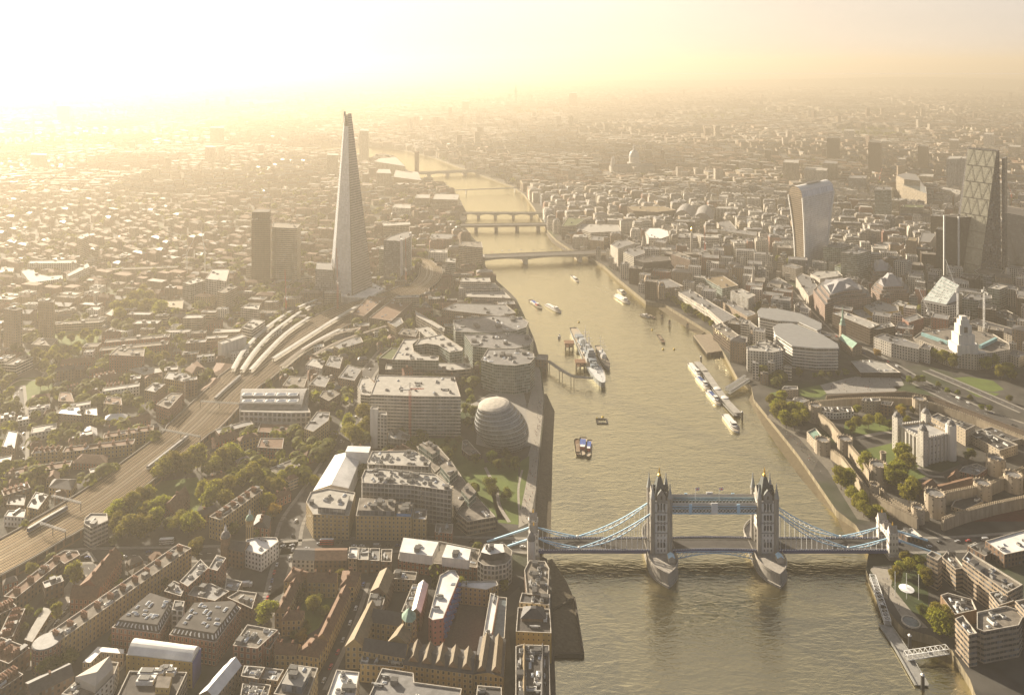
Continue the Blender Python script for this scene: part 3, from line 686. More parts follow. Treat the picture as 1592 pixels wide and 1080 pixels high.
park(T('C4',(310,330),(480,322),(580,322),(580,342),(320,345))); park(T('C4',(720,322),(915,318),(900,342),(740,345)))
park(T('D4',(660,275),(790,280),(770,400),(900,560),(1000,660),(870,650),(760,470),(640,300)),PATH,'riverside_terrace'); park(T('D4',(790,290),(960,300),(1000,430),(1000,600),(900,560),(770,400)),mat('dark_lawn',(.03,.04,.015)))
park(T('D2',(1190,760),(1250,520),(1410,530),(1380,720),(1350,800)),mat('brown_setts',(.10,.085,.065),.9,.3,.8),'paved_square')
park(T('D2',(700,740),(720,690),(810,700),(800,760)),mat('brown_setts',(.10,.085,.065)),'paved_square',False)
park(T('D2',(250,600),(290,440),(500,440),(480,470),(380,660),(280,720),(200,720)))
park([(822,812),(826,800),(833,760),(838,700),(843,650),(845,625),(840,576),(832,560),(828,600),(818,640),(826,690),(812,740),(806,820)],PATH,'riverside_walk'); park([(700,645),(745,630),(740,690),(790,705),(830,690),(820,640),(815,610),(760,612)],mat('grey_paving',(.24,.225,.20),.9,.2,.4),'hall_plaza',False,.03)
park(T('C4',(330,232),(540,180),(830,190),(850,230),(790,275),(370,285)),mat('forecourt_slabs',(.25,.235,.21),.9,.2,.3),'forecourt')
park(T('C4',(0,430),(60,470),(200,560),(380,760),(460,900),(560,1060),(640,1075),(480,870),(400,700),(280,560),(120,500),(20,410)),mat('wharf_setts',(.15,.135,.11),.9,.3,.4),'wharf_walk')
park(T('C4',(150,820),(180,800)) if False else T('C4',(1090,1075),(1230,1040),(1592,985),(1700,1075)),mat('red_flower_bed',(.10,.025,.018),.95,.4,.6),'moat_bed')
def pathline(pts,w): o,p = strip('footpath',smooth(pts),w,G+.13,PATH); return p
pathline(T('C2',(1410,740),(1440,800),(1480,880),(1500,980),(1560,1080)),3); pathline(T('C1',(40,360),(70,290),(60,240),(130,200),(230,200),(270,160),(220,130)),2.5); pathline([(812,730),(806,760),(808,800),(810,815)],2); pathline(T('C4',(560,560),(700,530),(800,525)),5); pathline(T('C4',(930,740),(1000,790),(1100,800)),4)
pathline(T('D1',(180,820),(240,680),(340,560),(420,440),(500,330)),10); pathline(T('D1',(700,1000),(900,800)),1) if False else None
# ------------------------------------------------------------------ railway
RAILC = smooth([(-120,925),(0,866),(80,821),(160,772),(240,712),(300,664),(360,605),(420,557),(480,516),(540,487),(600,466),(650,446),(668,430),(668,414),(656,405),(636,402)],6)
RW = [46]*12+[48]*18+[56]*8+[64]*10+[70]*10+[60]*8+[40]*12+[26]*40
ZR = G+6.5
rc = [Vector(at(*p,ZR)) for p in RAILC]; RW = RW[:len(rc)]
def norms(p): return [Vector((-(p[min(i+1,len(p)-1)]-p[max(i-1,0)]).normalized().y,(p[min(i+1,len(p)-1)]-p[max(i-1,0)]).normalized().x)) for i in range(len(p))]
nr = norms(rc); c0 = rc[10]; via = empty('railway_viaduct',(*c0,0),'broad brick railway viaduct carrying many tracks toward the station','viaduct')
b = MB(); BAL = mat('track_ballast',(.085,.058,.033),.95,.4,.35)
for i in range(len(rc)-1):
    L0,L1,R0,R1 = rc[i]+nr[i]*RW[i]/2-c0,rc[i+1]+nr[i+1]*RW[i+1]/2-c0,rc[i]-nr[i]*RW[i]/2-c0,rc[i+1]-nr[i+1]*RW[i+1]/2-c0
    b.face([(*R0,ZR),(*R1,ZR),(*L1,ZR),(*L0,ZR)])
    occupy([tuple(v+c0) for v in (L0,L1,R1,R0)],0)
b.build('deck',BAL,via); b = MB()
ARC = facade('viaduct_arches',(.20,.125,.075),(.02,.018,.016),ww=.72,wh=.62,rough=.8,lit=.2)
for s in (-1,1):
    for i in range(len(rc)-1):
        A,C = rc[i]+nr[i]*s*RW[i]/2-c0,rc[i+1]+nr[i+1]*s*RW[i+1]/2-c0; n = max(1,round((C-A).length/9)); b.face([(*A,G),(*C,G),(*C,ZR+1.1),(*A,ZR+1.1)],0,[(0,0),(n,0),(n,1),(0,1)])
        u = (C-A); b.bar((*A,ZR+.5),(*C,ZR+.5),.5,1.3,1)
b.build('arcade_wall',[ARC,mat('viaduct_coping',(.30,.27,.23),.8)],via)
RAILM = mat('sunlit_worn_rail',(.48,.36,.21),.3,.2,metal=.5); BED = mat('sleeper_bed',(.05,.037,.026),.95,.4,.8); PALE = mat('pale_ballast',(.19,.17,.14),.9,.3,.4)  # rail steel colour carries the gold of the low sunlight
NT = 11
for k in range(NT):
    f = (k+.5)/NT-.5; b = MB(); bed = MB()
    pl = [rc[i]+nr[i]*(RW[i]*.9*f) for i in range(len(rc))]; st = pl[8]
    for i in range(len(pl)-1):
        A,C = pl[i]-st,pl[i+1]-st; n = nr[i]; n1 = nr[i+1]
        bed.face([(*(A-n*1.3),ZR+.06),(*(C-n1*1.3),ZR+.06),(*(C+n1*1.3),ZR+.06),(*(A+n*1.3),ZR+.06)])
        for s in (-.75,.75): b.bar((*(A+n*s),ZR+.2),(*(C+n1*s),ZR+.2),.22,.25)
    r = empty('railway_track',(*st,0),'steel railway track on the viaduct among its parallel neighbours','track','parallel tracks along the viaduct')
    b.build('rail',RAILM,r); bed.build('track_bed',PALE if k in (4,5,7) else BED,r)
def train(k,i0,i1,off,m,lab):
    f = (k+.5)/NT-.5; pl = [rc[i]+nr[i]*(RW[i]*.9*f) for i in range(len(rc))]; P_ = [pl[i0]]; i = i0; L_ = 0
    pts = [pl[i0].lerp(pl[i0+1],off)]; 
    for i in range(i0+1,i1): pts.append(pl[i])
    st = pts[0]; r = empty('commuter_train',(*st,ZR),lab,'train')
    for a,b_ in zip(pts,pts[1:]):
        n = max(1,round((b_-a).length/20))
        for j in range(n):
            A,C = a+(b_-a)*(j/n+.01)-st,a+(b_-a)*((j+1)/n-.01)-st; c = (A+C)/2; t = C-A; g = math.atan2(t.y,t.x); b = MB(); b.box(c,(t.length,2.8),.9,2.1,g); b.box(c,(t.length,2.8),3.0,3.5,g); b.box(c,(t.length,2.2),3.5,3.9,g,1); o = b.build('carriage',[m,ROOF['lead']],r); b = MB(); b.box(c,(t.length-.1,2.7),2.1,3.0,g); b.build('window_band',CARGL,o)
CARGL = mat('train_glass',(.03,.035,.04),.1,.1,spec=.8)
train(3,22,29,.2,mat('train_white',(.52,.52,.51),.4,.1),'white train on the left tracks below the station canopies'); train(8,10,16,.3,mat('train_blue',(.10,.14,.24),.4,.1),'blue and white train on the right tracks by the tall plane trees'); train(6,34,39,.1,MATS['train_white'],'white train on the middle tracks curving into the station')
PLAT = mat('platform_canopy',(.34,.33,.305),.6,.25,.2); PLD = mat('dark_canopy',(.13,.105,.08),.8,.3,.2)
def ribbon(name,label,cat,pts,w,h,m,side=None):
    p = [Vector(at(*q,ZR+h)) for q in smooth(pts)]; n = norms(p); c = p[0]; r = empty(name,(*c,ZR),label,cat); b = MB()
    for i in range(len(p)-1):
        A,C = p[i]-c,p[i+1]-c; L0,L1,R0,R1 = A+n[i]*w/2,C+n[i+1]*w/2,A-n[i]*w/2,C-n[i+1]*w/2
        b.face([(*R0,h-.2),(*R1,h-.2),(*C,h),(*A,h)]); b.face([(*A,h),(*C,h),(*L1,h-.2),(*L0,h-.2)])
        for X,Y in ((L0,L1),(R1,R0)): b.face([(*X,h-.7),(*Y,h-.7),(*Y,h-.2),(*X,h-.2)])
    b.build('canopy',m,r)
    for i in range(0,len(p),2): b = MB(); b.box(p[i]-c,(.5,.5),0,h-.5); b.build('post',UNITD,r)
    b = MB()
    for i in range(len(p)-1): A,C = p[i]-c,p[i+1]-c; b.face([(*(A-n[i]*w*.45),1),(*(C-n[i+1]*w*.45),1),(*(C+n[i+1]*w*.45),1),(*(A+n[i]*w*.45),1)])
    b.build('platform',mat('platform_slab',(.30,.27,.22),.9),r)
for k,(pts,w,m,lab) in enumerate([(T('B2',(-150,1085),(-90,980),(0,880),(110,790),(240,710),(370,655)),5.5,PLAT,'outermost long white platform canopy curving to the station'),
   (T('B2',(-95,1090),(-20,980),(75,875),(190,785),(300,712),(390,675)),5.5,PLAT,'second long white platform canopy curving to the station'),(T('B2',(-40,1090),(60,980),(180,862),(320,765)),5.5,PLAT,'third long white platform canopy curving to the station'),
   (T('B2',(100,1020),(280,905),(460,790),(630,690)),6,PLAT,'narrow pale canopy beside the central through tracks'),(T('B2',(280,965),(400,895),(510,840)),6,PLAT,'short white canopy right of the central tracks'),
   (T('B2',(150,1070),(300,955),(460,880),(640,830)),7,PLD,'dark brown platform canopy right of the short white one'),(T('B2',(350,1000),(500,920),(700,850),(800,820)),6,PLD,'dark platform canopy nearest the offices')]):
    ribbon('platform_canopy',lab,'canopy',pts,w,5,m)
for lab,pts in [('brown station train shed roof, left half',[(580,745),(660,760),(800,640),(690,635)]),('brown station train shed roof, right half',[(690,770),(830,790),(985,650),(870,630)])]:
    B('B2','station_roof',lab,'station',pts,ZR-G+9,'brown','tile',n=8,occ=False,units=(2,))
B('B2','station_hall','white hoarded building site deck at the foot of the spire','site',[(500,640),(690,650),(790,590),(700,545),(620,590),(520,600)],9,'plain','white',n=12)
B('B2','station_signal_block','round ended brick station block beside the tracks','station block',[(805,800),(860,830),(905,800),(890,770),(820,775)],14,'buff','lead',n=3)
def gantry(t,a,b_,lab):
    A,C = [Vector(ta(t,p,ZR+7)) for p in (a,b_)]; d = C-A; r = empty('signal_gantry',(*A,ZR),lab,'gantry',rz=math.atan2(d.y,d.x)); L = d.length; b = MB()
    for y in (-.6,.6):
        for z in (6.2,7.4): b.bar((0,y,z),(L,y,z),.25)
    n = int(L/2.5)
    for k in range(n): b.bar((L*k/n,-.6,6.2),(L*(k+1)/n,-.6,7.4),.16); b.bar((L*k/n,.6,7.4),(L*(k+1)/n,.6,6.2),.16)
    b.build('beam',UNITM,r)
    for x in (0,L*.5,L): b = MB(); b.bar((x,0,0),(x,0,6.4),.4); b.build('post',UNITD,r)
gantry('C1',(1000,505),(1240,550),'steel signal gantry spanning the tracks above the brick office'); gantry('C1',(320,915),(500,960),'steel signal gantry spanning the tracks near the factory'); gantry('D1',(250,10),(405,60),'steel signal gantry spanning the tracks at the near road bridge'); gantry('C1',(1240,330),(1480,345),'steel signal gantry near the copper toned sheds')
# ------------------------------------------------------------------ boats
HUL = mat('white_hull',(.62,.61,.59),.45,.15); GRY = mat('warship_grey',(.30,.32,.335),.55,.2,.4); GRD = mat('warship_blue_grey',(.19,.22,.25),.55,.2,.4); TEAK = mat('deck_planks',(.36,.30,.22),.85,.25,.5); BLK = mat('black_hull',(.03,.03,.03),.6,.3); REDH = mat('red_hull',(.35,.06,.04),.6,.2); DGL = mat('cabin_glass',(.03,.035,.045),.1,.2,spec=.8)
def hull_poly(L,w,bow=.3,stern=.8,n=7):
    pts = []
    for k in range(n+1): f = k/n; pts.append((L*(.5-bow)+L*bow*math.sin(f*math.pi/2), -w/2*math.cos(f*math.pi/2)))
    up = [(x,-y) for x,y in pts[:-1][::-1]]
    return pts+up+[(-L/2+L*.04,w/2*stern*1.0),(-L/2,w/2*stern*.8),(-L/2,-w/2*stern*.8),(-L/2+L*.04,-w/2*stern)]
def hull(b,L,w,z0,z1,mi=0,deck=1,flare=1.08,**k):
    p = hull_poly(L,w,**k); q = [(x*1.0,y*flare) for x,y in p]; lo = [(x*.96,y*.86) for x,y in p]; b.walls(lo,z0,z1,mi,poly1=q); b.cap(q,z1,deck)
    b.walls(q,z1,z1+.7,mi,poly1=q)
def boat(a,b_,w,kind,name,label,cat='boat'):
    """a = stern, b = bow, in photo pixels on the water"""
    A,C = Vector(at(*a,1)),Vector(at(*b_,1)); d = C-A; L = d.length; c = (A+C)/2; r = empty(name,(*c,0),label,cat,rz=math.atan2(d.y,d.x)); b = MB()
    if kind in ('cat','tour'):
        hull(b,L,w,-.5,1.8,bow=.25); b.build('hull',[HUL if kind=='cat' else HUL,TEAK],r); b = MB(); cp = [(x*.78-L*.03,y*.84) for x,y in hull_poly(L,w,bow=.3)]; b.walls(cp,1.8,3.1); b.walls(cp,3.9,4.3); b.cap(cp,4.3,1); b.build('cabin',[HUL,ROOF['white']],r); b = MB(); b.walls([(x*.99,y*.99) for x,y in cp],3.1,3.9); b.build('window_band',DGL,r)
        b = MB(); b.box((L*.18,0),(L*.14,w*.6),4.3,6.2,top=1); b.build('wheelhouse',[DGL,ROOF['white']],r)
        if kind=='tour':
            for k in range(6): b = MB(); b.box((-L*.28+k*L*.06,0),(L*.03,w*.6),4.3,4.9); b.build('seat_row',[mat('blue_seats',(.10,.16,.34),.7)],r)
    elif kind=='launch':
        hull(b,L,w,-.4,1.4); b.build('hull',[HUL,TEAK],r); b = MB(); b.box((-L*.02,0),(L*.45,w*.7),1.4,3.2,top=1); b.build('cabin',[DGL,ROOF['white']],r); b = MB(); b.box((L*.12,0),(L*.15,w*.5),3.2,4.6,top=1); b.build('wheelhouse',[DGL,HUL],r)
    elif kind=='barge':
        hull(b,L,w,-.5,1.5,bow=.16); b.build('hull',[BLK,mat('rusty_deck',(.16,.10,.06),.9,.4,.6)],r); b = MB(); b.box((-L*.1,0),(L*.5,w*.6),1.5,2.4,top=1); b.build('hatch_cover',[BLK,mat('hatch_boards',(.20,.15,.10),.9)],r)
    elif kind=='workboat':
        hull(b,L,w,-.5,1.6,bow=.3); b.build('hull',[BLK,TEAK],r); b = MB(); b.box((-L*.12,0),(L*.36,w*.62),1.6,3.8,top=1); b.build('deckhouse',[HUL,mat('blue_canvas',(.05,.10,.32),.8)],r); b = MB(); b.box((L*.14,0),(L*.12,w*.5),1.6,5,top=1); b.build('wheelhouse',[REDH,HUL],r); b = MB(); b.lathe((0,0),[(.2,1.6),(.1,9)],6); b.build('mast',UNITW,r)
    return r
boat((1072,566),(1090,588)[::1],7,'cat','river_boat','white passenger boat moored at the top end of the river pier')
boat((1083,586),(1102,606),7,'tour','river_boat','white and red tour boat moored second along the river pier'); boat((1100,609),(1119,629),7,'tour','river_boat','white tour boat with cream roof moored third along the river pier')
boat((1127,646),(1147,672),9,'cat','river_boat','large white and blue catamaran leaving the river pier'); boat((849,474),(872,486),8,'cat','river_boat','white passenger ferry crossing near the south bank')
boat((889,429),(899,438),7,'launch','river_boat','small white launch below the wide road bridge'); boat((957,459),(978,472),11,'cat','river_boat','large white party boat in mid river'); boat((962,450),(972,457),9,'launch','river_boat','white cruiser just behind the large party boat')
boat((824,467),(842,480),8,'workboat','patrol_ship','dark grey harbour vessel at the police pier','ship'); boat((996,489),(1010,493),7,'launch','river_boat','low white pontoon boat right of mid river'); boat((1008,489),(1018,495),5,'barge','barge','small dark barge tied to the white pontoon boat','barge')
boat((1023,521),(1032,533),6,'barge','barge','lone rusty open barge on a mooring','barge'); boat((907,681),(905,709),9,'workboat','work_boat','blue canopied workboat in the middle of the moored trio'); boat((899,708),(897,683),6,'barge','barge','left dark barge of the moored trio','barge'); boat((917,685),(914,711),6,'workboat','work_boat','right red workboat of the moored trio')
boat((868,526),(871,522),2.6,'launch','rowing_boat','tiny dark dinghy near the warship stern') 
for p,lab in [((900,501),'yellow mooring buoy above the warship'),((1014,513),'yellow mooring buoy near the small barge'),((1031,543),'left of two yellow buoys off the dock'),((1048,543),'right of two yellow buoys off the dock'),((937,649),'yellow buoy on the square float')]:
    c = at(*p,0); r = empty('mooring_buoy',(*c,0),lab,'buoy'); b = MB(); b.lathe((0,0),[(.3,-.6),(1.4,-.1),(1.6,.6),(1.1,1.2),(.3,1.4)],10); b.build('float',mat('buoy_yellow',(.55,.38,.04),.6),r); b = MB(); b.lathe((0,0),[(.25,1.4),(.25,2),(.05,2.2)],6); b.build('ring',BLK,r)
for p,lab in [((1029,497),'left of two dark dolphin piles with lattice top'),((1041,506),'right of two dark dolphin piles with lattice top'),((1069,511),'single dark mooring pile near the quay')]:
    c = at(*p,0); r = empty('mooring_pile',(*c,0),lab,'mooring pile'); b = MB()
    for k in range(4): a = k*1.57; b.bar((2.4*math.cos(a),2.4*math.sin(a),-1),(.8*math.cos(a),.8*math.sin(a),8),.7)
    b.build('pile',BLK,r); b = MB(); b.box((0,0),(3,3),4,4.6); b.box((0,0),(1.6,1.6),8,9); b.build('cap',mat('rust_steel',(.17,.09,.05),.9),r)
c = at(936,655,0); r = empty('square_float',(*c,0),'square dark mooring float with open middle','float'); b = MB()
for x,y,w,l in [(0,-5,12,2),(0,5,12,2),(-5,0,2,8),(5,0,2,8)]: b.box((x,y),(w,l),-.4,.9)
b.build('frame',BLK,r); b = MB(); b.box((-5,5),(1.4,1.4),.9,2); b.build('bollard',mat('buoy_yellow',(.5,.4,.05)),r)
# warship
def warship():
    A,C = Vector(at(891,514,2)),Vector(at(938,601,2)); d = C-A; L = d.length; c = (A+C)/2; r = empty('museum_warship',(*c,0),'long grey camouflaged museum warship moored in midstream','warship',rz=math.atan2(d.y,d.x)); W_ = 20
    b = MB(); p = hull_poly(L,W_,bow=.34,stern=.6); lo = [(x*.97,y*.8) for x,y in p]; b.walls(lo,-1,6,0,poly1=p); b.walls(p,6,6.9,0); b.cap(p,6,1); b.build('hull',[GRD,TEAK],r)
    b = MB(); q = [(x,y*.9) for x,y in p if x > L*.22]; b.cap(q,6.08,0); b.build('foredeck',mat('pale_foredeck',(.50,.50,.49),.8,.2),r)
    for x,w_,l,z0,z1,m in [(L*.12,12,16,6,11,GRY),(L*.12,9,11,11,16,GRD),(L*.13,7,7,16,20,GRY),(-L*.02,13,30,6,9,GRY),(-L*.14,11,22,6,10,GRD),(-L*.15,7,10,10,14,GRY),(L*.04,10,9,9,12,GRD)]:
        b = MB(); b.box((x,0),(l,w_),z0,z1); b.build('superstructure',m,r)
    for x in (L*.025,-L*.095):
        b = MB(); b.lathe((x,0),[(3.2,9),(2.8,18),(2.8,18.4),(2.2,18.4)],12,sx=1.25); b.build('funnel',GRY,r)
        b = MB()
        for a,e in ((-2.4,-2),(-2.4,2),(2.4,0)): b.bar((x+9+a,e,10),(x+9,0,33),.5)
        b.bar((x+9,-5,26),(x+9,5,26),.4); b.bar((x+9,-3.4,30),(x+9,3.4,30),.35); b.bar((x+9,0,33),(x+9,0,39),.3); b.build('tripod_mast',HUL,r)
    for x,z,rz in [(L*.24,6,0),(L*.19,9,0),(-L*.24,9,math.pi),(-L*.30,6,math.pi)]:
        b = MB(); cs = math.cos(rz); b.box((x,0),(8,9),z,z+3.2); b.prism([(x+cs*4,-4),(x+cs*4,4),(x+cs*6,2.5),(x+cs*6,-2.5)],z,z+2.2); t = b.build('gun_turret',GRD,r); g_ = MB()
        for y in (-2,0,2): g_.bar((x+cs*5,y,z+1.8),(x+cs*14,y,z+3),.5)
        g_.build('gun_barrel',GRY,t)
    for x in (-L*.05,-L*.1,L*.06):
        for s in (-1,1):
            b = MB(); hull(b,9,2.6,9.2,10.6); b.v = [(a+x,y+s*7.5,z) for a,y,z in b.v]; b.build('ship_boat',[HUL,TEAK],r)
    b = MB(); b.lathe((L*.34,0),[(.8,6),(.8,7.6)],8); b.lathe((L*.40,2),[(.5,6),(.5,7)],8); b.bar((L*.47,0,6),(L*.485,0,11),.25); b.bar((-L*.49,0,6),(-L*.5,0,12),.25); b.build('deck_fitting',GRY,r)
warship()
FOAM = bpy.data.materials.new('wake_foam'); FOAM.use_nodes = True; N_,L_n = links(FOAM); b_ = N_['Principled BSDF']; b_.inputs['Base Color'].default_value = (.55,.52,.44,1); b_.inputs['Roughness'].default_value = .6; no_ = N_.new('ShaderNodeTexNoise'); no_.inputs['Scale'].default_value = .35; no_.inputs['Detail'].default_value = 7; g_ = N_.new('ShaderNodeNewGeometry'); L_n.new(g_.outputs['Position'],no_.inputs['Vector']); mr_ = N_.new('ShaderNodeMapRange'); mr_.inputs[1].default_value = .50; mr_.inputs[2].default_value = .68; mr_.inputs[4].default_value = .5; L_n.new(no_.outputs['Fac'],mr_.inputs[0]); L_n.new(mr_.outputs[0],b_.inputs['Alpha'])
for a,e,w0,w1 in [((849,474),(812,458),3,9),((957,459),(930,444),4,12),((889,429),(872,417),2,7),((1127,646),(1104,622),3,8),((1072,566),(1062,556),2,5)]:
    A,C = Vector(at(*a,0)),Vector(at(*e,0)); t = (C-A).normalized(); n = Vector((-t.y,t.x)); b = MB()
    for s in (-1,1): q = [A+n*s*w0*.4,A+n*s*w0,C+n*s*w1,C+n*s*w1*.55]; b.face([(*v,.05+.01*s) for v in (q if s<0 else q[::-1])])
    tag(b.build('boat_wake',FOAM),None,None,None,'stuff')
def escort():
    A,C = Vector(at(929,541,1)),Vector(at(946,575,1)); d = C-A; L = d.length; c = (A+C)/2; r = empty('escort_ship',(*c,0),'smaller pale three masted naval vessel alongside the warship','ship',rz=math.atan2(d.y,d.x)); b = MB(); p = hull_poly(L,10,bow=.3); b.walls([(x*.96,y*.8) for x,y in p],-1,4,0,poly1=p); b.walls(p,4,4.7,0); b.cap(p,4,1); b.build('hull',[GRD,TEAK],r)
    b = MB(); b.box((0,0),(16,6),4,7); b.box((6,0),(7,5),7,10); b.box((-12,0),(8,5),4,6); b.build('superstructure',HUL,r); b = MB(); b.lathe((-3,0),[(1.4,7),(1.2,12)],10); b.build('funnel',GRY,r)
    for x in (-16,2,15): 
        b = MB(); b.lathe((x,0),[(.35,4),(.15,26)],6); b.bar((x,-4,18),(x,4,18),.2); b.bar((x,-2.5,22),(x,2.5,22),.2); b.build('mast',HUL,r)
escort()
# jetties, piers, pontoons
STL = mat('pier_steel',(.30,.30,.28),.6,.3); DECKG = mat('pontoon_deck',(.24,.235,.22),.8,.25,.5)
def walkway(name,label,pts,zs,w,truss=0,roof=None,piles=(),cat='gangway',m=STL,deckm=DECKG):
    p = [Vector((*at(*q,z),z)) for q,z in zip(pts,zs)]; c = Vector((p[0].x,p[0].y,0)); r = empty(name,tuple(c),label,cat); d_ = MB(); s_ = MB(); rf = MB()
    for a,b_ in zip(p,p[1:]):
        a,b_ = a-c,b_-c; t = (b_-a).normalized(); n = Vector((-t.y,t.x,0)).normalized()*w/2; d_.bar(a,b_,w,.5); L = (b_-a).length; k = max(2,int(L/(truss or 2)))
        hh = truss or 1.1
        for s in (-1,1):
            A,C = a+n*s,b_+n*s; up = Vector((0,0,hh)); s_.bar(A+up,C+up,.28); s_.bar(A,C,.3,.5)
            for i in range(k):
                P0,P1 = A+(C-A)*(i/k),A+(C-A)*((i+1)/k); s_.bar(P0,P0+up,.18)
                if truss: s_.bar(P0,P1+up,.18)
            s_.bar(C,C+up,.18)
        if truss and not roof:
            for i in range(k+1): P0 = a+(b_-a)*(i/k)+Vector((0,0,hh)); s_.bar(P0-n,P0+n,.2); 
            for i in range(k): P0 = a+(b_-a)*(i/k)+Vector((0,0,hh)); P1 = a+(b_-a)*((i+1)/k)+Vector((0,0,hh)); s_.bar(P0-n,P1+n,.14)
        if roof: rf.bar(a+Vector((0,0,3)),b_+Vector((0,0,3)),w*.9,.3)
    d_.build('deck',deckm,r); s_.build('truss' if truss else 'railing',m,r)
    if roof: rf.build('roof',roof,r)
    for i in piles:
        q = p[i]-c
        for s in (-1,1): b = MB(); b.bar((q.x+s*w*.4,q.y,-1),(q.x+s*w*.4,q.y,q.z),.7); b.build('pile',UNITD,r)
    return r
walkway('warship_gangway','grey footbridge on stilts from the south bank to the warship',[(852,561),(872,575),(890,585),(922,588)],[9,9,9,9],4.5,piles=(0,1,2))
B('C2','jetty_house','small dark pier house at the start of the warship footbridge','pier house',[(1720,75),(1790,78),(1800,45),(1740,40)],9,'brown','lead',n=0,z0=0,occ=False)
for p,lab in [((885,540),'square dark timber dolphin beside the warship stern'),((902,570),'square dark timber dolphin beside the warship middle')]:
    c = at(*p,2); r = empty('timber_dolphin',(*c,0),lab,'dolphin')
    for x in (-5,0,5):
        for y in (-5,0,5): b = MB(); b.bar((x,y,-1),(x,y,8),.9); b.build('pile',BLK,r)
    b = MB(); b.box((0,0),(13,13),8,9.4); b.box((0,0),(11,11),4,4.5); b.build('platform',mat('rust_steel',(.17,.09,.05)),r)
walkway('river_pier','long pale roofed river pier with round shelters',[(1097,582),(1112,604),(1130,628),(1147,646)],[1.4]*4,9,roof=ROOF['memb'],cat='pier')
walkway('river_pier','short upper part of the roofed river pier',[(1084,566),(1096,580)],[1.4]*2,9,roof=ROOF['memb'],cat='pier')
for p in ((1115,604),(1127,618)): c = at(*p,4.6); b = MB(); b.lathe((0,0),[(4.2,4.4),(3.8,5.3),(.2,5.8)],14); o = b.build('round_shelter',ROOF['white']); o.location = (*c,0); tag(o,'round white shelter roof on the long river pier','shelter','pier shelters')
walkway('covered_gangway','left of twin covered gangways down to the river pier',[(1159,587),(1128,607)],[7,3],3,3,roof=ROOF['lead']); walkway('covered_gangway','right of twin covered gangways down to the river pier',[(1164,592),(1133,612)],[7,3],3,3,roof=ROOF['lead'])
walkway('white_gangway','white lattice footbridge from the terrace corner down to the grey pontoon',T('D4',(655,355),(750,640)),[6.5,2],4,3.2,m=BWH); walkway('white_gangway','white lattice gangway from the hotel quay to the grey pontoon',T('D4',(1118,805),(860,845)),[5,2.5],4,3.2,m=BWH)
walkway('grey_pontoon','long grey floating pontoon off the concrete hotel',T('D4',(730,640),(830,790),(960,1015)),[1]*3,8,cat='pontoon')
for t,p,lab in [('D4',(715,590),'dark pontoon pile at the upper end of the grey pontoon'),('D4',(885,790),'dark pontoon pile behind the white gangway foot'),('D4',(965,1040),'dark pontoon pile at the lower end of the grey pontoon'),('C3',(1408,450),'dark pile at the end of the roofed river pier'),('C3',(1153,100),'dark pile at the start of the roofed river pier')]:
    c = ta(t,p,0); r = empty('mooring_pile',(*c,0),lab,'mooring pile'); b = MB(); b.lathe((0,0),[(1.1,-1),(1.1,9)],10); b.build('pile',BLK,r); b = MB(); b.lathe((0,0),[(1.3,9),(.2,10)],10); b.build('cap',UNITW,r)
# dock jetty on the north bank
q = [at(*p,5) for p in T('B3',(1108,880),(1190,990),(1290,975),(1225,870))]; c = cen(q); r = empty('timber_jetty',(*c,0),'broad timber jetty on dark piles beside the brown quay offices','jetty'); b = MB(); qq = ccw([(a[0]-c[0],a[1]-c[1]) for a in q]); b.prism(qq,3.6,5.2); b.build('deck',mat('jetty_planks',(.22,.18,.13),.9,.3,.5),r)
for i in range(4):
    a,d = Vector(qq[i]),Vector(qq[(i+1)%4]); n = int((d-a).length/5)
    for k in range(n): p = a+(d-a)*(k/n); b = MB(); b.bar((*p,-1),(*p,3.6),.8); b.build('pile',BLK,r)
# white masts and disc canopy on the hotel terrace, cranes
c = ta('D4',(865,480),G); r = empty('disc_canopy',(*c,G),'white disc canopy hung between two thin masts on the hotel terrace','canopy'); b = MB(); b.lathe((0,0),[(4.8,7),(5,7.4),(.2,8.2)],20); b.build('disc',BWH,r); [(b.lathe(q,[(.2,0),(.2,18)],6),b.build('mast',BWH,r)) for q,b in (((0,0),MB()),((-7,2),MB()),((8,-1),MB()))]
c = ta('D4',(893,625),G); r = empty('round_fountain',(*c,G),'round pale fountain basin at the terrace corner','fountain'); b = MB(); b.lathe((0,0),[(6,0),(6,.8),(5.2,.8),(5.2,.4)],20,caps=False); b.build('basin',PAR,r); b = MB(); b.lathe((0,0),[(5.2,.4),(.1,.45)],20); b.build('pool',ROOF['glass'],r)
CR = mat('crane_red',(.42,.10,.06),.6,.2); CWH = mat('crane_white',(.60,.59,.57),.6,.2)
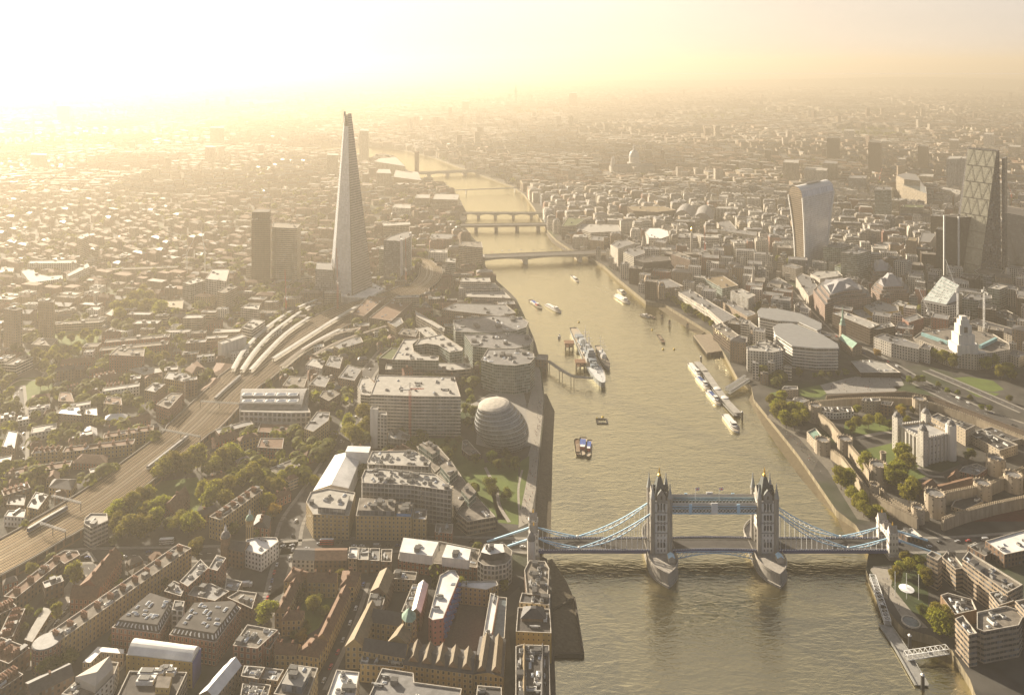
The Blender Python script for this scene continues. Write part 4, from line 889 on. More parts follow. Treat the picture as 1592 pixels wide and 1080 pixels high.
def crane(t,p,h,jib,az,lift,m,label,w=1.8):
    c = ta(t,p,G); r = empty('tower_crane',(*c,G),label,'crane'); b = MB(); n = int(h/3)
    for sx in (-1,1):
        for sy in (-1,1): b.bar((sx*w/2,sy*w/2,0),(sx*w/2,sy*w/2,h),.3)
    for k in range(n):
        z = k*3
        for a,d in (((-1,-1),(1,-1)),((1,-1),(1,1)),((1,1),(-1,1)),((-1,1),(-1,-1))): b.bar((a[0]*w/2,a[1]*w/2,z),(d[0]*w/2,d[1]*w/2,z+3),.18)
    b.build('mast',m,r); b = MB(); d = Vector((math.cos(az)*math.cos(lift),math.sin(az)*math.cos(lift),math.sin(lift))); s = Vector((-math.sin(az),math.cos(az),0)); o = Vector((0,0,h)); n = int(jib/3)
    for a in (s*.7,s*-.7,Vector((0,0,1.3))): b.bar(o+a,o+d*jib+a*.3,.28)
    for k in range(n): b.bar(o+d*(k*3)+s*.7,o+d*(k*3+1.5)+Vector((0,0,1.3)),.16); b.bar(o+d*(k*3+3)-s*.7,o+d*(k*3+1.5)+Vector((0,0,1.3)),.16)
    b.build('jib',m,r); b = MB(); e = Vector((math.cos(az),math.sin(az),0)); b.bar(o,o-e*9,1.6,.8); b.bar(o-e*7-Vector((0,0,1)),o-e*9.5-Vector((0,0,1)),2,2.4); b.bar(o,o+Vector((0,0,7)),.6); b.bar(o+Vector((0,0,7)),o-e*8,.2); b.bar(o+Vector((0,0,7)),o+d*jib*.6,.2); b.build('counter_jib',UNITM,r); b = MB(); b.box((e.x*1.2+s.x*1.5,e.y*1.2+s.y*1.5),(1.6,1.6),h-1,h+1.4); b.build('cab',UNITW,r)
crane('B4',(1182,830),50,46,2.0,1.15,CWH,'white luffing crane with jib leaning left over the civic building'); crane('B4',(1345,890),62,6,1.6,.1,CWH,'slim white crane mast over the right wing of the civic building'); crane('B4',(1430,480),40,50,1.9,1.25,CR,'red and white luffing crane beside the near black tower'); crane('A4',(1515,1030),30,28,1.9,1.2,CR,'red crane at the right beside the wedge tower'); crane('A4',(700,900),26,30,.8,.8,CR,'red luffing crane before the ribbed towers'); crane('B4',(1000,835),24,30,2.1,1.1,CWH,'pale luffing jib beside the brick attic office')
crane('B1',(1155,520),40,36,1.1,1.0,CWH,'left of two hazy white cranes over the construction tower'); crane('B1',(1268,520),44,46,2.2,1.0,CWH,'right of two hazy white cranes over the construction tower'); crane('C2',(945,570),50,14,0,.05,CR,'dark lattice crane mast in front of the white ribbed office'); crane('B2',(497,740),46,50,1.9,1.3,CR,'red crane at the foot of the glass spire'); crane('B2',(920,580),30,52,1.75,1.35,CR,'red crane by the bow roofed tower'); crane('B2',(178,770),30,40,2.0,1.3,CR,'hazy red crane in front of the hospital slab'); crane('B3',(1178,400),30,30,1.6,1.4,CR,'red crane beside the brown brick slab')
# ------------------------------------------------------------------ foreground south bank (bottom of the photograph)
r = B('C2','apartment_block','yellow brick flats with cream roof terrace on the road corner','flats',[(345,1030),(568,1040),(606,895),(440,868),(330,892),(302,955)],19,'buff','memb',n=3)
upper(r,'C2',[(375,985),(545,1000),(575,905),(450,890)],23,G+18.1,'glassb','memb',n=5)
r = B('C2','apartment_block','yellow brick flats with dark roof and blue glazed top storey','flats',[(610,1040),(955,1048),(966,965),(632,930)],19,'buff','gravel',n=0)
upper(r,'C2',[(622,1005),(850,1010),(857,938),(640,928)],22.5,G+18.1,'glassb','gravel',n=9)
upper(r,'C2',[(862,1025),(950,1030),(958,968),(872,960)],21,G+18.1,ROOF and 'blue','gravel',n=4)
B('C2','apartment_block','narrow yellow brick annex with blue framed roof deck','flats',[(960,1058),(1045,1062),(1052,1000),(970,995)],17,'buff','gravel',n=3)
# one terrace of shops along the bridge road
for i,(pts,h,w,rf,lab) in enumerate([
 ([(215,235),(352,240),(356,168),(262,165)],9,'pale','slate','pale green painted corner house at the road junction'),
 ([(355,240),(552,240),(556,165),(358,168)],9,'brown','tile','long brown terraced house under one tiled roof'),
 ([(560,226),(618,231),(626,160),(570,158)],10,'tan','white','terraced shop house with bright white flat roof'),
 ([(622,236),(688,238),(692,164),(628,162)],10,'brown','memb','terraced shop house with cluttered grey flat roof'),
 ([(694,241),(756,243),(760,165),(697,166)],9,'brown','lead','terraced shop house with lead grey roof'),
 ([(764,246),(830,249),(836,170),(768,170)],9,'brown','gravel','end terrace shop house beside the white roofed offices')]):
    B('D2','terraced_house',lab,'house',pts,h,w,rf,'gable' if rf in ('slate','tile') else 'flat',n=2,rise=3,group='terrace along the bridge road')
r = B('D2','office_block','red brick offices with two white roof storeys','offices',[(870,232),(1085,258),(1360,285),(1378,172),(1110,118),(900,98)],(285,365),'red','gravel',n=3)
upper(r,'D2',[(880,188),(1082,214),(1122,128),(905,100)],22.5,G+16,'plain','white',n=2)
upper(r,'D2',[(1142,220),(1308,240),(1322,172),(1172,142)],22.5,G+16,'plain','white',n=2)
r = B('D2','office_block','pale curved corner offices with dark mansard and white flat top','offices',[(1362,242),(1400,270),(1470,276),(1540,262),(1572,230),(1578,180),(1530,140),(1405,140)],(276,425),'grid','gravel',n=0)
upper(r,'D2',[(1385,190),(1440,205),(1530,190),(1520,140),(1415,138)],hz('D2',276,425)+4,G+hz('D2',276,425)-1,ROOF and 'slate','white',n=3)
for pts,lab in [([(165,372),(270,380),(335,320),(225,283)],'hipped brick corner house closing the garden courtyard, nearest the road junction'),
 ([(308,376),(488,382),(498,325),(325,320)],'brick terrace row on the far side of the garden courtyard'),
 ([(512,400),(602,404),(640,318),(530,306)],'hipped brick house on the far right corner of the courtyard'),
 ([(108,560),(178,566),(262,385),(212,375)],'brick terrace row on the left side of the courtyard'),
 ([(148,612),(272,610),(294,555),(180,560)],'short hipped brick house inside the courtyard'),
 ([(372,722),(436,735),(580,432),(520,418)],'long brick terrace row on the right side of the courtyard'),
 ([(236,820),(376,842),(436,742),(330,720)],'hipped brick house at the near corner of the courtyard'),
 ([(108,822),(238,828),(268,764),(125,752)],'low brick terrace row closing the near side of the courtyard')]:
    B('D2','terrace_row' if 'row' in lab else 'brick_house',lab,'house',pts,10.5,'buff','tile','hip' if 'hipped' in lab else 'gable',rise=4,hip=.3,chim=2)
B('D2','warehouse','warehouse wing with sunlit yellow slate roof facing the lane','warehouse',[(545,772),(655,775),(742,548),(684,516)],14,'buff','gold','gable',rise=5)
B('D2','warehouse','warehouse wing on the far side of the fountain court','warehouse',[(702,622),(888,648),(920,578),(738,545)],14,'buff','slate','gable',rise=5)
B('D2','warehouse','warehouse wing right of the fountain court, gold lit on one slope','warehouse',[(805,748),(925,752),(988,628),(900,618)],14,'buff','gold','gable',rise=5)
r = B('D2','warehouse','warehouse wing in front of the fountain court with gothic dormers','warehouse',[(652,800),(915,845),(936,772),(680,735)],14,'buff','slate','gable',rise=5)
B('D2','loading_terrace','yellow brick lower terrace in front of the gothic dormers','terrace',[(636,880),(905,905),(915,850),(655,806)],11,'buff','dark',n=4)
r = B('D2','octagonal_tower','octagonal brick tower with pale green copper roof','tower',[(898,600),(920,622),(958,622),(980,598),(976,565),(950,550),(918,552),(898,572)],21,'buff','copper','cone',rise=5,hip=.05)
r = B('D2','sawtooth_warehouse','long dark slated warehouse with five gold lit cross gables','warehouse',[(905,885),(1335,945),(1352,805),(950,750)],(945,1075),'buff','slate','gable',rise=2.5)
h0 = hz('D2',945,1075)
def cross_gables(root, t, ab, cd, n, h, rise, m1, m2, name='cross_gable'):
    """ridged dormers across a roof: ab, cd the two long edges"""
    o = root.location; L = lambda a, b, f: (a[0]+(b[0]-a[0])*f, a[1]+(b[1]-a[1])*f)
    A = [ta(t, p, G + h) for p in ab]; C = [ta(t, p, G + h) for p in cd]
    for k in range(n):
        f0, f1 = (k + .12) / n, (k + .88) / n
        q = ccw([L(*A, f0), L(*A, f1), L(*C, f1), L(*C, f0)]); q = [(a[0]-o.x, a[1]-o.y) for a in q]
        m = MB(); m.gable(q, G + h + .3 - o.z, rise, 0, 1, axis=0 if abs(math.atan2(q[1][1]-q[0][1], q[1][0]-q[0][0]) - math.atan2(C[0][1]-A[0][1], C[0][0]-A[0][0])) % math.pi < .4 else 1)
        m.build(name, [m1, m2], root)
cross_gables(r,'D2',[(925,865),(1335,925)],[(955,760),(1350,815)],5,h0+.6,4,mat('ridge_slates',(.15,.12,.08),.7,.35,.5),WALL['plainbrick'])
r = B('D2','sawtooth_warehouse','dark slated warehouse with two long gold lit cross gables','warehouse',[(1337,945),(1522,962),(1536,730),(1380,714)],(962,1080),'buff','slate','gable',rise=2)
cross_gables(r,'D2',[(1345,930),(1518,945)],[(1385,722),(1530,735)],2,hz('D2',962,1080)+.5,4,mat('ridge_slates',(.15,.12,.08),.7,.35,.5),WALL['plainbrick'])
r = B('D2','apartment_block','long pink rendered flats with white flat roof and blue balconies','flats',[(1060,592),(1085,610),(1150,598),(1250,345),(1225,302),(1185,300),(1130,332)],(600,762),'pink','white',n=3)
zz = hz('D2',600,762)
BALC = proto('balcony', lambda b: (b.lathe((0,0),[(1.0,0),(1.0,.12),(.93,.12)],10,0), b.lathe((0,0),[(1.0,.5),(1.0,.6),(.95,.6)],10,0), [b.bar((math.cos(a),math.sin(a),0),(math.cos(a),math.sin(a),.55),.06) for a in [i*.63 for i in range(10)]]), [mat('blue_balcony_paint', (.10,.16,.36), .5)])
p0, p1 = ta('D2',(1150,598),G+zz), ta('D2',(1250,345),G+zz)
for k in range(7):
    for lv in range(4):
        f = (k + .5) / 7; put('balcony', BALC, r, (p0[0]+(p1[0]-p0[0])*f-r.location.x, p0[1]+(p1[1]-p0[1])*f-r.location.y, 3.0 + lv * 3.4), 0, (2.0,2.0,1.8))
B('D2','apartment_block','narrow pink and brick range with white ribbed roof beside the alley','flats',[(1395,712),(1448,714),(1492,462),(1442,440)],13,'pink','white',n=2)
B('D2','apartment_block','brick range with rounded white roof across the back of the paved square','flats',[(1250,402),(1418,422),(1492,392),(1480,366),(1268,370)],12,'buff','white',n=1)
B('D2','glazed_arcade','row of glass barrel bays beside the white ribbed roof','arcade',[(1450,714),(1530,722),(1545,470),(1494,464)],10,'glassd','glass',n=0)
B('D2','warehouse','slim warehouse with white ridge roof between alley and brick wall','warehouse',[(955,560),(1010,566),(1056,392),(1000,386)],12,'brown','white','gable',rise=3)
B('D2','warehouse','terraced warehouse flats with stepped roof gardens','warehouse',[(890,558),(950,562),(998,388),(960,390)],9,'tan','gravel',n=6)
B('D2','warehouse','cluttered roof warehouse with blue steel plant deck by the lane','warehouse',[(672,532),(770,545),(790,470),(700,440)],12,'brown','dark',n=9)
B('D2','warehouse','brown roofed warehouse with rooflights at the head of the lane','warehouse',[(702,432),(800,450),(846,330),(760,310)],12,'brown','gold','gable',rise=4)
B('D2','warehouse','low brick block with yellow end wall behind the red offices','warehouse',[(830,352),(980,362),(990,312),(850,300)],9,'tan','gravel',n=4)
r = B('D2','office_block','concrete offices with white set back top storey at the lower edge','offices',[(100,1065),(310,1092),(376,905),(205,880)],15,'buff','gravel',n=0)
upper(r,'D2',[(150,1002),(276,1022),(336,908),(210,888)],18.5,G+14,'glassb','memb',n=3)
B('D2','office_block','white rendered block with white roof plant at the lower edge','offices',[(420,1110),(598,1110),(632,930),(490,915)],13,'white','white',n=7)
r = B('D2','warehouse','hipped warehouse with wide lead flat and yellow edges at the lower edge','warehouse',[(680,1100),(960,1110),(1250,1110),(1266,1032),(972,992),(966,935),(772,905)],14,'buff','lead',n=5)
B('D2','warehouse','dark roofed brick range with three arched gables beside the alley','warehouse',[(1350,1110),(1515,1110),(1512,1024),(1362,1012)],13,'buff','slate',n=2)
B('D2','apartment_block','white and brick flats with black roof deck left of the courtyard','flats',[(-60,752),(78,792),(140,690),(-10,652)],(792,905),'red','dark',n=6)
B('D2','workshop','long low workshop with lead roof below the flats with black roof deck','workshop',[(-80,955),(125,985),(165,915),(-40,890)],9,'tan','lead',n=3)
B('D2','workshop','yellow brick yard building at the foot of the lead roofed workshop','workshop',[(-60,1085),(60,1100),(85,1010),(-50,990)],9,'buff','dark',n=4)
r = B('D2','apartment_block','tall white modern flats with stepped balconies','flats',[(-77,175),(25,205),(132,122),(120,98),(0,96),(-70,112)],(205,312),'white','white',n=2)
# ------------------------------------------------------------------ foreground, lower left
r = B('D1','apartment_block','flatiron flats with orange balcony bands beside the railway','flats',[(518,12),(562,40),(668,-8),(662,-50),(560,-52),(525,-20)],(40,172),'ribbon','memb',n=3)
def mansion(t, a, b, w, h, n):
    """a long mansion block cut into joined house bays along a line"""
    A, Bp = ta(t, a, G + h), ta(t, b, G + h)
    d = Vector((Bp[0]-A[0], Bp[1]-A[1])); L = d.length; d.normalize(); nrm = Vector((-d.y, d.x))
    return A, d, L, nrm
def long_block(t, a, b, width, h, name, label, wall, roof, step=0, n=6, chim=6, cat='flats', **k):
    A, d, L, nr = mansion(t, a, b, width, h, n); w2 = width / 2
    q = [(A[0]-nr.x*w2, A[1]-nr.y*w2), (A[0]+d.x*L-nr.x*w2, A[1]+d.y*L-nr.y*w2), (A[0]+d.x*L+nr.x*w2, A[1]+d.y*L+nr.y*w2), (A[0]+nr.x*w2, A[1]+nr.y*w2)]
    root = B(t, name, label, cat, q, h, wall, roof, n=n, world=True, **k)
    for i in range(chim):
        f = (i + .5) / chim; c = Vector(A) + d * (L * f) - Vector(root.location[:2])
        put('chimney', CHIMNEY, root, (c.x, c.y, h + root.location.z - root.location.z - .9), math.atan2(d.y, d.x) + 1.57, (4.5, 1.6, 4))
    return root
r = long_block('D1',(300,735),(1145,150),13,16,'mansion_block','long five storey brick mansion block running diagonally with many chimney stacks','buff','gravel',n=14,chim=11,bay=2.8,fl=3.1)
o_ = r.location
rb = MB(); c_ = ta('D1',(290,742),G+16); rb.lathe((0,0),[(8.2,G-o_.z),(8.2,G+16-o_.z)],20); rb.lathe((0,0),[(8.2,G+16-o_.z),(7.6,G+16.5-o_.z)],20,1)
rb.u = [(u*1.0, v*5) for u, v in rb.u]
bt = rb.build('rounded_end', [WALL['red'], ROOF['lead']], r); bt.location = (c_[0]-o_.x, c_[1]-o_.y, 0)
B('D1','school_building','brown gabled brick hall beside the car park, tall chimney at its far end','hall',[(488,402),(618,422),(756,214),(690,200),(600,262)][:2]+[(756,214),(668,205)],13,'red','tile','gable',rise=6,chim=3)
B('D1','school_building','orange brick school front with paired white windows','school',[(433,478),(598,486),(636,410),(472,398)],11,'red','tile','gable',rise=5)
for pts,pin,lab in [([(690,655),(985,695),(1092,505),(928,452)],[(722,612),(962,640),(1088,502),(932,455)],'left of two red brick blocks with mansard storey and scattered skylights'),
                    ([(1045,700),(1335,748),(1492,535),(1452,508),(1190,520)],[(1092,668),(1330,708),(1456,512),(1195,522)],'right of two red brick blocks with mansard storey and scattered skylights')]:
    H_ = 15.0
    r = B('D1','brick_office',lab,'offices',pts,H_,'red','dark',n=0,bay=2.8)
    q = ccw([ta('D1',a,G+H_) for a in pts]); i = inset(q, 2.6); o = r.location; m = MB()
    m.walls([(a[0]-o.x,a[1]-o.y) for a in inset(q,.7)], H_-.6, H_+3.6, 0, 3, 4, poly1=[(a[0]-o.x,a[1]-o.y) for a in i]); m.cap([(a[0]-o.x,a[1]-o.y) for a in i], H_+3.6, 1)
    m.build('mansard', [facade('mansard_slates', (.06,.055,.05), (.30,.31,.33), ww=.34, wh=.5, lit=.8), ROOF['dark']], r)
    clutter(r, [(a[0]-o.x,a[1]-o.y) for a in i], H_+3.6, 15, random.Random(4), (2,), .9)
B('D1','stair_tower','white glazed stair tower joining the two red brick blocks','tower',[(1062,545),(1132,552),(1142,492),(1080,486)],18,'grid','memb',n=1)
r = B('D1','youth_hall','yellow rendered building with white barrel roof and blue end wall','hall',[(780,825),(1190,872),(1240,782),(850,728)],(870,1030),'yellow','dark',n=0,par=.3)
h_ = hz('D1',870,1030); q = ccw([ta('D1',a,G+h_) for a in [(785,822),(1185,866),(1236,778),(852,726)]]); o = r.location
def barrel(root, q, z, rise, m, name='barrel_roof', seg=8, axis=0, over=.0):
    q = [(a[0]-root.location.x, a[1]-root.location.y) for a in q]
    if axis: q = q[1:] + q[:1]
    b = MB(); L = lambda a, c, f: (a[0]+(c[0]-a[0])*f, a[1]+(c[1]-a[1])*f)
    pr = [(i / seg, math.sin(math.pi * i / seg) ** .8) for i in range(seg + 1)]
    for (f0, h0), (f1, h1) in zip(pr, pr[1:]):
        a0, a1, b0, b1 = L(q[0], q[3], f0), L(q[0], q[3], f1), L(q[1], q[2], f0), L(q[1], q[2], f1)
        z0, z1 = z + h0 * rise, z + h1 * rise
        b.face([(*a0, z0), (*b0, z0), (*b1, z1), (*a1, z1)])
        b.face([(*a0, z), (*a0, z0), (*a1, z1), (*a1, z)]); b.face([(*b0, z), (*b1, z), (*b1, z1), (*b0, z0)])
    return b.build(name, m, root, smooth=False)
ed = edge_dir(q); k_ = 0 if abs(math.sin(math.atan2(q[1][1]-q[0][1], q[1][0]-q[0][0]) - ed)) < .3 else 1
barrel(r, q, h_ - .2, 4, ROOF['white'], axis=k_)
bl = MB(); a, b_ = ta('D1',(1190,872),G+h_), ta('D1',(1240,782),G+h_)
bl.bar((a[0]-o.x+.3,a[1]-o.y,h_/2),(b_[0]-o.x+.3,b_[1]-o.y,h_/2),.5,h_); bl.build('blue_end_wall', mat('cobalt_render', (.05,.065,.21), .7), r)
r = B('D1','office_block','dark flat roofed office with white plant and striped side wall at the lower edge','offices',[(715,1100),(1075,1110),(1158,930),(800,922)],16,'ribdark','dark',n=0)
upper(r,'D1',[(960,1025),(1045,1030),(1062,960),(975,955)],19,G+15,'yellow','gravel',n=0)
for (x,y,w,l) in [(905,985,10,5),(925,938,12,5),(1000,930,4,6),(1060,935,5,4),(1030,915,6,4)]:
    c = ta('D1',(x,y),G+16); put('rooftop_unit', UNITS[1][1], r, (c[0]-r.location.x, c[1]-r.location.y, 15.1), edge_dir([ta('D1',p,G+16) for p in [(715,1100),(1075,1110),(1158,930),(800,922)]]), (w,l,3))
r = B('D1','hotel_building','white building under a pointed cream sail roof at the lower edge','hotel',[(380,1065),(560,1100),(700,960),(735,870),(640,860),(470,985)],12,'white','gravel',n=6)
m = MB(); o = r.location; pk = [( *ta('D1',p,G+z), G+z) for p,z in [((465,962),16),((590,1020),15),((702,905),15),((678,832),21),((600,930),19)]]
pk = [(x-o.x,y-o.y,z-o.z) for x,y,z in pk]
for i in range(4): m.face([pk[i], pk[(i+1)%4], pk[4]])
for i in range(4): a, b_ = pk[i], pk[(i+1)%4]; m.face([(a[0],a[1],11),(b_[0],b_[1],11),b_,a])
m.build('sail_roof', mat('cream_membrane', (.50,.44,.36), .7, .15), r)
B('D1','workshop','bent strip of white sheet roof behind the sail roof','workshop',[(510,872),(560,872),(625,806),(765,818),(768,790),(605,774)],8,'tan','white',n=0,par=0)
B('D1','workshop','long shed with pale standing seam ridge roof at the lower edge','shed',[(1235,1068),(1330,1090),(1492,892),(1422,856)],10,'tan','white','gable',rise=3.5)
B('D1','brick_office','red brick frame block with deep window bays and white roof plant','offices',[(1440,765),(1592,785),(1720,670),(1530,636)],15,'red','gravel',n=7,bay=4)
B('D1','workshop','curved grey roof shop with brown side behind the seam roofed shed','workshop',[(1490,955),(1600,975),(1640,900),(1510,890)],11,'brown','lead',n=3)
B('D1','workshop','yard house with roof garden at the bottom beside the long shed','workshop',[(1485,1085),(1600,1105),(1640,1020),(1500,1000)],9,'buff','gravel',n=5)
for pts,h,w,rf,lab in [
 ([(1110,372),(1162,402),(1292,285),(1240,232)],14,'red','lead','long red brick wing with lead gutter roof behind the mansion block'),
 ([(1290,290),(1345,305),(1400,225),(1340,205)],16,'red','lead','red brick stair wing with glass lantern'),
 ([(1015,430),(1120,462),(1150,400),(1075,365)],11,'brown','lead','low brick service block with grey roof huts'),
 ([(1160,455),(1330,490),(1420,430),(1300,380),(1200,400)],10,'brown','lead','low lead roofed hall with ridge vents among the brick wings'),
 ([(1390,420),(1470,430),(1500,370),(1400,350)],7,'brown','lead','single storey shed with lead roof beside two white lorries'),
 ([(1405,470),(1560,540),(1590,440),(1480,425)],9,'brown','gravel','brown yard block with stepped flat roofs'),
 ([(1410,170),(1505,190),(1545,130),(1425,125)],13,'brown','slate','dark slated hall next to the domed turret'),
 ([(1500,230),(1592,240),(1640,190),(1520,180)],6,'white','copper','low white shop canopy block in front of the white flats')]:
    B('D1','brick_building',lab,'building',pts,h,w,rf,'flat' if rf!='slate' else 'gable',n=3)
def dome_tower(t, p, zb, h, rad, label, mw, md, gold=None):
    c = ta(t, p, G); r = empty('domed_turret', (*c, G), label, 'turret')
    b = MB(); b.lathe((0,0),[(rad,0),(rad,h),(rad*1.15,h),(rad*1.15,h+.6)],12); b.build('drum', mw, r)
    d = MB(); d.lathe((0,0),[(rad,h+.6),(rad*.98,h+rad*.5),(rad*.75,h+rad*1.0),(rad*.4,h+rad*1.35),(.3,h+rad*1.5)],14); d.build('dome', md, r, smooth=True)
    l = MB(); l.lathe((0,0),[(rad*.28,h+rad*1.45),(rad*.28,h+rad*2),(.05,h+rad*2.9)],8); l.build('lantern', UNITW, r); return r
dome_tower('D1',(1395,265),0,20,3.5,'small lead dome with white lantern on a brick turret',WALL['plainbrick'],ROOF['lead'])
dome_tower('D1',(1545,150),0,20,3.0,'green copper capped square turret beside the old yellow block',WALL['buff'],ROOF['copper'])
for a,b_,w,h,lab in [((60,468),(388,208),10,10,'long balconied terrace of flats facing the car park by the viaduct'),
 ((-40,560),(80,500),12,10,'brown terrace block on the left edge, upper'),((30,720),(110,545),9,9,'balconied brown block with white stair rail at the left edge'),
 ((-60,760),(120,830),14,11,'dark gabled brown block at the left edge above the bend'),((-30,1010),(105,920),13,9,'dark corner block at the lower left edge')]:
    long_block('D1',a,b_,w,h,'terrace_flats',lab,'brown','tile',n=2,chim=4)
B('D1','workshop','narrow grey strip roof garages along the bend','garages',[(150,730),(200,745),(325,545),(270,530)],4,'tan','memb',n=0,par=0)
B('D1','apartment_block','red and brown balconied flats behind the tree by the viaduct','flats',[(330,215),(400,262),(495,205),(480,180),(400,178)],11,'brown','tile',n=2)
for a,b_,w,h,lab in [((1330,1055),(1592,870),12,17,'long brick mansion block between the park trees and the main road')]:
    long_block('C1',a,b_,w,h,'mansion_block',lab,'buff','gravel',n=8,chim=6,bay=2.8,fl=3.1)
B('C1','church_hall','brown church like hall with orange tiled roof among the park trees','hall',[(1010,975),(1085,1035),(1175,920),(1110,890)],9,'red','tile','gable',rise=7,chim=1)
B('C2','old_pub','dark gabled corner house with small turret at the road bend','house',[(-30,1105),(70,1120),(85,1050),(0,1035)],11,'red','slate','hip',rise=4,hip=.25,chim=3)
# ------------------------------------------------------------------ south bank, middle
def loft(b, levels, mi=0, cap=True, bay=3.0):
    """stack of (polygon, z); uv in bays and storeys"""
    for k in range(len(levels) - 1):
        (p, z0), (q, z1) = levels[k], levels[k+1]; n = len(p); v0 = round(z0 / 3.8); v1 = max(v0 + 1, round(z1 / 3.8))
        for i in range(n):
            j = (i + 1) % n; L = max(1, round(math.hypot(levels[0][0][j][0]-levels[0][0][i][0], levels[0][0][j][1]-levels[0][0][i][1]) / bay)); o = i * 31
            b.face([(*p[i], z0), (*p[j], z0), (*q[j], z1), (*q[i], z1)], mi, [(o, v0), (o+L, v0), (o+L, v1), (o, v1)])
    if cap: b.cap(levels[-1][0], levels[-1][1], mi)
# egg shaped glass hall
c = at(789, 691); r = empty('glass_hall', (*c, G), 'leaning egg shaped glass hall by the riverside walk', 'hall'); occupy([(c[0]+30*math.cos(a), c[1]+30*math.sin(a)) for a in [i*.63 for i in range(10)]])
prof = [(0,17),(4,20.5),(8,23),(12,24.6),(16,25.5),(20,25.7),(24,25),(28,23.8),(32,22),(36,19.8),(40,17.4),(43,15.6)]
EGG = facade('egg_glass', (.27,.275,.27), (.05,.058,.058), vary=.25, ww=.93, wh=.62, spec=.9, rough=.12, lit=.8)
b = MB(); N_ = 44
ring = lambda z, rr: [(-.30*z + rr*math.cos(2*math.pi*i/N_), -.22*z + rr*.96*math.sin(2*math.pi*i/N_), z + .10*rr*math.cos(2*math.pi*i/N_ - .6)*z/43) for i in range(N_)]
for (z0,r0),(z1,r1) in zip(prof, prof[1:]):
    A, C = ring(z0, r0), ring(z1, r1)
    for i in range(N_):
        j = (i+1) % N_; b.face([A[i],A[j],C[j],C[i]], 0, [(i,z0/4),(i+1,z0/4),(i+1,z0/4+1),(i,z0/4+1)])
b.build('glass_shell', EGG, r)
b = MB(); rings = [ring(43,15.6), ring(44.3,14.9), ring(45.3,12), ring(46.0,7), ring(46.3,.2)]
for A, C in zip(rings, rings[1:]):
    for i in range(N_): j = (i+1) % N_; b.face([A[i],A[j],C[j],C[i]])
b.build('roof', [PAR, ROOF['lead']], r)
for z_ in (6,10,14,18,22,26,30,34,38):
    m = MB(); rr = [x for x in prof]; R0 = next(r0 + (r1-r0)*(z_-z0)/(z1-z0) for (z0,r0),(z1,r1) in zip(prof,prof[1:]) if z0 <= z_ <= z1)
    A, C = ring(z_, R0+.25), ring(z_+.35, R0+.25)
    for i in range(N_): j = (i+1) % N_; m.face([A[i],A[j],C[j],C[i]])
    m.build('floor_band', UNITM, r)
# glass spire tower
bp = [at(*q) for q in [(514,452),(519,460),(547,467),(577,453),(562,441),(526,438)]]; c = cen(bp); r = empty('glass_spire_tower', (*c, G), 'very tall tapering glass spire tower with splintered top', 'tower'); occupy(bp, 8)
base = ccw([((a[0]-c[0])*1.1, (a[1]-c[1])*1.1) for a in bp]); ap = Vector((at(537,177,299)[0]-c[0], 0))
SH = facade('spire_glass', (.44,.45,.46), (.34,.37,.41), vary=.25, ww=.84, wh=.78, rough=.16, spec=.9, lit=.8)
SH2 = facade('spire_glass_shaded', (.22,.20,.17), (.10,.10,.10), vary=.25, ww=1.1, wh=.70, rough=.25, spec=.9, lit=.7)  # darker copy of the spire glass, shade of right and rear facets in colour
sc = lambda f: [(a[0]*(1-.84*f) + ap.x*.84*f, a[1]*(1-.84*f) + ap.y*.84*f) for a in base]
for i in range(6):
    m = MB(); j = (i+1) % 6; top = [.985,.93,1.0,.95,.99,.92][i]
    a0, a1 = Vector(base[i]), Vector(base[j]); gp = (a1-a0)*.025
    lv = [0,.2,.4,.6,.8,top]
    for f0, f1 in zip(lv, lv[1:]):
        A, C = sc(f0), sc(f1); g0, g1 = gp*(1-f0), gp*(1-f1)
        m.face([(A[i][0]+g0.x, A[i][1]+g0.y, 293*f0), (A[j][0]-g0.x, A[j][1]-g0.y, 293*f0), (C[j][0]-g1.x, C[j][1]-g1.y, 293*f1), (C[i][0]+g1.x, C[i][1]+g1.y, 293*f1)], 0, [(0, 293*f0/4), (9, 293*f0/4), (9, 293*f1/4), (0, 293*f1/4)])
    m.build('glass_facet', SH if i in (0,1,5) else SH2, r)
m = MB(); loft(m, [([(a*.96, b_*.96) for a, b_ in sc(f)], 293*f) for f in (0,.3,.6,.86)]); m.build('core', UNITD, r)
m = MB()
for k, (dx, zt) in enumerate([(-4.4,296),(4.6,292),(0,280)]):
    m.bar((ap.x+dx*1.1,ap.y-2,240),(ap.x+dx*.9,ap.y-1,zt),3.0 if k<2 else 1.5,1.2)
m.build('tip', SH2, r)
# hospital towers
r = B('B2','hospital_tower','tall dark concrete tower with crown of masts, left of the banded slab','tower',[(-36,165),(80,165),(88,148),(-10,138)],(160,570),'bronze','dark',n=3,bay=2.6)
upper(r,'B2',[(-34,118),(74,118),(84,102),(-5,100)],hz('B2',160,570)+11,G+hz('B2',160,570)-1,'bronze','dark')
B('B2','hospital_slab','broad concrete slab tower with pale horizontal bands','tower',[(92,212),(245,218),(270,190),(98,180)],(212,560),'ribconc','gravel',n=4)
B('B2','office_block','glass cube offices at the left foot of the glass spire','offices',[(360,470),(470,478),(482,432),(368,425)],(478,650),'glassb','glass',n=0)
B('B2','office_block','brown glass offices in front of the glass spire','offices',[(478,412),(572,415),(578,395),(486,392)],(412,590),'glassg','lead',n=0)
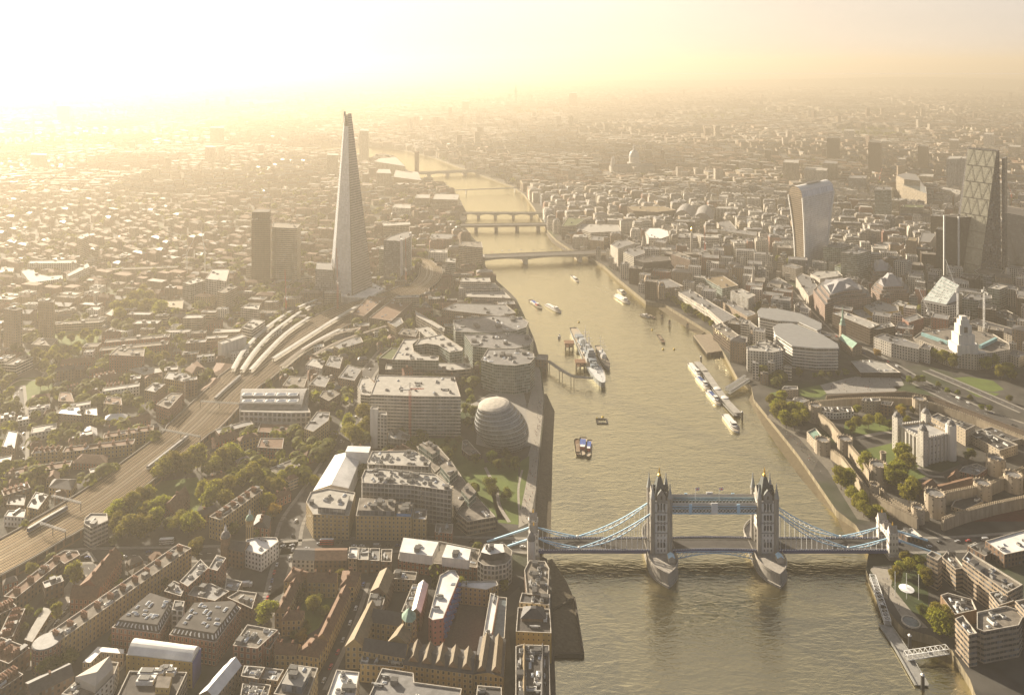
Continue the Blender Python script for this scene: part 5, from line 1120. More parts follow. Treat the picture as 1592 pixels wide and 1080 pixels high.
# curved topped glass slab right of the spire
r = B('B2','office_tower','glass tower with bow shaped roof and white edge, right of the spire','tower',[(782,292),(890,298),(950,268),(948,242),(925,236),(880,248),(820,268)],(292,520),'glassb','lead',n=2,bay=2.5)
o = r.location
for q in [(892,298),(948,258)]:
    a = ta('B2',q,G+hz('B2',292,520)); fn = MB(); fn.box((a[0]-o.x,a[1]-o.y),(3.2,9),0,hz('B2',292,520)+4); fn.build('white_fin', UNITW, r)
B('B2','office_block','low glazed wing left of the bow roofed glass tower','offices',[(752,345),(790,350),(800,325),(765,325)],(350,515),'glassg','memb',n=1)
S_ = [ # tile,label,pts,h,wall,roof,n
 ('B2','brown striped riverside office block beside the bridge foot',[(1245,325),(1395,338),(1388,302),(1270,300)],(330,465),'ribconc','gravel',4),
 ('B2','lower curved wing of the brown riverside offices',[(1310,395),(1408,400),(1405,378),(1330,375)],(398,445),'ribconc','memb',1),
 ('B2','white classical block among trees by the viaduct curve',[(1060,365),(1175,370),(1178,350),(1072,348)],(365,420),'white','memb',3),
 ('B2','small grey office beside the bridge approach',[(1163,425),(1225,430),(1230,405),(1170,402)],(425,505),'ribbon','memb',2),
 ('B2','stepped pale green riverside block, upper deck',[(1255,548),(1445,550),(1438,522),(1265,525)],(548,640),'ribbon','memb',6),
 ('B2','stepped pale green riverside block, lower deck',[(1245,590),(1500,585),(1470,556),(1258,556)],(592,655),'ribbon','memb',6),
 ('B2','riverside quay block with low banded terraces',[(1290,640),(1570,650),(1520,600),(1290,600)],(645,690),'ribbon','memb',6),
 ('B2','cathedral side market block with lead roofs',[(1065,280),(1200,285),(1215,255),(1080,250)],(280,340),'tan','lead',5),
 ('B2','long low block behind the bow roofed tower',[(757,205),(948,195),(945,178),(780,185)],(200,250),'ribconc','memb',3),
 ('B2','white columned block in the haze beyond the spire',[(832,90),(950,95),(948,70),(850,68)],(90,150),'grid','memb',2),
 ('B2','hazy slab block pair by the far river bend, left one',[(975,30),(1065,32),(1070,8),(985,8)],(30,100),'ribconc','memb',1),
 ('B2','hazy slab block pair by the far river bend, right one',[(1085,38),(1240,42),(1250,8),(1100,5)],(40,110),'ribconc','memb',2),
 ('B2','long gallery roofs block with glass barrel vault',[(1140,720),(1500,760),(1600,740),(1540,690),(1225,680)],(735,800),'tan','lead',9),
 ('B2','brown block between the gallery roofs and the river',[(1450,800),(1600,835),(1640,780),(1480,775)],(830,880),'brown','gravel',5),
 ('B2','wedge shaped office with zigzag stair edge',[(975,725),(985,760),(1155,855),(1160,835)],(770,850),'ribdark','memb',2),
 ('B2','dark glass office below the zigzag wedge',[(870,870),(980,890),(1000,845),(900,835)],(890,960),'brown','gravel',4),
 ('B2','small white gridded office under the zigzag wedge',[(978,835),(1050,890),(1120,880),(1060,820)],(880,940),'grid','memb',3),
 ('B2','long flat office range with white roof plant, farthest toward the station',[(1175,830),(1600,900),(1640,850),(1250,825)],(880,960),'glassg','memb',12),
 ('B2','long flat office range with white roof plant, second toward the river',[(1235,890),(1560,985),(1640,960),(1600,910),(1290,868)],(975,1060),'glassg','memb',14),
 ('B2','tan brick flats among sheds beside the viaduct',[(472,945),(510,965),(655,920),(640,890),(560,895)],(955,1010),'buff','lead',4),
 ('C2','white office with banded storeys in front of the station sheds',[(620,240),(640,290),(735,300),(740,235),(690,183),(640,190)],(270,380),'ribbon','memb',5),
 ('C2','flat roofed glass office behind the white ribbed office',[(792,135),(1215,140),(1320,130),(1315,98),(800,85)],(135,215),'ribdark','memb',16),
 ('C2','white ribbed office with glazed angular prow',[(700,290),(990,300),(1258,302),(1222,182),(745,170)],(300,545),'ribbon','memb',14),
 ('C2','plain brick office left of the road under the viaduct',[(385,300),(440,330),(512,285),(470,262),(405,268)],(320,390),'brown','gravel',3),
 ('C2','curved brick corner building along the road',[(290,500),(345,520),(440,450),(450,400),(370,395)],(470,570),'buff','lead',3),
 ('C2','tan office with arched zinc roof near the viaduct',[(320,230),(420,245),(450,190),(380,165)],(240,310),'tan','lead',2),
 ('C2','white terrace office block below the platforms',[(300,105),(400,130),(418,80),(340,65)],(110,160),'white','memb',3),
 ('C2','brick yard offices with orange lit roof by the viaduct',[(155,235),(290,245),(310,185),(200,175)],(240,300),'brown','gravel',4),
 ('C2','grey roof depot between viaduct and road',[(500,185),(600,205),(650,130),(560,105)],(195,270),'tan','lead',5),
 ('C2','brown works with rounded roofs under the viaduct',[(420,110),(510,130),(530,60),(450,50)],(115,180),'brown','lead',4),
 ('C2','brown brick villas with white windows, upper row',[(0,520),(195,530),(205,470),(20,465)],(525,580),'red','tile',2),
 ('C2','brown brick villas with white windows, lower row',[(0,615),(155,625),(165,560),(20,560)],(620,690),'red','tile',2),
 ('C1','brick office slab with grey lift housing beside the tracks',[(965,350),(1045,378),(1130,285),(1060,280)],(375,480),'red','gravel',6),
 ('C1','square hall with large white rooflight',[(345,405),(505,420),(490,362),(375,378)],(430,510),'tan','white',3),
 ('C1','yellow workshop with white boxed roof',[(522,410),(603,420),(600,370),(530,376)],(415,470),'buff','white',1),
 ('C1','twin gabled mill beside the lane',[(893,262),(960,275),(1025,225),(950,218)],(270,340),'buff','lead',2),
 ('C1','long warehouse with sunlit lead roof below the depot',[(1015,190),(1160,215),(1190,160),(1040,150)],(210,270),'buff','lead',6),
 ('C1','hipped brick block near the platforms ends',[(1145,135),(1190,160),(1268,130),(1220,85)],(155,230),'buff','tile',0),
 ('C1','copper toned depot shed beside the tracks',[(1305,165),(1400,185),(1470,105),(1340,95)],(180,200),'tan','tile',0),
 ('C1','brown pyramid roofed shed beside the tracks',[(1243,265),(1320,278),(1400,195),(1310,185)],(270,295),'tan','tile',0),
 ('C1','pale flat roofed hall in the middle of the yards',[(795,135),(890,170),(1005,150),(985,125),(880,115)],(165,215),'tan','memb',3),
 ('C1','white tent roof shed beside the gardens',[(512,545),(600,545),(598,500),(525,498)],(545,575),'plain','white',0),
 ('C1','balconied brown flats by the two mills',[(640,345),(755,355),(750,310),(660,300)],(350,410),'buff','tile',3),
 ('C1','long glass roofed shed behind the hedge',[(650,450),(785,440),(790,415),(655,425)],(450,475),'tan','white',0),
 ('C1','flat brown block by the walled gardens',[(185,335),(305,320),(310,285),(200,300)],(335,380),'buff','tile',0),
 ('C1','pair of orange roofed houses at the park edge',[(360,330),(460,335),(440,280),(370,270)],(335,390),'tan','tile',2),
 ('C1','white terrace houses left of the square hall',[(100,455),(180,440),(175,415),(110,425)],(450,490),'white','lead',1),
 ('C1','grey terrace at the left edge under the park',[(0,440),(90,425),(95,400),(0,415)],(440,490),'pale','lead',2),
 ('C1','large stone faced works at the left edge',[(10,610),(90,625),(110,520),(50,510)],(620,700),'tan','lead',2),
 ('C1','brick house with gabled roofs by the viaduct corner',[(450,715),(655,720),(668,665),(480,655)],(720,760),'red','tile',0),
 ('C1','chapel like house below the tracks',[(285,820),(360,830),(370,775),(310,765)],(825,870),'buff','tile',0),
 ('C1','brown works with slate roof beside the tracks',[(303,865),(440,880),(475,815),(330,812)],(880,930),'buff','slate',0),
 ('C1','arched gable factory by the viaduct wall',[(165,985),(235,1000),(300,910),(220,890)],(990,1060),'buff','lead',2),
 ('C1','modern white flats at the lower left by the tracks',[(25,1040),(150,1050),(160,1000),(50,1005)],(1045,1110),'white','lead',2),
 ('C1','brown yard buildings at the left edge by the tracks',[(40,970),(150,975),(160,915),(60,905)],(970,1020),'brown','slate',1),
]
for t, lab, pts, h, w, rf, n in S_:
    pitched = n == 0 and rf in ('tile','slate','white') and len(pts) == 4
    nm = next((k for k in ('office','flats','hall','shed','works','house','mill','warehouse','depot','gallery','villas','building') if k in lab.split(' with')[0]), 'city block')
    B(t, {'office':'office_block','flats':'apartment_block','hall':'meeting_hall','shed':'storage_shed','works':'works_building','house':'brick_house','mill':'mill_building','warehouse':'warehouse','depot':'depot_building','gallery':'gallery_building','villas':'villa_row','building':'corner_building'}.get(nm,'city_block'), lab, nm, pts, h, w, rf, 'hip' if pitched else 'flat', n=n, rise=4, hip=.25, chim=0, par=.7)
for a,b_,w,h,wl,lab in [((205,640),(375,625),11,10,'buff','short yellow terrace block at the left of the gardens'),((395,630),(830,580),11,11,'buff','long yellow terrace block with white attic storey, lower'),
   ((640,545),(950,495),11,12,'buff','long yellow terrace block with white attic storey, upper'),((35,775),(440,715),12,8,'brown','long row of narrow gabled houses above the viaduct'),
   ((15,900),(180,850),11,9,'brown','slate roofed terrace on the left edge'),((585,185),(715,155),10,9,'red','small brick terrace between the yards'),((410,255),(510,230),9,8,'red','small garden terrace by the park'),
   ((655,240),(770,225),10,8,'brown','narrow row of workshops in the yards')]:
    long_block('C1',a,b_,w,h,'terrace_row',lab,wl,'tile',n=2,chim=5,cat='terrace')
for a,b_,w,h,wl,lab in [((650,915),(1050,880),13,13,'red','upper of two long red brick housing blocks by the trees'),((620,965),(1040,925),13,13,'red','lower of two long red brick housing blocks by the trees'),
   ((340,805),(640,790),13,10,'ribconc','long pale slab block right of the tower block pair'),((340,730),(470,715),12,12,'ribconc','short slab block behind the tower block pair'),((730,600),(930,590),14,10,'tan','long low housing block in the haze'),
   ((660,470),(1100,455),14,11,'tan','wide hazy terrace behind the crane site'),((0,1040),(60,1000),14,14,'ribbon','white banded school block at the left edge'),((60,1060),(170,1010),16,14,'ribbon','white roofed school hall by the park')]:
    long_block('B1',a,b_,w,h,'housing_block',lab,wl,'gravel',n=5,chim=0,cat='housing block')
for t,lab,pts,h,w,rf,n in [
 ('B1','left of the pair of brick tower blocks with white crown',[(22,715),(95,725),(140,715),(70,698)],(722,970),'tan','gravel',4),
 ('B1','right of the pair of brick tower blocks with white crown',[(235,668),(330,675),(340,660),(260,648)],(672,910),'tan','gravel',4),
 ('B1','podium block at the foot of the right brick tower block',[(192,935),(320,945),(358,900),(240,895)],(940,985),'tan','gravel',2),
 ('B1','red brick flats with white window bays behind the park trees',[(675,1000),(890,1010),(895,962),(720,960)],(1005,1120),'red','gravel',6),
 ('B1','concrete frame tower under construction below the two cranes',[(1130,555),(1180,565),(1270,540),(1220,520)],(560,665),'site','memb',4),
 ('B1','brown hospital block behind the construction tower',[(1345,610),(1390,620),(1470,580),(1420,565)],(615,735),'ribconc','gravel',4),
 ('B1','hospital wing with pale frames in the haze',[(1270,530),(1400,545),(1420,470),(1310,470)],(540,660),'grid','memb',3),
 ('B1','white blank box warehouse beside the platforms',[(1348,920),(1375,935),(1525,885),(1495,868)],(930,1025),'plain','memb',2),
 ('B1','white striped stepped flats, taller rear part',[(1488,710),(1600,720),(1610,690),(1520,690)],(715,810),'ribbon','memb',3),
 ('B1','white striped stepped flats, nearer part',[(1495,830),(1560,845),(1640,790),(1560,775)],(835,920),'ribbon','memb',4),
 ('B1','square flat roofed house near the park trees',[(553,580),(610,590),(655,570),(590,560)],(585,640),'white','memb',3),
 ('B1','low white office among the trees left of the big park tree clump',[(645,745),(690,760),(745,715),(700,705)],(750,790),'tan','memb',1),
 ('B1','white banded block with sunlit roof right of the tree clump',[(1012,700),(1130,715),(1135,660),(1020,665)],(710,750),'ribbon','gold',1),
 ('B1','curved white estate, long rear block with striped bays',[(172,435),(475,432),(470,412),(185,418)],(432,500),'grid','memb',4),
 ('B1','curved white estate, front bow with pale roof',[(130,480),(190,555),(300,540),(390,530),(385,505),(300,510),(220,495),(200,460)],(545,590),'grid','memb',3),
 ('B1','curved white estate, right arm rising to the tower',[(410,500),(425,515),(555,455),(540,430)],(510,575),'grid','memb',2),
 ('B1','round ended tower at the corner of the curved white estate',[(476,275),(505,285),(550,265),(545,245),(500,255)],(280,430),'ribconc','memb',2),
 ('B1','hazy white flats left of the curved estate',[(0,480),(80,490),(88,460),(10,455)],(485,520),'grid','memb',2)]:
    tw = 'tower' in lab and 'curved' not in lab and 'construction' not in lab and 'podium' not in lab
    B(t,'tower_block' if tw else 'housing_block',lab,'tower block' if tw else 'building',pts,h,w,rf,n=n)
# far hazy towers and blocks, upper left
for t,lab,pts,h in [('A1','hazy square slab tower near the left edge, farthest up',[(352,418),(430,418),(432,412),(356,412)],(418,520)),('A1','hazy striped tower block left of the stadium curve',[(188,718),(285,722),(292,712),(195,708)],(720,810)),
  ('A1','pale broad tower block right of the stadium curve',[(1300,552),(1385,554),(1388,546),(1305,545)],(552,660)),('A1','dark slim tower block in front of the pale broad one',[(1270,672),(1332,674),(1335,665),(1276,664)],(672,785)),
  ('A1','very faint far tower at the haze line',[(1395,360),(1420,360),(1421,355),(1397,355)],(360,430)),('A2','faint striped tower left of the spire top',[(430,720),(500,722),(502,712),(435,712)],(720,860)),
  ('A2','faint dark tower far beyond the river bend',[(1268,390),(1308,390),(1309,385),(1270,385)],(390,465)),('A2','blocky riverside tower with crane beside the spire',[(632,570),(688,572),(690,560),(640,560)],(570,760)),
  ('A2','tiny white tower in the far haze',[(876,478),(910,478),(910,472),(878,472)],(478,520)),('A3','slender hazy slab tower left of the cathedral',[(338,338),(385,338),(386,332),(340,332)],(338,420)),
  ('A2','wide riverside block at the far bend',[(720,760),(915,790),(860,735),(760,740)],(770,850)),('A2','stepped striped pyramid block by the power station',[(735,830),(830,835),(820,808),(750,808)],(832,950))]:
    B(t,'hazy_tower' if 'tower' in lab else 'riverside_block',lab,'tower' if 'tower' in lab else 'building',pts,h,'ribconc','memb',n=0,par=0)
# telecom mast tower and power station chimney
def column(name,label,cat,p,h,prof,m,n=12):
    c = at(*p); r = empty(name,(*c,G),label,cat); b = MB(); b.lathe((0,0),prof,n); b.build('shaft',m,r); occupy([(c[0]-8,c[1]-8),(c[0]+8,c[1]-8),(c[0]+8,c[1]+8),(c[0]-8,c[1]+8)]); return r
YB = 1223*374/ (160-100); k_ = YB/1223
r = column('telecom_tower','slender round telecom tower on the hazy skyline','tower',(802,161),0,[(9,0),(9,60*1.0),(14,60),(14,75),(9,75),(9,105),(15,106),(15,128),(9,130),(5,150),(2,178)],UNITD)
c = at(648,276); r = empty('power_station',(*c,G),'brick power station gallery with a single square chimney by the river','gallery')
b = MB(); b.box((0,0),(13,13),0,82,top=0); b.box((0,0),(15,15),82,86); b.build('chimney',mat('power_station_brick',(.16,.10,.06),.9),r)
q = [at(*p_) for p_ in [(612,288),(655,294),(650,280),(615,276)]]; b = MB(); q = ccw([(a[0]-c[0],a[1]-c[1]) for a in q]); b.prism(q,0,26,0,1); b.build('hall',[WALL['plainbrick'],ROOF['memb']],r); occupy([(a[0]+c[0],a[1]+c[1]) for a in q])
# crescent office
pts = []
A0 = [(840,1010),(870,955),(910,900)]; 
r = B('B2','crescent_office','pale roofed office bent round a crescent court','offices',[(835,1030),(905,905),(1000,900),(960,935),(968,975),(1010,1000),(1125,1010),(1120,1035)],26,'glassg','memb',n=9)
B('B2','crescent_office','curved office wing closing the crescent court','offices',[(1005,902),(1140,872),(1275,960),(1265,975),(1190,985),(1120,940),(1050,930),(975,940)],26,'glassg','memb',n=8)
B('B2','office_block','dark angular office with lawn wedge roof left of the crescent','offices',[(752,1018),(835,1030),(880,960),(830,955)],20,'glassd','green',n=0)
# rounded glass blocks by the river
for lab,pts,h in [('rounded glass riverside block nearest the egg shaped hall',[(748,559),(770,566),(800,568),(824,564),(831,556),(830,549),(808,541),(758,542)],(566,611)),
  ('rounded glass riverside block, middle of the three',[(735,538),(765,541),(800,541),(824,537),(829,529),(822,520),(790,517),(722,520)],(541,575)),
  ('rounded glass riverside block, farthest of the three',[(708,515),(760,517),(800,514),(818,508),(822,500),(810,493),(765,490),(704,497)],(517,548))]:
    Hh = 374*(h[1]-h[0])/(h[1]-100); B('A1','glass_office',lab,'offices',[((x)*3.98,(y-60)*3.98) for x,y in pts],Hh,'glassg','lead',n=16,bay=2.5,big=1.5)
# big white office with barrel roof beside the viaduct
r = B('C2','white_office','white framed office with deep square grid and barrel roof','offices',[(-110,395),(210,405),(330,400),(300,340),(320,252),(-90,255)],(400,490),'grid','memb',n=0,bay=5,fl=6)
hh = hz('C2',400,490)
barrel(r,[ta('C2',p,G+hh) for p in [(-112,380),(272,385),(318,256),(-92,256)]],hh-.3,7,ROOF['lead'],name='barrel_roof',axis=0)
o = r.location
for x0 in range(5):
    for yy in (0,1):
        c = ta('C2',(-60+x0*70,330-yy*40),G+hh+7); put('skylight',UNITS[2][1],r,(c[0]-o.x,c[1]-o.y,hh+6.2),.1,(11,7,2.4))
# unfinished flats with scaffolds and the white shed
r = B('C2','unfinished_flats','unfinished white slab building with cluttered top deck, nearer the lawn','building site',[(645,800),(650,835),(950,850),(1200,885),(1208,860),(1100,780),(760,745),(665,755)],(850,1070),'site','memb',n=34,fl=3.6,big=.9)
r2 = B('C2','unfinished_flats','unfinished white slab building with cluttered top deck, farther one','building site',[(680,705),(690,720),(1060,735),(1075,700),(970,635),(710,640)],(735,900),'site','memb',n=22,fl=3.6,big=.9)
B('C2','concrete_core','tall unfinished concrete lift core, left half with plain sides','lift core',[(698,378),(745,382),(750,365),(708,362)],(382,625),'plain','memb',n=0)
B('C2','concrete_core','concrete lift core with square openings, right half','lift core',[(742,412),(803,418),(800,398),(755,395)],(415,625),'grid','memb',n=1)
B('C2','unfinished_flats','small unfinished frame between the lift cores and the lawn','building site',[(808,560),(940,570),(945,540),(880,508),(815,512)],(565,640),'site','memb',n=6)
def scaffold(t, a, b_, h, label):
    A, C = ta(t,a), ta(t,b_); d = Vector((C[0]-A[0],C[1]-A[1])); L = d.length; r = empty('scaffold',(*A,G),label,'scaffolding',rz=math.atan2(d.y,d.x))
    s = MB(); n = int(L/3)
    for i in range(n+1):
        for y in (0,1.4): s.bar((i*3,y,0),(i*3,y,h),.16)
    s.build('standard',UNITM,r); s = MB()
    for k in range(1,int(h/2.2)+1):
        s.box((L/2,.7),(L,1.4),k*2.2,k*2.2+.1); s.bar((0,0,k*2.2+1),(L,0,k*2.2+1),.1)
    s.build('deck',mat('scaffold_board',(.42,.35,.24),.9),r)
scaffold('C2',(1010,1085),(1215,1060),hz('C2',850,1070)-2,'tube scaffold with boarded decks on the corner of the unfinished slab')
scaffold('C2',(650,1060),(930,1075),12,'low tube scaffold along the near side of the unfinished slab')
for k,(lab,pts,h,pp) in enumerate([('slanting glass and slate flats along the lawn, nearest the road',[(1235,1020),(1300,1075),(1475,1045),(1330,890)],(1060,1150),[(1262,880),(1310,935),(1355,890),(1305,832)]),
   ('slanting glass and slate flats along the lawn, middle part',[(1110,780),(1235,1010),(1325,885),(1200,700)],(900,1000),[(1130,730),(1190,800),(1240,755),(1185,700)]),
   ('slanting glass and slate flats along the lawn, far end part',[(985,610),(1100,770),(1190,690),(1110,600)],(700,790),[(1000,598),(1085,660),(1130,630),(1065,575)])]):
    r = B('C2','lawn_flats',lab,'flats',pts,h,'ribdark','gravel',n=4,par=.5)
    upper(r,'C2',pp,hz('C2',*h)+7,G+hz('C2',*h)-.5,'glassg','gravel',name='roof_pavilion',n=3)
q = [ta('C2',p,G+14) for p in [(345,885),(565,870),(640,680),(480,665)]]; c = cen(q); occupy(q)
r = empty('white_shed',(*c,G),'big white sheeted shed with low ridge and taller box end','shed')
m = MB(); qq = ccw([(a[0]-c[0],a[1]-c[1]) for a in q]); m.prism(qq,0,14,0); m.build('wall',ROOF['white'],r); m = MB(); m.gable(qq,14,4,0,0); m.build('roof',ROOF['white'],r)
q = ccw([(a[0]-c[0],a[1]-c[1]) for a in [ta('C2',p,G+22) for p in [(545,642),(690,650),(702,612),(560,608)]]]); m = MB(); m.prism(q,0,22,0); m.build('box_end',ROOF['white'],r)
# long paved lawn pavilion by the egg
B('C2','lawn_pavilion','low timber screened pavilion on the lawn edge','pavilion',[(1265,630),(1310,665),(1385,660),(1300,570),(1268,575)],5,'brown','gravel',n=2)
B('C2','brick_house','small red brick house standing before the slanting flats','house',[(1098,1140),(1205,1150),(1212,1090),(1105,1085)],9,'red','gravel',n=2)
# ------------------------------------------------------------------ north bank
# flaring tower with a domed crown
def flare():
    bot = [(1231,412),(1252,420),(1291,406),(1272,398)]; bp = ccw([at(*p) for p in bot]); c = cen(bp); occupy(bp, 5)
    r = empty('flaring_tower', (*c, G), 'pale glass tower that widens upward under a rounded crown', 'tower')
    q = [(a[0]-c[0], a[1]-c[1]) for a in bp]; u = Vector((q[1][0]-q[0][0], q[1][1]-q[0][1]))
    # principal axes: short side (sunlit, narrow) and long side
    Bv, Av, Cv = (Vector((a[0]-c[0], a[1]-c[1])) for a in (at(1252,420), at(1231,412), at(1291,406)))
    s_, l_ = (Av - Bv), (Cv - Bv); s_n, l_n = s_.normalized(), l_.normalized()
    def ring(z):
        f = z / 150; k = 1 + .16 * math.sin(f * 1.75 + .25) * f * 2 ; w, l = s_.length * (.72 + .06 * f + .34 * f * f) / 2, l_.length * (.90 + .46 * f * f) / 2
        return [tuple(s_n * (a * w) + l_n * (b_ * l)) for a, b_ in ((-1,-1),(-1,1),(1,1),(1,-1))]
    lv = [0,15,30,45,60,75,90,105,120,132]
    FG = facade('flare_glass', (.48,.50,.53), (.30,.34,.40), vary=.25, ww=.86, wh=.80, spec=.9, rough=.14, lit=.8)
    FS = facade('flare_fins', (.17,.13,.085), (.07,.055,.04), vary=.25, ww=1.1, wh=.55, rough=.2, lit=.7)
    for i in range(4):
        m = MB(); j = (i + 1) % 4; n = 9 if i % 2 else 20; n = 20 if i in (0, 2) else 9
        for z0, z1 in zip(lv, lv[1:]):
            A, C = ring(z0), ring(z1); m.face([(*A[i],z0),(*A[j],z0),(*C[j],z1),(*C[i],z1)][::1], 0, [(0,z0/4),(n,z0/4),(n,z1/4),(0,z1/4)])
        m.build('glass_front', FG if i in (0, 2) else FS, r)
    for i in range(4):
        m = MB()
        for z0, z1 in zip(lv, lv[1:]): A, C = ring(z0), ring(z1); m.bar((*A[i],z0),(*C[i],z1),2.7)
        m.build('edge_rib', UNITW, r)
    top = ring(132); m = MB(); w = MB(); L = lambda a, b_, f: (a[0]+(b_[0]-a[0])*f, a[1]+(b_[1]-a[1])*f); seg = 10
    P_ = [(k/seg, 132 + 19*math.sin(math.pi*(.10+.80*k/seg))**.7) for k in range(seg+1)]
    P_[0] = (0,132); P_[-1] = (1,132)
    for k in range(seg):
        (f0,h0),(f1,h1) = P_[k],P_[k+1]; a0,a1,b0,b1 = L(top[0],top[3],f0),L(top[0],top[3],f1),L(top[1],top[2],f0),L(top[1],top[2],f1)
        (w if 0 < k < seg-1 else m).face([(*a0,h0),(*b0,h0),(*b1,h1),(*a1,h1)], 0, [(0,k),(20,k),(20,k+1),(0,k+1)])
        for e0,e1 in ((a0,a1),(b0,b1)): m.face([(*e0,131.5),(*e1,131.5),(*e1,h1),(*e0,h0)], 1, [(f0*9,0),(f1*9,0),(f1*9,(h1-131)/4),(f0*9,(h0-131)/4)])
    m.build('crown_end', [FG, FS], r); w.build('crown', [UNITW], r)
    m = MB(); a = [L(L(top[0],top[3],.35),L(top[1],top[2],.35),f) for f in (.3,.75)]; b_ = [L(L(top[0],top[3],.65),L(top[1],top[2],.65),f) for f in (.3,.75)]
    m.face([(*a[0],152.5),(*a[1],152.5),(*b_[1],152.5),(*b_[0],152.5)]); m.build('roof_opening', UNITD, r)
flare()
# wedge tower
def wedge():
    Ht = 224.0
    tl, tr = at(1505,231,G+Ht), at(1549,235,G+Ht); br, bk = at(1521,440), at(1557,435); bl = at(1482,431); dk = Vector((bk[0]-br[0], bk[1]-br[1]))
    c = cen([bl, br, bk]); r = empty('wedge_tower', (*c, G), 'tall wedge shaped tower with sloping glass front and diagonal bracing', 'tower')
    e = lambda p, z: (p[0]-c[0], p[1]-c[1], z)
    tb = (bk[0]+1, tr[1]+14); bk2 = (bk[0]+0, bk[1]); lb = (bl[0]+20, bl[1]+45); tlb = (tl[0]+12, tl[1]+22)
    occupy([bl, br, bk, lb], 5)
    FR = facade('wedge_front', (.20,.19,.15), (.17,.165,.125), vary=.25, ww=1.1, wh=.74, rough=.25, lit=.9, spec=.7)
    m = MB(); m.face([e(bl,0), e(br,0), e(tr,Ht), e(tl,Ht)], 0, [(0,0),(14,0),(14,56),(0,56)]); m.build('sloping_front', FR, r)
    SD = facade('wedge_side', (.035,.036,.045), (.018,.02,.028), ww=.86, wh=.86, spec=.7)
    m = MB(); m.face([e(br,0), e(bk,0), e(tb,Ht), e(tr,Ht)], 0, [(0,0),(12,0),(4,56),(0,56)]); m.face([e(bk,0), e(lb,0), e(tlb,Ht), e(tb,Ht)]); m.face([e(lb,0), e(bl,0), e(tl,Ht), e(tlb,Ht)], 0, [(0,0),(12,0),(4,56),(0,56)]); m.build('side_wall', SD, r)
    m = MB(); m.face([e(tl,Ht), e(tr,Ht), e(tb,Ht), e(tlb,Ht)]); m.build('roof', UNITD, r)
    L = lambda f, g_: tuple(Vector(e(bl,0)).lerp(Vector(e(br,0)), f).lerp(Vector(e(tl,Ht)).lerp(Vector(e(tr,Ht)), f), g_) + Vector((-.2,-.9,.2)))
    m = MB()
    for k in range(8):
        g0, g1 = k/8, (k+1)/8
        m.bar(L(0,g1), L(1,g1), .7, .9, 1)
        for j in range(3):
            a, b_, d = j/3, (j+.5)/3, (j+1)/3; m.bar(L(a,g0), L(b_,g1), .32); m.bar(L(d,g0), L(b_,g1), .32)
    m.build('bracing', [mat('brace_steel',(.15,.145,.115),.5), UNITD], r)
    m = MB()
    for k in range(9): m.bar(e((tl[0]+(tr[0]-tl[0])*k/8, tl[1]+2),Ht), e((tl[0]+(tr[0]-tl[0])*k/8+1, tl[1]+2),Ht+random.uniform(2,5)), .7)
    m.bar(e((tl[0],tl[1]+2),Ht+3), e((tr[0],tr[1]+2),Ht+2.5), .6); m.build('maintenance_crane', UNITD, r)
    b = MB(); q = ccw([e(p,0)[:2] for p in [at(1557.5,434),at(1562,433),at(1566,428),at(1560,428)]]); b.prism(q,0,210,0,0); b.build('lift_core', SD, r)
random.seed(5); wedge()
r = B('B4','office_tower','near black twin sided glass tower with a white corner strip','tower',[(1098,143),(1187,152),(1286,146),(1205,128)],(150,532),'glassd','dark',n=2)
hh = hz('B4',150,532); o = r.location
for p in [(1098,143),(1187,152),(1286,146)]:
    c = ta('B4',p,G+hh); m = MB(); m.box((c[0]-o.x,c[1]-o.y),(2.2,2.2),0,hh+1.5); m.build('corner_strip', UNITW, r)
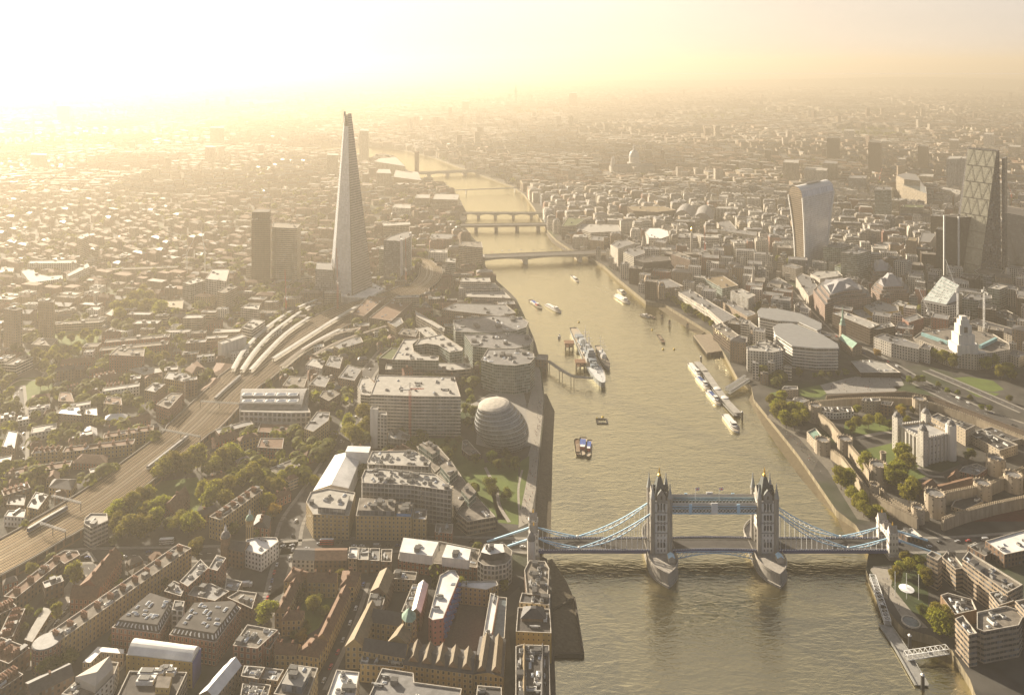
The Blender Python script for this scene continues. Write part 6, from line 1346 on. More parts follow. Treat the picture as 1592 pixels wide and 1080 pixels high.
N_S = [
 ('B4','lower dark wing left of the near black tower',[(1048,222),(1098,228),(1108,214),(1060,210)],(222,505),'glassd','dark',1),
 ('B4','dark bronze tower cut by the right edge of the view',[(1464,118),(1680,160),(1690,110),(1480,80)],(118,478),'glassd','dark',2),
 ('B4','brown glass block behind the near black tower',[(1014,140),(1100,146),(1108,134),(1026,130)],(142,300),'bronze','lead',1),
 ('A4','slim green glass tower with gridded front',[(668,935),(772,936),(776,918),(680,916)],(936,1150),'glassg','lead',3),
 ('A4','tall pale finned glass tower left of the wedge tower',[(1112,745),(1240,742),(1250,728),(1128,726)],(744,960),'fin','memb',2),
 ('A4','leftmost of three ribbed dark housing towers',[(372,616),(450,616),(456,606),(380,604)],(616,770),'bronze','dark',1),
 ('A4','middle of three ribbed dark housing towers',[(628,640),(706,646),(716,632),(650,620)],(642,850),'bronze','dark',1),
 ('A4','right of three ribbed dark housing towers',[(934,665),(998,670),(1004,660),(950,652)],(666,830),'bronze','dark',1),
 ('A4','square dark cube office in front of the ribbed towers',[(505,862),(612,866),(622,848),(515,846)],(864,968),'glassb','lead',3),
 ('A4','white framed bank block left of the ribbed towers',[(230,812),(372,818),(378,798),(245,792)],(814,905),'ribbon','memb',4),
 ('A4','domed glass end of the white framed bank block',[(345,770),(436,775),(440,760),(360,752)],(772,890),'ribconc','lead',2),
 ('A4','stepped office by the left of the white framed bank block',[(100,765),(196,770),(200,750),(110,748)],(768,900),'ribconc','memb',2),
 ('A4','small dark tower at the left, above the dome street',[(-12,690),(24,692),(26,682),(-8,680)],(690,770),'bronze','dark',0),
 ('A4','white far slab tower beyond the ribbed towers',[(476,570),(540,572),(542,562),(480,562)],(570,655),'grid','memb',0),
 ('A4','far round topped estate tower right of the ribbed towers',[(1130,630),(1188,632),(1190,620),(1135,618)],(630,715),'ribconc','memb',0),
 ('A4','far pale estate tower behind the wedge tower top',[(1342,592),(1405,594),(1408,584),(1345,582)],(592,680),'grid','memb',0),
 ('A4','far tower pair at the right edge of the haze',[(1495,668),(1570,672),(1574,660),(1500,656)],(670,740),'ribconc','memb',0),
 ('A4','small white far tower',[(810,745),(858,748),(860,738),(812,736)],(746,800),'grid','memb',0),
 ('A4','pair of pale far estate blocks right of the middle ribbed tower',[(700,632),(740,634),(742,624),(704,622)],(634,676),'grid','memb',0),
 ('A4','office stack right of the curved stepped building',[(940,850),(1030,856),(1034,838),(950,836)],(852,920),'ribconc','memb',2),
 ('A4','banded office under the finned glass tower',[(1074,930),(1195,960),(1200,940),(1085,918)],(945,1010),'ribbon','memb',3),
 ('B4','green banded offices, upper stack',[(772,44),(822,48),(870,36),(800,30)],(46,150),'ribconc','memb',2),
 ('B4','green banded offices, stepped lower stack',[(826,88),(968,90),(975,72),(840,72)],(90,190),'ribconc','green',3),
 ('B4','dark glass offices with stepped terraces, rear tower',[(348,335),(455,340),(532,322),(420,303)],(340,480),'glassg','lead',7),
 ('B4','dark glass offices with stepped terraces, front tower',[(458,368),(560,378),(646,356),(565,334)],(376,575),'glassg','lead',8),
 ('B4','dark glass terrace wing at the foot of the stepped offices',[(310,420),(415,440),(460,425),(352,398)],(436,480),'glassg','green',2),
 ('B4','dark glass front terrace of the stepped offices',[(420,450),(555,490),(640,470),(640,440),(470,425)],(488,578),'glassg','green',2),
 ('B4','brown brick office with white plant behind the angular roofs',[(785,420),(860,430),(898,415),(830,404)],(428,545),'grid','lead',3),
 ('B4','white corner block right of the grey gridded office',[(893,495),(960,500),(965,480),(900,476)],(498,550),'white','memb',2),
 ('B4','orange stone turret block before the black tower',[(862,290),(925,298),(930,275),(872,270)],(294,440),'tan','gold',1),
 ('B4','arched top stone block before the black tower',[(940,300),(1010,305),(1050,250),(960,242)],(302,400),'stone','lead',2),
 ('B4','dark glass office block left of the black tower foot',[(900,345),(1015,350),(1030,335),(920,330)],(348,440),'glassd','lead',3),
 ('B4','brick offices with white skylight roof in the lane maze',[(665,315),(700,345),(800,340),(850,310),(740,300)],(340,385),'red','memb',4),
 ('B4','dark oval roofed office by the near black tower',[(1285,480),(1310,500),(1380,506),(1450,498),(1472,480),(1400,462),(1320,462)],(500,590),'glassg','dark',2),
 ('B4','dark office under the oval roof',[(1195,520),(1290,535),(1320,505),(1215,495)],(530,620),'glassd','dark',4),
 ('B4','cream office block with cream roof plant, main part',[(600,700),(660,745),(818,728),(815,700),(690,665)],(738,800),'yellow','memb',8),
 ('B4','cream office block with cream roof plant, lower left part',[(512,722),(590,775),(655,770),(655,745),(600,705)],(772,810),'yellow','memb',3),
 ('B4','cream tower annex at the right of the cream offices',[(770,690),(840,700),(876,680),(815,662)],(698,760),'yellow','memb',2),
 ('B4','long black windowed office slab with pale roof edge',[(405,742),(640,838),(700,812),(470,728)],(836,938),'bronze','memb',6),
 ('B4','short black windowed office with white end wall',[(640,838),(680,845),(795,822),(765,796),(700,812)],(842,935),'bronze','memb',3),
 ('B4','red brick office with white dormers behind the black slab',[(795,835),(905,842),(912,812),(815,790)],(840,910),'red','lead',3),
 ('B4','brick office with steep slate attic, centre right',[(838,775),(880,800),(970,770),(930,745)],(795,880),'red','lead',3),
 ('B4','grey terrace hotel with flat roof right of the curved terrace',[(945,955),(1010,970),(1022,940),(975,925)],(968,1055),'pale','slate',1),
 ('B4','dark green glass offices right of the sloping atrium',[(1208,655),(1290,665),(1395,650),(1390,630),(1250,622)],(660,780),'glassg','lead',4),
 ('B4','glass office with rooftop pavilion at the far right',[(1368,585),(1440,597),(1492,575),(1420,560)],(592,722),'glassg','memb',3),
 ('B4','dark warehouse roofs with bright rooflights at the right',[(1385,745),(1530,800),(1592,780),(1480,720)],(798,830),'brown','dark',6),
 ('B4','brown mansard block with arcade at the right edge',[(1240,800),(1590,905),(1640,870),(1300,775)],(900,960),'stone','slate',6),
 ('B4','long white hotel wing at the lower right edge',[(1480,990),(1560,1020),(1620,990),(1530,965)],(1015,1075),'stone','lead',3),
 ('B4','pale curved corner offices by the lane with crown plant',[(270,500),(330,530),(470,510),(440,480),(300,482)],(528,600),'pale','memb',4),
 ('B4','stone office with arched attic along the lane',[(180,520),(260,640),(330,600),(280,520),(215,495)],(636,700),'stone','lead',6),
 ('B4','domed bank corner in the left lanes',[(95,450),(180,470),(225,455),(150,435)],(468,540),'stone','lead',2),
 ('B4','brick block with copper dormers in the left lanes',[(5,550),(100,600),(165,575),(70,520)],(598,625),'red','lead',5),
 ('B4','small white office at the lane end',[(170,690),(240,745),(275,720),(205,665)],(740,790),'pale','lead',4),
 ('B3','stepped white riverside offices with roof sheets',[(378,215),(470,245),(660,235),(640,195),(420,190)],(245,315),'ribbon','memb',4),
 ('B3','green roofed riverside offices behind the stepped white ones',[(290,205),(380,200),(440,160),(330,150)],(205,290),'ribconc','green',4),
 ('B3','round brown hall by the river path',[(322,240),(345,255),(378,250),(380,232),(350,225)],(252,300),'tan','memb',1),
 ('B3','grey brick block by the round hall',[(465,290),(550,296),(552,270),(480,265)],(294,365),'tan','lead',3),
 ('B3','white stone bridge foot block with tall windows',[(593,318),(640,345),(745,310),(705,292),(640,292)],(342,450),'pale','lead',5),
 ('B3','white balconied block beside the dark stepped offices',[(672,365),(738,395),(806,372),(800,350),(705,338)],(392,505),'ribbon','lead',4),
 ('B3','long brown brick slab behind the dark stepped offices',[(968,378),(1085,418),(1095,395),(1010,362)],(416,540),'brown','gravel',6),
 ('B3','white octagon roofed office',[(805,240),(830,275),(905,282),(955,265),(950,235),(890,215),(830,215)],(280,365),'grid','white',3),
 ('B3','flat pale roofed pavilion block beside the octagon',[(1008,258),(1060,275),(1158,270),(1140,248),(1020,246)],(274,330),'ribdark','memb',2),
 ('B3','office with white attic left of the stone column',[(928,335),(970,352),(1085,345),(1040,325),(945,318)],(350,400),'pale','memb',4),
 ('B3','stone office block below the octagon roof',[(865,300),(930,310),(945,290),(880,282)],(308,390),'stone','lead',3),
 ('B3','large flat office with orange roof panels',[(735,110),(880,118),(1000,105),(915,80),(695,82)],(116,190),'bronze','gold',6),
 ('B3','dark glass block with roof terraces near the vaulted station roof',[(990,175),(1115,180),(1118,165),(1005,162)],(178,250),'glassd','lead',5),
 ('B3','white slab with fin windows in the middle of the old city',[(1240,95),(1380,100),(1385,85),(1258,82)],(98,165),'fin','memb',2),
 ('B3','plain white lift tower block beside the fin window slab',[(1262,20),(1318,24),(1322,10),(1268,8)],(22,95),'plain','memb',1),
 ('B3','white classical office with attic at right of the brown slab',[(1080,355),(1150,365),(1275,345),(1200,325)],(362,410),'pale','lead',5),
 ('B3','green banded glass office with rusty roof panel',[(1168,525),(1285,590),(1385,570),(1290,510)],(588,672),'glassg','gold',5),
 ('B3','white ribbed office with white rear tower',[(1335,605),(1445,655),(1492,630),(1400,590)],(652,758),'fin','memb',4),
 ('B3','mansard stone terrace in front of the white ribbed office',[(1290,675),(1330,700),(1440,765),(1500,745),(1380,690)],(730,800),'tan','lead',4),
 ('B3','orange stone curved terrace near the tower hotel block',[(1372,770),(1450,840),(1510,870),(1520,840),(1420,765)],(840,890),'tan','lead',4),
 ('B3','brown brick stepped quay offices',[(1228,825),(1335,905),(1390,880),(1280,800)],(900,985),'bronze','gravel',6),
 ('B3','blue grey glass cylinder block over the quay',[(1340,900),(1355,925),(1400,935),(1440,920),(1440,890),(1390,875)],(930,1015),'glassb','lead',2),
 ('B3','slim flats behind the glass cylinder block',[(1440,870),(1560,935),(1592,920),(1500,860)],(930,960),'grid','lead',7),
 ('B4','small spotted window block behind the dotted hotel',[(-60,920),(-40,948),(60,968),(92,955),(0,905)],(960,1075),'grid','memb',4),
 ('B3','red brick office in the upper old city',[(1180,240),(1255,245),(1270,225),(1200,222)],(244,300),'brown','lead',3),
 ('B3','long white arcade office at the top of the old city',[(1255,230),(1495,265),(1500,240),(1300,215)],(260,330),'stone','lead',8),
 ('B3','stone office along the upper street with two turrets',[(1250,180),(1330,260),(1400,250),(1330,170)],(255,310),'stone','lead',5),
]
for t, lab, pts, h, w, rf, n in N_S:
    nm = next((k for k in ('tower','hotel','block','offices','office','terrace','hall','warehouse','pavilion','wing') if k in lab.split()), 'building')
    B(t, {'tower':'tower_block','hotel':'hotel_wing','block':'city_block','offices':'office_block','office':'office_block','terrace':'terrace_block','hall':'round_hall','warehouse':'warehouse','pavilion':'pavilion_block','wing':'office_wing'}.get(nm,'city_building'), lab, nm, pts, h, w, rf, n=n, par=.8)
# dark stepped glass offices by the river
for k,(lab,pts,h) in enumerate([('dark stepped glass riverside offices, upper step',[(745,412),(800,430),(965,415),(960,395),(860,385)],(428,545)),('dark stepped glass riverside offices, middle step',[(800,455),(815,475),(985,455),(965,430),(830,435)],(473,555)),('dark stepped glass riverside offices, lower step',[(815,505),(830,525),(1000,500),(985,470),(840,478)],(524,575))]):
    B('B3','office_block',lab,'offices',pts,h,'glassd','dark',n=3,occ=k==0)
# curved stepped blue roof building and curved-roof pair
r = B('A4','curved_office','curved glass office stepping down under a blue swept roof','offices',[(800,858),(840,905),(990,960),(985,920),(930,850),(860,835)],(900,1010),'ribconc','glass',n=0)
upper(r,'A4',[(803,845),(850,870),(950,880),(925,840),(860,832)],hz('A4',900,1010)+14,G+hz('A4',900,1010)-.5,'ribconc','lead',name='upper_storeys')
for lab,pts,h,top in [('flat iron office with thick pale swept roof, nearer of the pair',[(46,835),(60,880),(160,948),(300,962),(438,962),(430,938),(330,878),(150,812),(80,815)],(955,1088),0),
                  ('flat iron office with thick pale swept roof, farther of the pair',[(-50,735),(-45,770),(60,790),(200,800),(310,850),(332,840),(332,810),(200,750),(60,722),(-30,718)],(838,945),0)]:
    r = B('B4','swept_roof_office',lab,'offices',pts,h,'ribbon','memb',n=0,fl=3.6)
    o = r.location; hh = hz('B4',*h); q = ccw([ta('B4',p,G+hh) for p in pts]); q = [(a[0]-o.x,a[1]-o.y) for a in q]
    m = MB(); e = inset(q,-1.6); m.walls(e,hh+.2,hh+1.3,0); m.cap(e,hh+1.3,1); m.cap(e,hh+.2,0,flip=True); m.build('roof_slab',[ROOF['white'],mat('grey_roof_sheet',(.21,.21,.205),.6,.15)],r)
    for k in range(1,int(hh/3.6)):
        m = MB(); e = inset(q,-.7); m.walls(e,k*3.6-.3,k*3.6+.5,0); m.cap(e,k*3.6+.5,0); m.cap(e,k*3.6-.3,0,flip=True); m.build('floor_band',ROOF['white'],r)
B('B4','glass_atrium','sloping green glass atrium between the two swept roofs','atrium',[(95,802),(150,818),(330,888),(400,928),(312,857),(190,806)],23,'glassg','glass',n=0)
# angular grey roofed brown offices
for lab,pts,h,ri in [('brown stepped office with angular grey roof, nearest of three',[(288,600),(360,690),(480,655),(645,640),(620,590),(470,535),(330,555)],(680,790),9),
                     ('brown stepped office with angular grey roof, tallest gable',[(645,590),(700,625),(880,620),(885,580),(800,545),(680,545)],(622,690),14),
                     ('brown stepped office with angular grey roof, farthest',[(620,480),(650,530),(770,520),(790,470),(700,440)],(525,590),12)]:
    r = B('B4','angular_roof_office',lab,'offices',pts,h,facade('pink_brown_facade',(.24,.165,.125),ww=1.1,wh=.42,mull=.12),'lead',n=0)
    o = r.location; hh = hz('B4',*h); q = [(a[0]-o.x,a[1]-o.y) for a in ccw([ta('B4',p,G+hh) for p in pts])]; cc = cen(q)
    for k,f in enumerate((.86,.72)):
        m = MB(); e = [(cc[0]+(a[0]-cc[0])*f, cc[1]+(a[1]-cc[1])*f) for a in q]; m.walls(e,hh-.5+k*4,hh+(k+1)*4,0); m.cap(e,hh+(k+1)*4,1); m.build('set_back_storey',[MATS['pink_brown_facade'],ROOF['lead']],r)
    f = .62; e = [(cc[0]+(a[0]-cc[0])*f, cc[1]+(a[1]-cc[1])*f) for a in q]; t2 = [(cc[0]+(a[0]-cc[0])*.12, cc[1]+(a[1]-cc[1])*.12) for a in q]
    m = MB(); m.walls(e,hh+8,hh+8+ri,0,poly1=t2); m.cap(t2,hh+8+ri,0); m.build('pyramid_roof',mat('grey_seam_roof',(.30,.29,.29),.5,.2),r)
    for k in range(0,len(q),2):
        a, b_ = e[k], e[(k+1)%len(e)]; m = MB(); mx = ((a[0]+b_[0])/2,(a[1]+b_[1])/2)
        m.face([(*a,hh+8),(*b_,hh+8),(*mx,hh+8+ri*.7)]); ap_ = ((mx[0]*.5+cc[0]*.5),(mx[1]*.5+cc[1]*.5)); m.face([(*a,hh+8),(*mx,hh+8+ri*.7),(*ap_,hh+8+ri*.7)]); m.face([(*mx,hh+8+ri*.7),(*b_,hh+8),(*ap_,hh+8+ri*.7)]); m.build('gable',MATS['grey_seam_roof'],r)
# white framed office with sloping atrium roof
r = B('B4','atrium_office','white framed green glass office with sloping atrium roof','offices',[(955,670),(1105,700),(1190,690),(1190,650),(1060,640),(975,640)],(696,805),'grid','lead',n=0,bay=4)
o = r.location; hh = hz('B4',696,805); pk = [Vector((*[a-b_ for a,b_ in zip(ta('B4',p,G+z),o)],z)) for p,z in [((970,660),hh),((1110,690),hh),((1190,570),hh+22),((1085,515),hh+28)]]
m = MB(); m.face(pk, 0, [(0,0),(12,0),(12,9),(0,9)]); m.build('sloping_glass',facade('atrium_glass',(.60,.58,.54),(.20,.24,.22),ww=.78,wh=.7,lit=.8),r)
m = MB()
m.face([pk[1],(pk[2].x,pk[2].y,hh),pk[2]]); m.face([(pk[2].x,pk[2].y,hh),(pk[3].x,pk[3].y,hh),pk[3],pk[2]]); m.face([(pk[3].x,pk[3].y,hh),pk[0],pk[3]]); m.build('atrium_side',[UNITW],r)
B('B4','atrium_office','white rear block rising behind the sloping atrium','offices',[(1090,530),(1180,560),(1252,565),(1250,545),(1160,515),(1090,508)],(562,660),'fin','memb',n=3)
# civic building with stepped tower
r = B('B4','civic_building','great white stone civic building with stepped tower and columned porch','civic building',[(905,895),(1150,985),(1300,1000),(1505,965),(1500,930),(1400,870),(1180,830),(960,855)],(990,1085),'stone','gravel',n=16)
hh = hz('B4',990,1085); o = r.location; m = MB(); c = ta('B4',(1232,985),G+hh); cx_, cy_ = c[0]-o.x, c[1]-o.y
for w_,z0,z1 in [(26,hh-1,hh+10),(20,hh+10,hh+22),(15,hh+22,hh+33),(11,hh+33,hh+39),(7,hh+39,hh+43)]: m.box((cx_,cy_+6),(w_,w_*.8),z0,z1)
WST = mat('white_stone',(.56,.535,.49),.8,.25,.3,streak=True); m.build('stepped_tower',WST,r)
m = MB(); m.lathe((cx_,0),[(2.6,0),(2.6,9)],12); m.box((cx_,cy_-4.2),(7,1),hh+23,hh+31); m2 = MB(); m2.box((cx_,cy_-.2),(4,.6),hh+24,hh+31); m2.build('niche',UNITD,r)
c = ta('B4',(1255,1080),G); px_, py_ = c[0]-o.x, c[1]-o.y
for k in range(6):
    m = MB(); m.lathe((px_-15+k*6,py_-1),[(1.3,0),(1.2,hh-3)],10); m.build('column',WST,r)
m = MB(); m.box((px_,py_),(38,6),hh-3,hh+1); m.build('entablature',WST,r)
m = MB()
for pa,pb in [((960,870),(1120,925)),((1320,950),(1420,900))]:
    a,b_ = ta('B4',pa,G+hh+2),ta('B4',pb,G+hh+2); m.bar((a[0]-o.x,a[1]-o.y,hh+1.5),(b_[0]-o.x,b_[1]-o.y,hh+1.5),3,4)
m.build('turquoise_sheeting',mat('turquoise_sheet',(.22,.37,.37),.8),r)
r = B('B4','curved_terrace','long curved white stone terrace with mansard attics','terrace',[(662,890),(770,930),(940,965),(950,935),(850,900),(720,868)],(945,1030),'pale','lead',n=6)
# church with green copper spire
q = [ta('B4',p,G+10) for p in [(445,905),(530,965),(590,950),(490,893)]]; c = cen(q); r = empty('church',(*c,G),'church with green copper spire and pale green copper roof','church'); occupy(q); qq = ccw([(a[0]-c[0],a[1]-c[1]) for a in q])
m = MB(); m.prism(qq,0,11,0); m.build('wall',WALL['tan'],r); m = MB(); m.gable(qq,11,5,0,1); m.build('roof',[ROOF['copper'],WALL['plainbrick']],r)
t_ = ta('B4',(470,905),G); m = MB(); m.box((t_[0]-c[0],t_[1]-c[1]),(7,7),0,20); m.build('tower',WALL['tan'],r); m = MB(); m.lathe((t_[0]-c[0],t_[1]-c[1]),[(4.4,20),(3.2,23),(3.2,26),(1.6,28),(1.4,31),(.3,44)],8); m.build('spire',ROOF['copper'],r)
def spire(t,p,hb,hs,lab,w=6):
    c = ta(t,p,G); r = empty('church_tower',(*c,G),lab,'church tower'); m = MB(); m.box((0,0),(w,w),0,hb); m.build('tower',WALL['stone'],r); m = MB(); m.box((0,0),(w*.75,w*.75),hb,hb+6); m.lathe((0,0),[(w*.36,hb+6),(w*.3,hb+12),(.2,hs)],8); m.build('steeple',PAR,r)
spire('B3',(1475,640),24,52,'slender white church steeple beside the ribbed office')
spire('B4',(1490,590),22,34,'pinnacled stone church tower under the wedge tower',8)
spire('B3',(795,380),20,38,'white church steeple by the bridge foot')
spire('B3',(1010,300),24,40,'stone church tower right of the octagon roof')
# stone memorial column
c = ta('B3',(1095,412),G); r = empty('memorial_column',(*c,G),'tall fluted stone memorial column with gilded urn','column'); m = MB(); m.box((0,0),(7,7),0,11); m.build('pedestal',PAR,r)
m = MB(); m.lathe((0,0),[(2.6,11),(2.3,47)],14); m.build('shaft',PAR,r); m = MB(); m.box((0,0),(6,6),47,49.5); m.lathe((0,0),[(1.6,49.5),(1.6,54)],10); m.build('gallery',PAR,r); m = MB(); m.lathe((0,0),[(.6,54),(1.8,56.5),(1.2,58),(1.8,59.5),(.1,62)],10); m.build('gilded_urn',mat('gilding',(.75,.48,.10),.3,.1,metal=.8),r)
# domed cathedral
c = ta('A3',(725,840),G); r = empty('cathedral',(*c,G),'domed cathedral with twin west towers in the haze','cathedral'); CS = mat('cathedral_stone',(.42,.40,.37),.85,.2,.1)
m = MB(); m.box((0,0),(150,38),0,30,rz=.25); m.box((10,0),(38,76),0,30,rz=.25); m.build('nave',WALL['stone'],r)
m = MB(); m.gable([(-73,-38),(73,-2),(67,20),(-79,-16)],30,7); m.build('roof',ROOF['lead'],r)
m = MB(); m.lathe((8,2),[(20,30),(20,38),(23,38),(23,40),(17,41),(17,58),(18,59)],28); m.build('drum',CS,r)
m = MB(); m.lathe((8,2),[(17,59),(16.6,65),(14.5,72),(10.5,78),(5,82),(3.5,83)],28); m.build('dome',mat('lead_dome',(.30,.32,.34),.5,.15),r,smooth=True)
m = MB(); m.lathe((8,2),[(3.5,83),(3.5,93),(2,96),(.6,104)],10); m.build('lantern',CS,r)
for k in (-1,1):
    m = MB(); m.box((-66+k*4,-16+k*15),(9,9),0,46); m.lathe((-66+k*4,-16+k*15),[(4,46),(4,54),(1.5,60),(.2,66)],8); m.build('west_tower',CS,r)
occupy([(c[0]-85,c[1]-45),(c[0]+85,c[1]-45),(c[0]+85,c[1]+45),(c[0]-85,c[1]+45)])
# vaulted station roof
q = [ta('B3',p,G+22) for p in [(985,130),(1225,165),(1240,110),(1010,90)]]; c = cen(q); r = empty('vaulted_roof_hall',(*c,G),'pair of glass barrel vaults over a city block','hall'); occupy(q); qq = ccw([(a[0]-c[0],a[1]-c[1]) for a in q])
m = MB(); m.prism(qq,0,20,0,1); m.build('wall',[WALL['ribconc'],ROOF['lead']],r)
qw = [(a[0]+c[0],a[1]+c[1]) for a in qq]; L = lambda a,b_,f:(a[0]+(b_[0]-a[0])*f,a[1]+(b_[1]-a[1])*f)
for f0,f1 in ((.02,.48),(.52,.98)): barrel(r,[L(qw[0],qw[1],f0),L(qw[0],qw[1],f1),L(qw[3],qw[2],f1),L(qw[3],qw[2],f0)],20,14,ROOF['lead'],name='barrel_vault',axis=1)
# riverside customs house and old fish market
r = B('B3','customs_house','long white classical riverside house behind the row of plane trees','civic building',[(1013,612),(1200,722),(1290,800),(1370,765),(1240,690),(1085,592)],(720,800),'pale','lead',n=8,bay=4,fl=5)
r = B('B3','market_hall','old stone market hall with mansard roof and corner pavilions','hall',[(815,540),(915,590),(1045,575),(955,530)],(588,655),'tan','lead',n=5)
o = r.location; hh = hz('B3',588,655)
for p in [(822,545),(912,588)]:
    c = ta('B3',p,G+hh); m = MB(); m.box((c[0]-o.x,c[1]-o.y),(9,9),0,hh+3); m.lathe((c[0]-o.x,c[1]-o.y),[(6.4,hh+3),(4,hh+9),(.5,hh+10)],4,rot=.78); m.build('corner_pavilion',[WALL['tan']],r)
# dotted hotel on the quay
B('B3','hotel_block','white hotel with punched square windows on the quay','hotel',[(1436,950),(1440,972),(1600,985),(1662,972),(1640,945),(1520,930)],(978,1110),facade('dotted_facade',(.55,.52,.46),ww=.5,wh=.62,lit=.7),'memb',n=8)
B('B4','visitor_pavilion','low flat roofed visitor pavilion with red lit windows on the forecourt','pavilion',[(520,1040),(580,1110),(830,1110),(740,1050),(640,1030)],6,'bronze','memb',n=5)
# ------------------------------------------------------------------ castle on the north bank
CW = mat('castle_stone',(.33,.275,.20),.9,.35,.35,streak=True); KEEP = facade('keep_stone',(.46,.43,.37),ww=.22,wh=.36,trim=(.56,.53,.47),lit=.2)
def crenels(b, a, c, z, w=.9, h=1.0, gap=2.2):
    a, c = Vector(a), Vector(c); L = (c-a).length; n = max(1,int(L/gap)); u = (c-a).normalized(); v = Vector((-u.y,u.x))*(w/2); g = L/n; pr = []
    for k in range(n): pr += [(g*(k+.22),z+.03),(g*(k+.22),z+h),(g*(k+.78),z+h),(g*(k+.78),z+.03)]
    pr = [(0,z+.03)]+pr+[(L,z+.03)]; P_ = lambda s,zz,k: (*(a+u*s+v*k),zz)
    for k in (-1,1):
        q = [P_(0,z-.3,k),P_(L,z-.3,k)]+[P_(s,zz,k) for s,zz in pr[::-1]]; b.face(q if k < 0 else q[::-1])
    for (s0,z0),(s1,z1) in zip(pr,pr[1:]): b.face([P_(s0,z0,-1),P_(s1,z1,-1),P_(s1,z1,1),P_(s0,z0,1)])
def wall_line(name,label,t,pts,h,th=2.6,cat='castle wall',m=CW,closed=False):
    p = [Vector(ta(t,q,G+h)) for q in pts]; c = p[0]; r = empty(name,(*c,G),label,cat); b = MB(); k = MB()
    for a,d in zip(p,p[1:]):
        a,d = a-c,d-c; u = (d-a).normalized(); b.bar((*(a-u*.6),h/2-.5),(*(d+u*.6),h/2-.5),th,h-1); n = Vector((-u.y,u.x))*(th/2-.3)
        for s in (-1,1): b.bar((*(a+n*s),h-.6),(*(d+n*s),h-.6),.5,1); crenels(k,a+n*s,d+n*s,h-.1,.5)
    b.build('wall',m,r); k.build('battlement',m,r); 
    for a,d in zip(p,p[1:]):
        u = (d-a).normalized(); n = Vector((-u.y,u.x))*3; occupy([tuple(a+n),tuple(a-n),tuple(d-n),tuple(d+n)],0)
    return r
def drum(t,p,h,rad,label,n=14,roof=None,name='castle_tower'):
    c = ta(t,p,G); r = empty(name,(*c,G),label,'castle tower'); b = MB(); b.lathe((0,0),[(rad*1.06,0),(rad,3),(rad,h),(rad*1.05,h)],n,0,False); b.lathe((0,0),[(rad*1.05,h),(rad*.86,h),(rad*.86,h-1)],n,0,False); b.u = [(u*.5,v*3) for u,v in b.u]; b.build('wall',facade('castle_facade',(.35,.29,.215),ww=.16,wh=.22,lit=.1),r)
    b = MB(); b.lathe((0,0),[(rad*.87,h-1),(.1,h-.8)],n); b.build('roof',roof or ROOF['lead'],r); b = MB()
    for k in range(n): a = 2*math.pi*k/n; b.box((rad*.96*math.cos(a),rad*.96*math.sin(a)),(1.0,.9),h-.05,h+1,rz=a)
    b.build('battlement',CW,r); occupy([(c[0]+(rad+2)*math.cos(k*.785),c[1]+(rad+2)*math.sin(k*.785)) for k in range(8)],0); return r
def keep():
    H_ = 25; q = ccw([ta('C4',p,G+H_) for p in [(808,478),(968,562),(1140,528),(985,455)]]); c = cen(q); q = [(a[0]-c[0],a[1]-c[1]) for a in q]; occupy([(a[0]+c[0],a[1]+c[1]) for a in q])
    r = empty('castle_keep',(*c,G),'square pale stone castle keep with four capped corner turrets','castle'); b = MB(); b.walls(q,0,H_,0,4.2,6); b.build('wall',KEEP,r)
    b = MB(); i = inset(q,1.2); b.cap(i,H_-1.4,0); [b.face([(*q[k],H_),(*q[(k+1)%4],H_),(*i[(k+1)%4],H_),(*i[k],H_)],1) for k in range(4)]; [b.face([(*i[k],H_),(*i[(k+1)%4],H_),(*i[(k+1)%4],H_-1.4),(*i[k],H_-1.4)],1) for k in range(4)]
    b.build('roof',[mat('lead_sheet_roof',(.36,.35,.33),.6,.2),CW],r)
    for k in range(4):
        b = MB(); crenels(b,q[k],q[(k+1)%4],H_-.05,1,1.3,2.6); b.build('battlement',WST,r)
        a,d = Vector(q[k]),Vector(q[(k+1)%4]); u = (d-a).normalized(); n = Vector((u.y,-u.x))
        for j in range(7):
            m = MB(); p = a+(d-a)*((j+.5)/7)+n*.4; m.box(p,(1.3,1.0),0,H_-2,rz=math.atan2(u.y,u.x)); m.build('buttress',WST,r)
        m = MB(); rd = (k == max(range(4),key=lambda z:q[z][0]))
        if rd: m.lathe(q[k],[(4.6,0),(4.6,H_+8)],14)
        else: m.box(q[k],(6.4,6.4),0,H_+8,rz=math.atan2(u.y,u.x))
        m.build('turret',KEEP if not rd else WST,r); m = MB(); m.lathe(q[k],[(3.6,H_+8),(3.5,H_+9.5),(2.4,H_+11.5),(.5,H_+12.6),(.15,H_+15)],10); m.build('cupola',ROOF['lead'],r,smooth=True)
        m = MB(); crenels(m,Vector(q[k])-u*3,Vector(q[k])+u*3,H_+8,6,.9,2); m.build('turret_battlement',WST,r)
    f = empty('flagpole',(c[0]-2,c[1]+4,G+H_-1.4),'white flagpole on the keep roof','flagpole'); m = MB(); m.lathe((0,0),[(.3,0),(.15,24)],8); m.build('pole',UNITW,f); m = MB(); m.lathe((0,0),[(.8,0),(.8,.8)],8); m.build('foot',UNITD,f)
keep()
wall_line('castle_wall','outer castle wall along the wharf from the water gate to the lower corner','C4',[(400,630),(470,680),(560,800),(640,900),(690,925),(800,985),(930,1050)],9)
wall_line('castle_wall','inner castle wall behind the wharf trees, sunlit and buttressed','C4',[(318,400),(400,470),(440,520),(520,610),(580,680),(640,770)],12)
wall_line('castle_wall','inner castle wall between the round tower and the brown roofed armoury','C4',[(700,870),(760,930),(880,1000),(1000,1010)],8)
wall_line('castle_wall','long curved outer wall on the east side of the castle, warm lit','C4',[(1090,1060),(1230,1010),(1400,965),(1592,925),(1700,900)],9)
wall_line('castle_wall','inner east wall running up behind the armoury towers','C4',[(1090,900),(1290,860),(1360,850),(1500,790),(1592,740)],10)
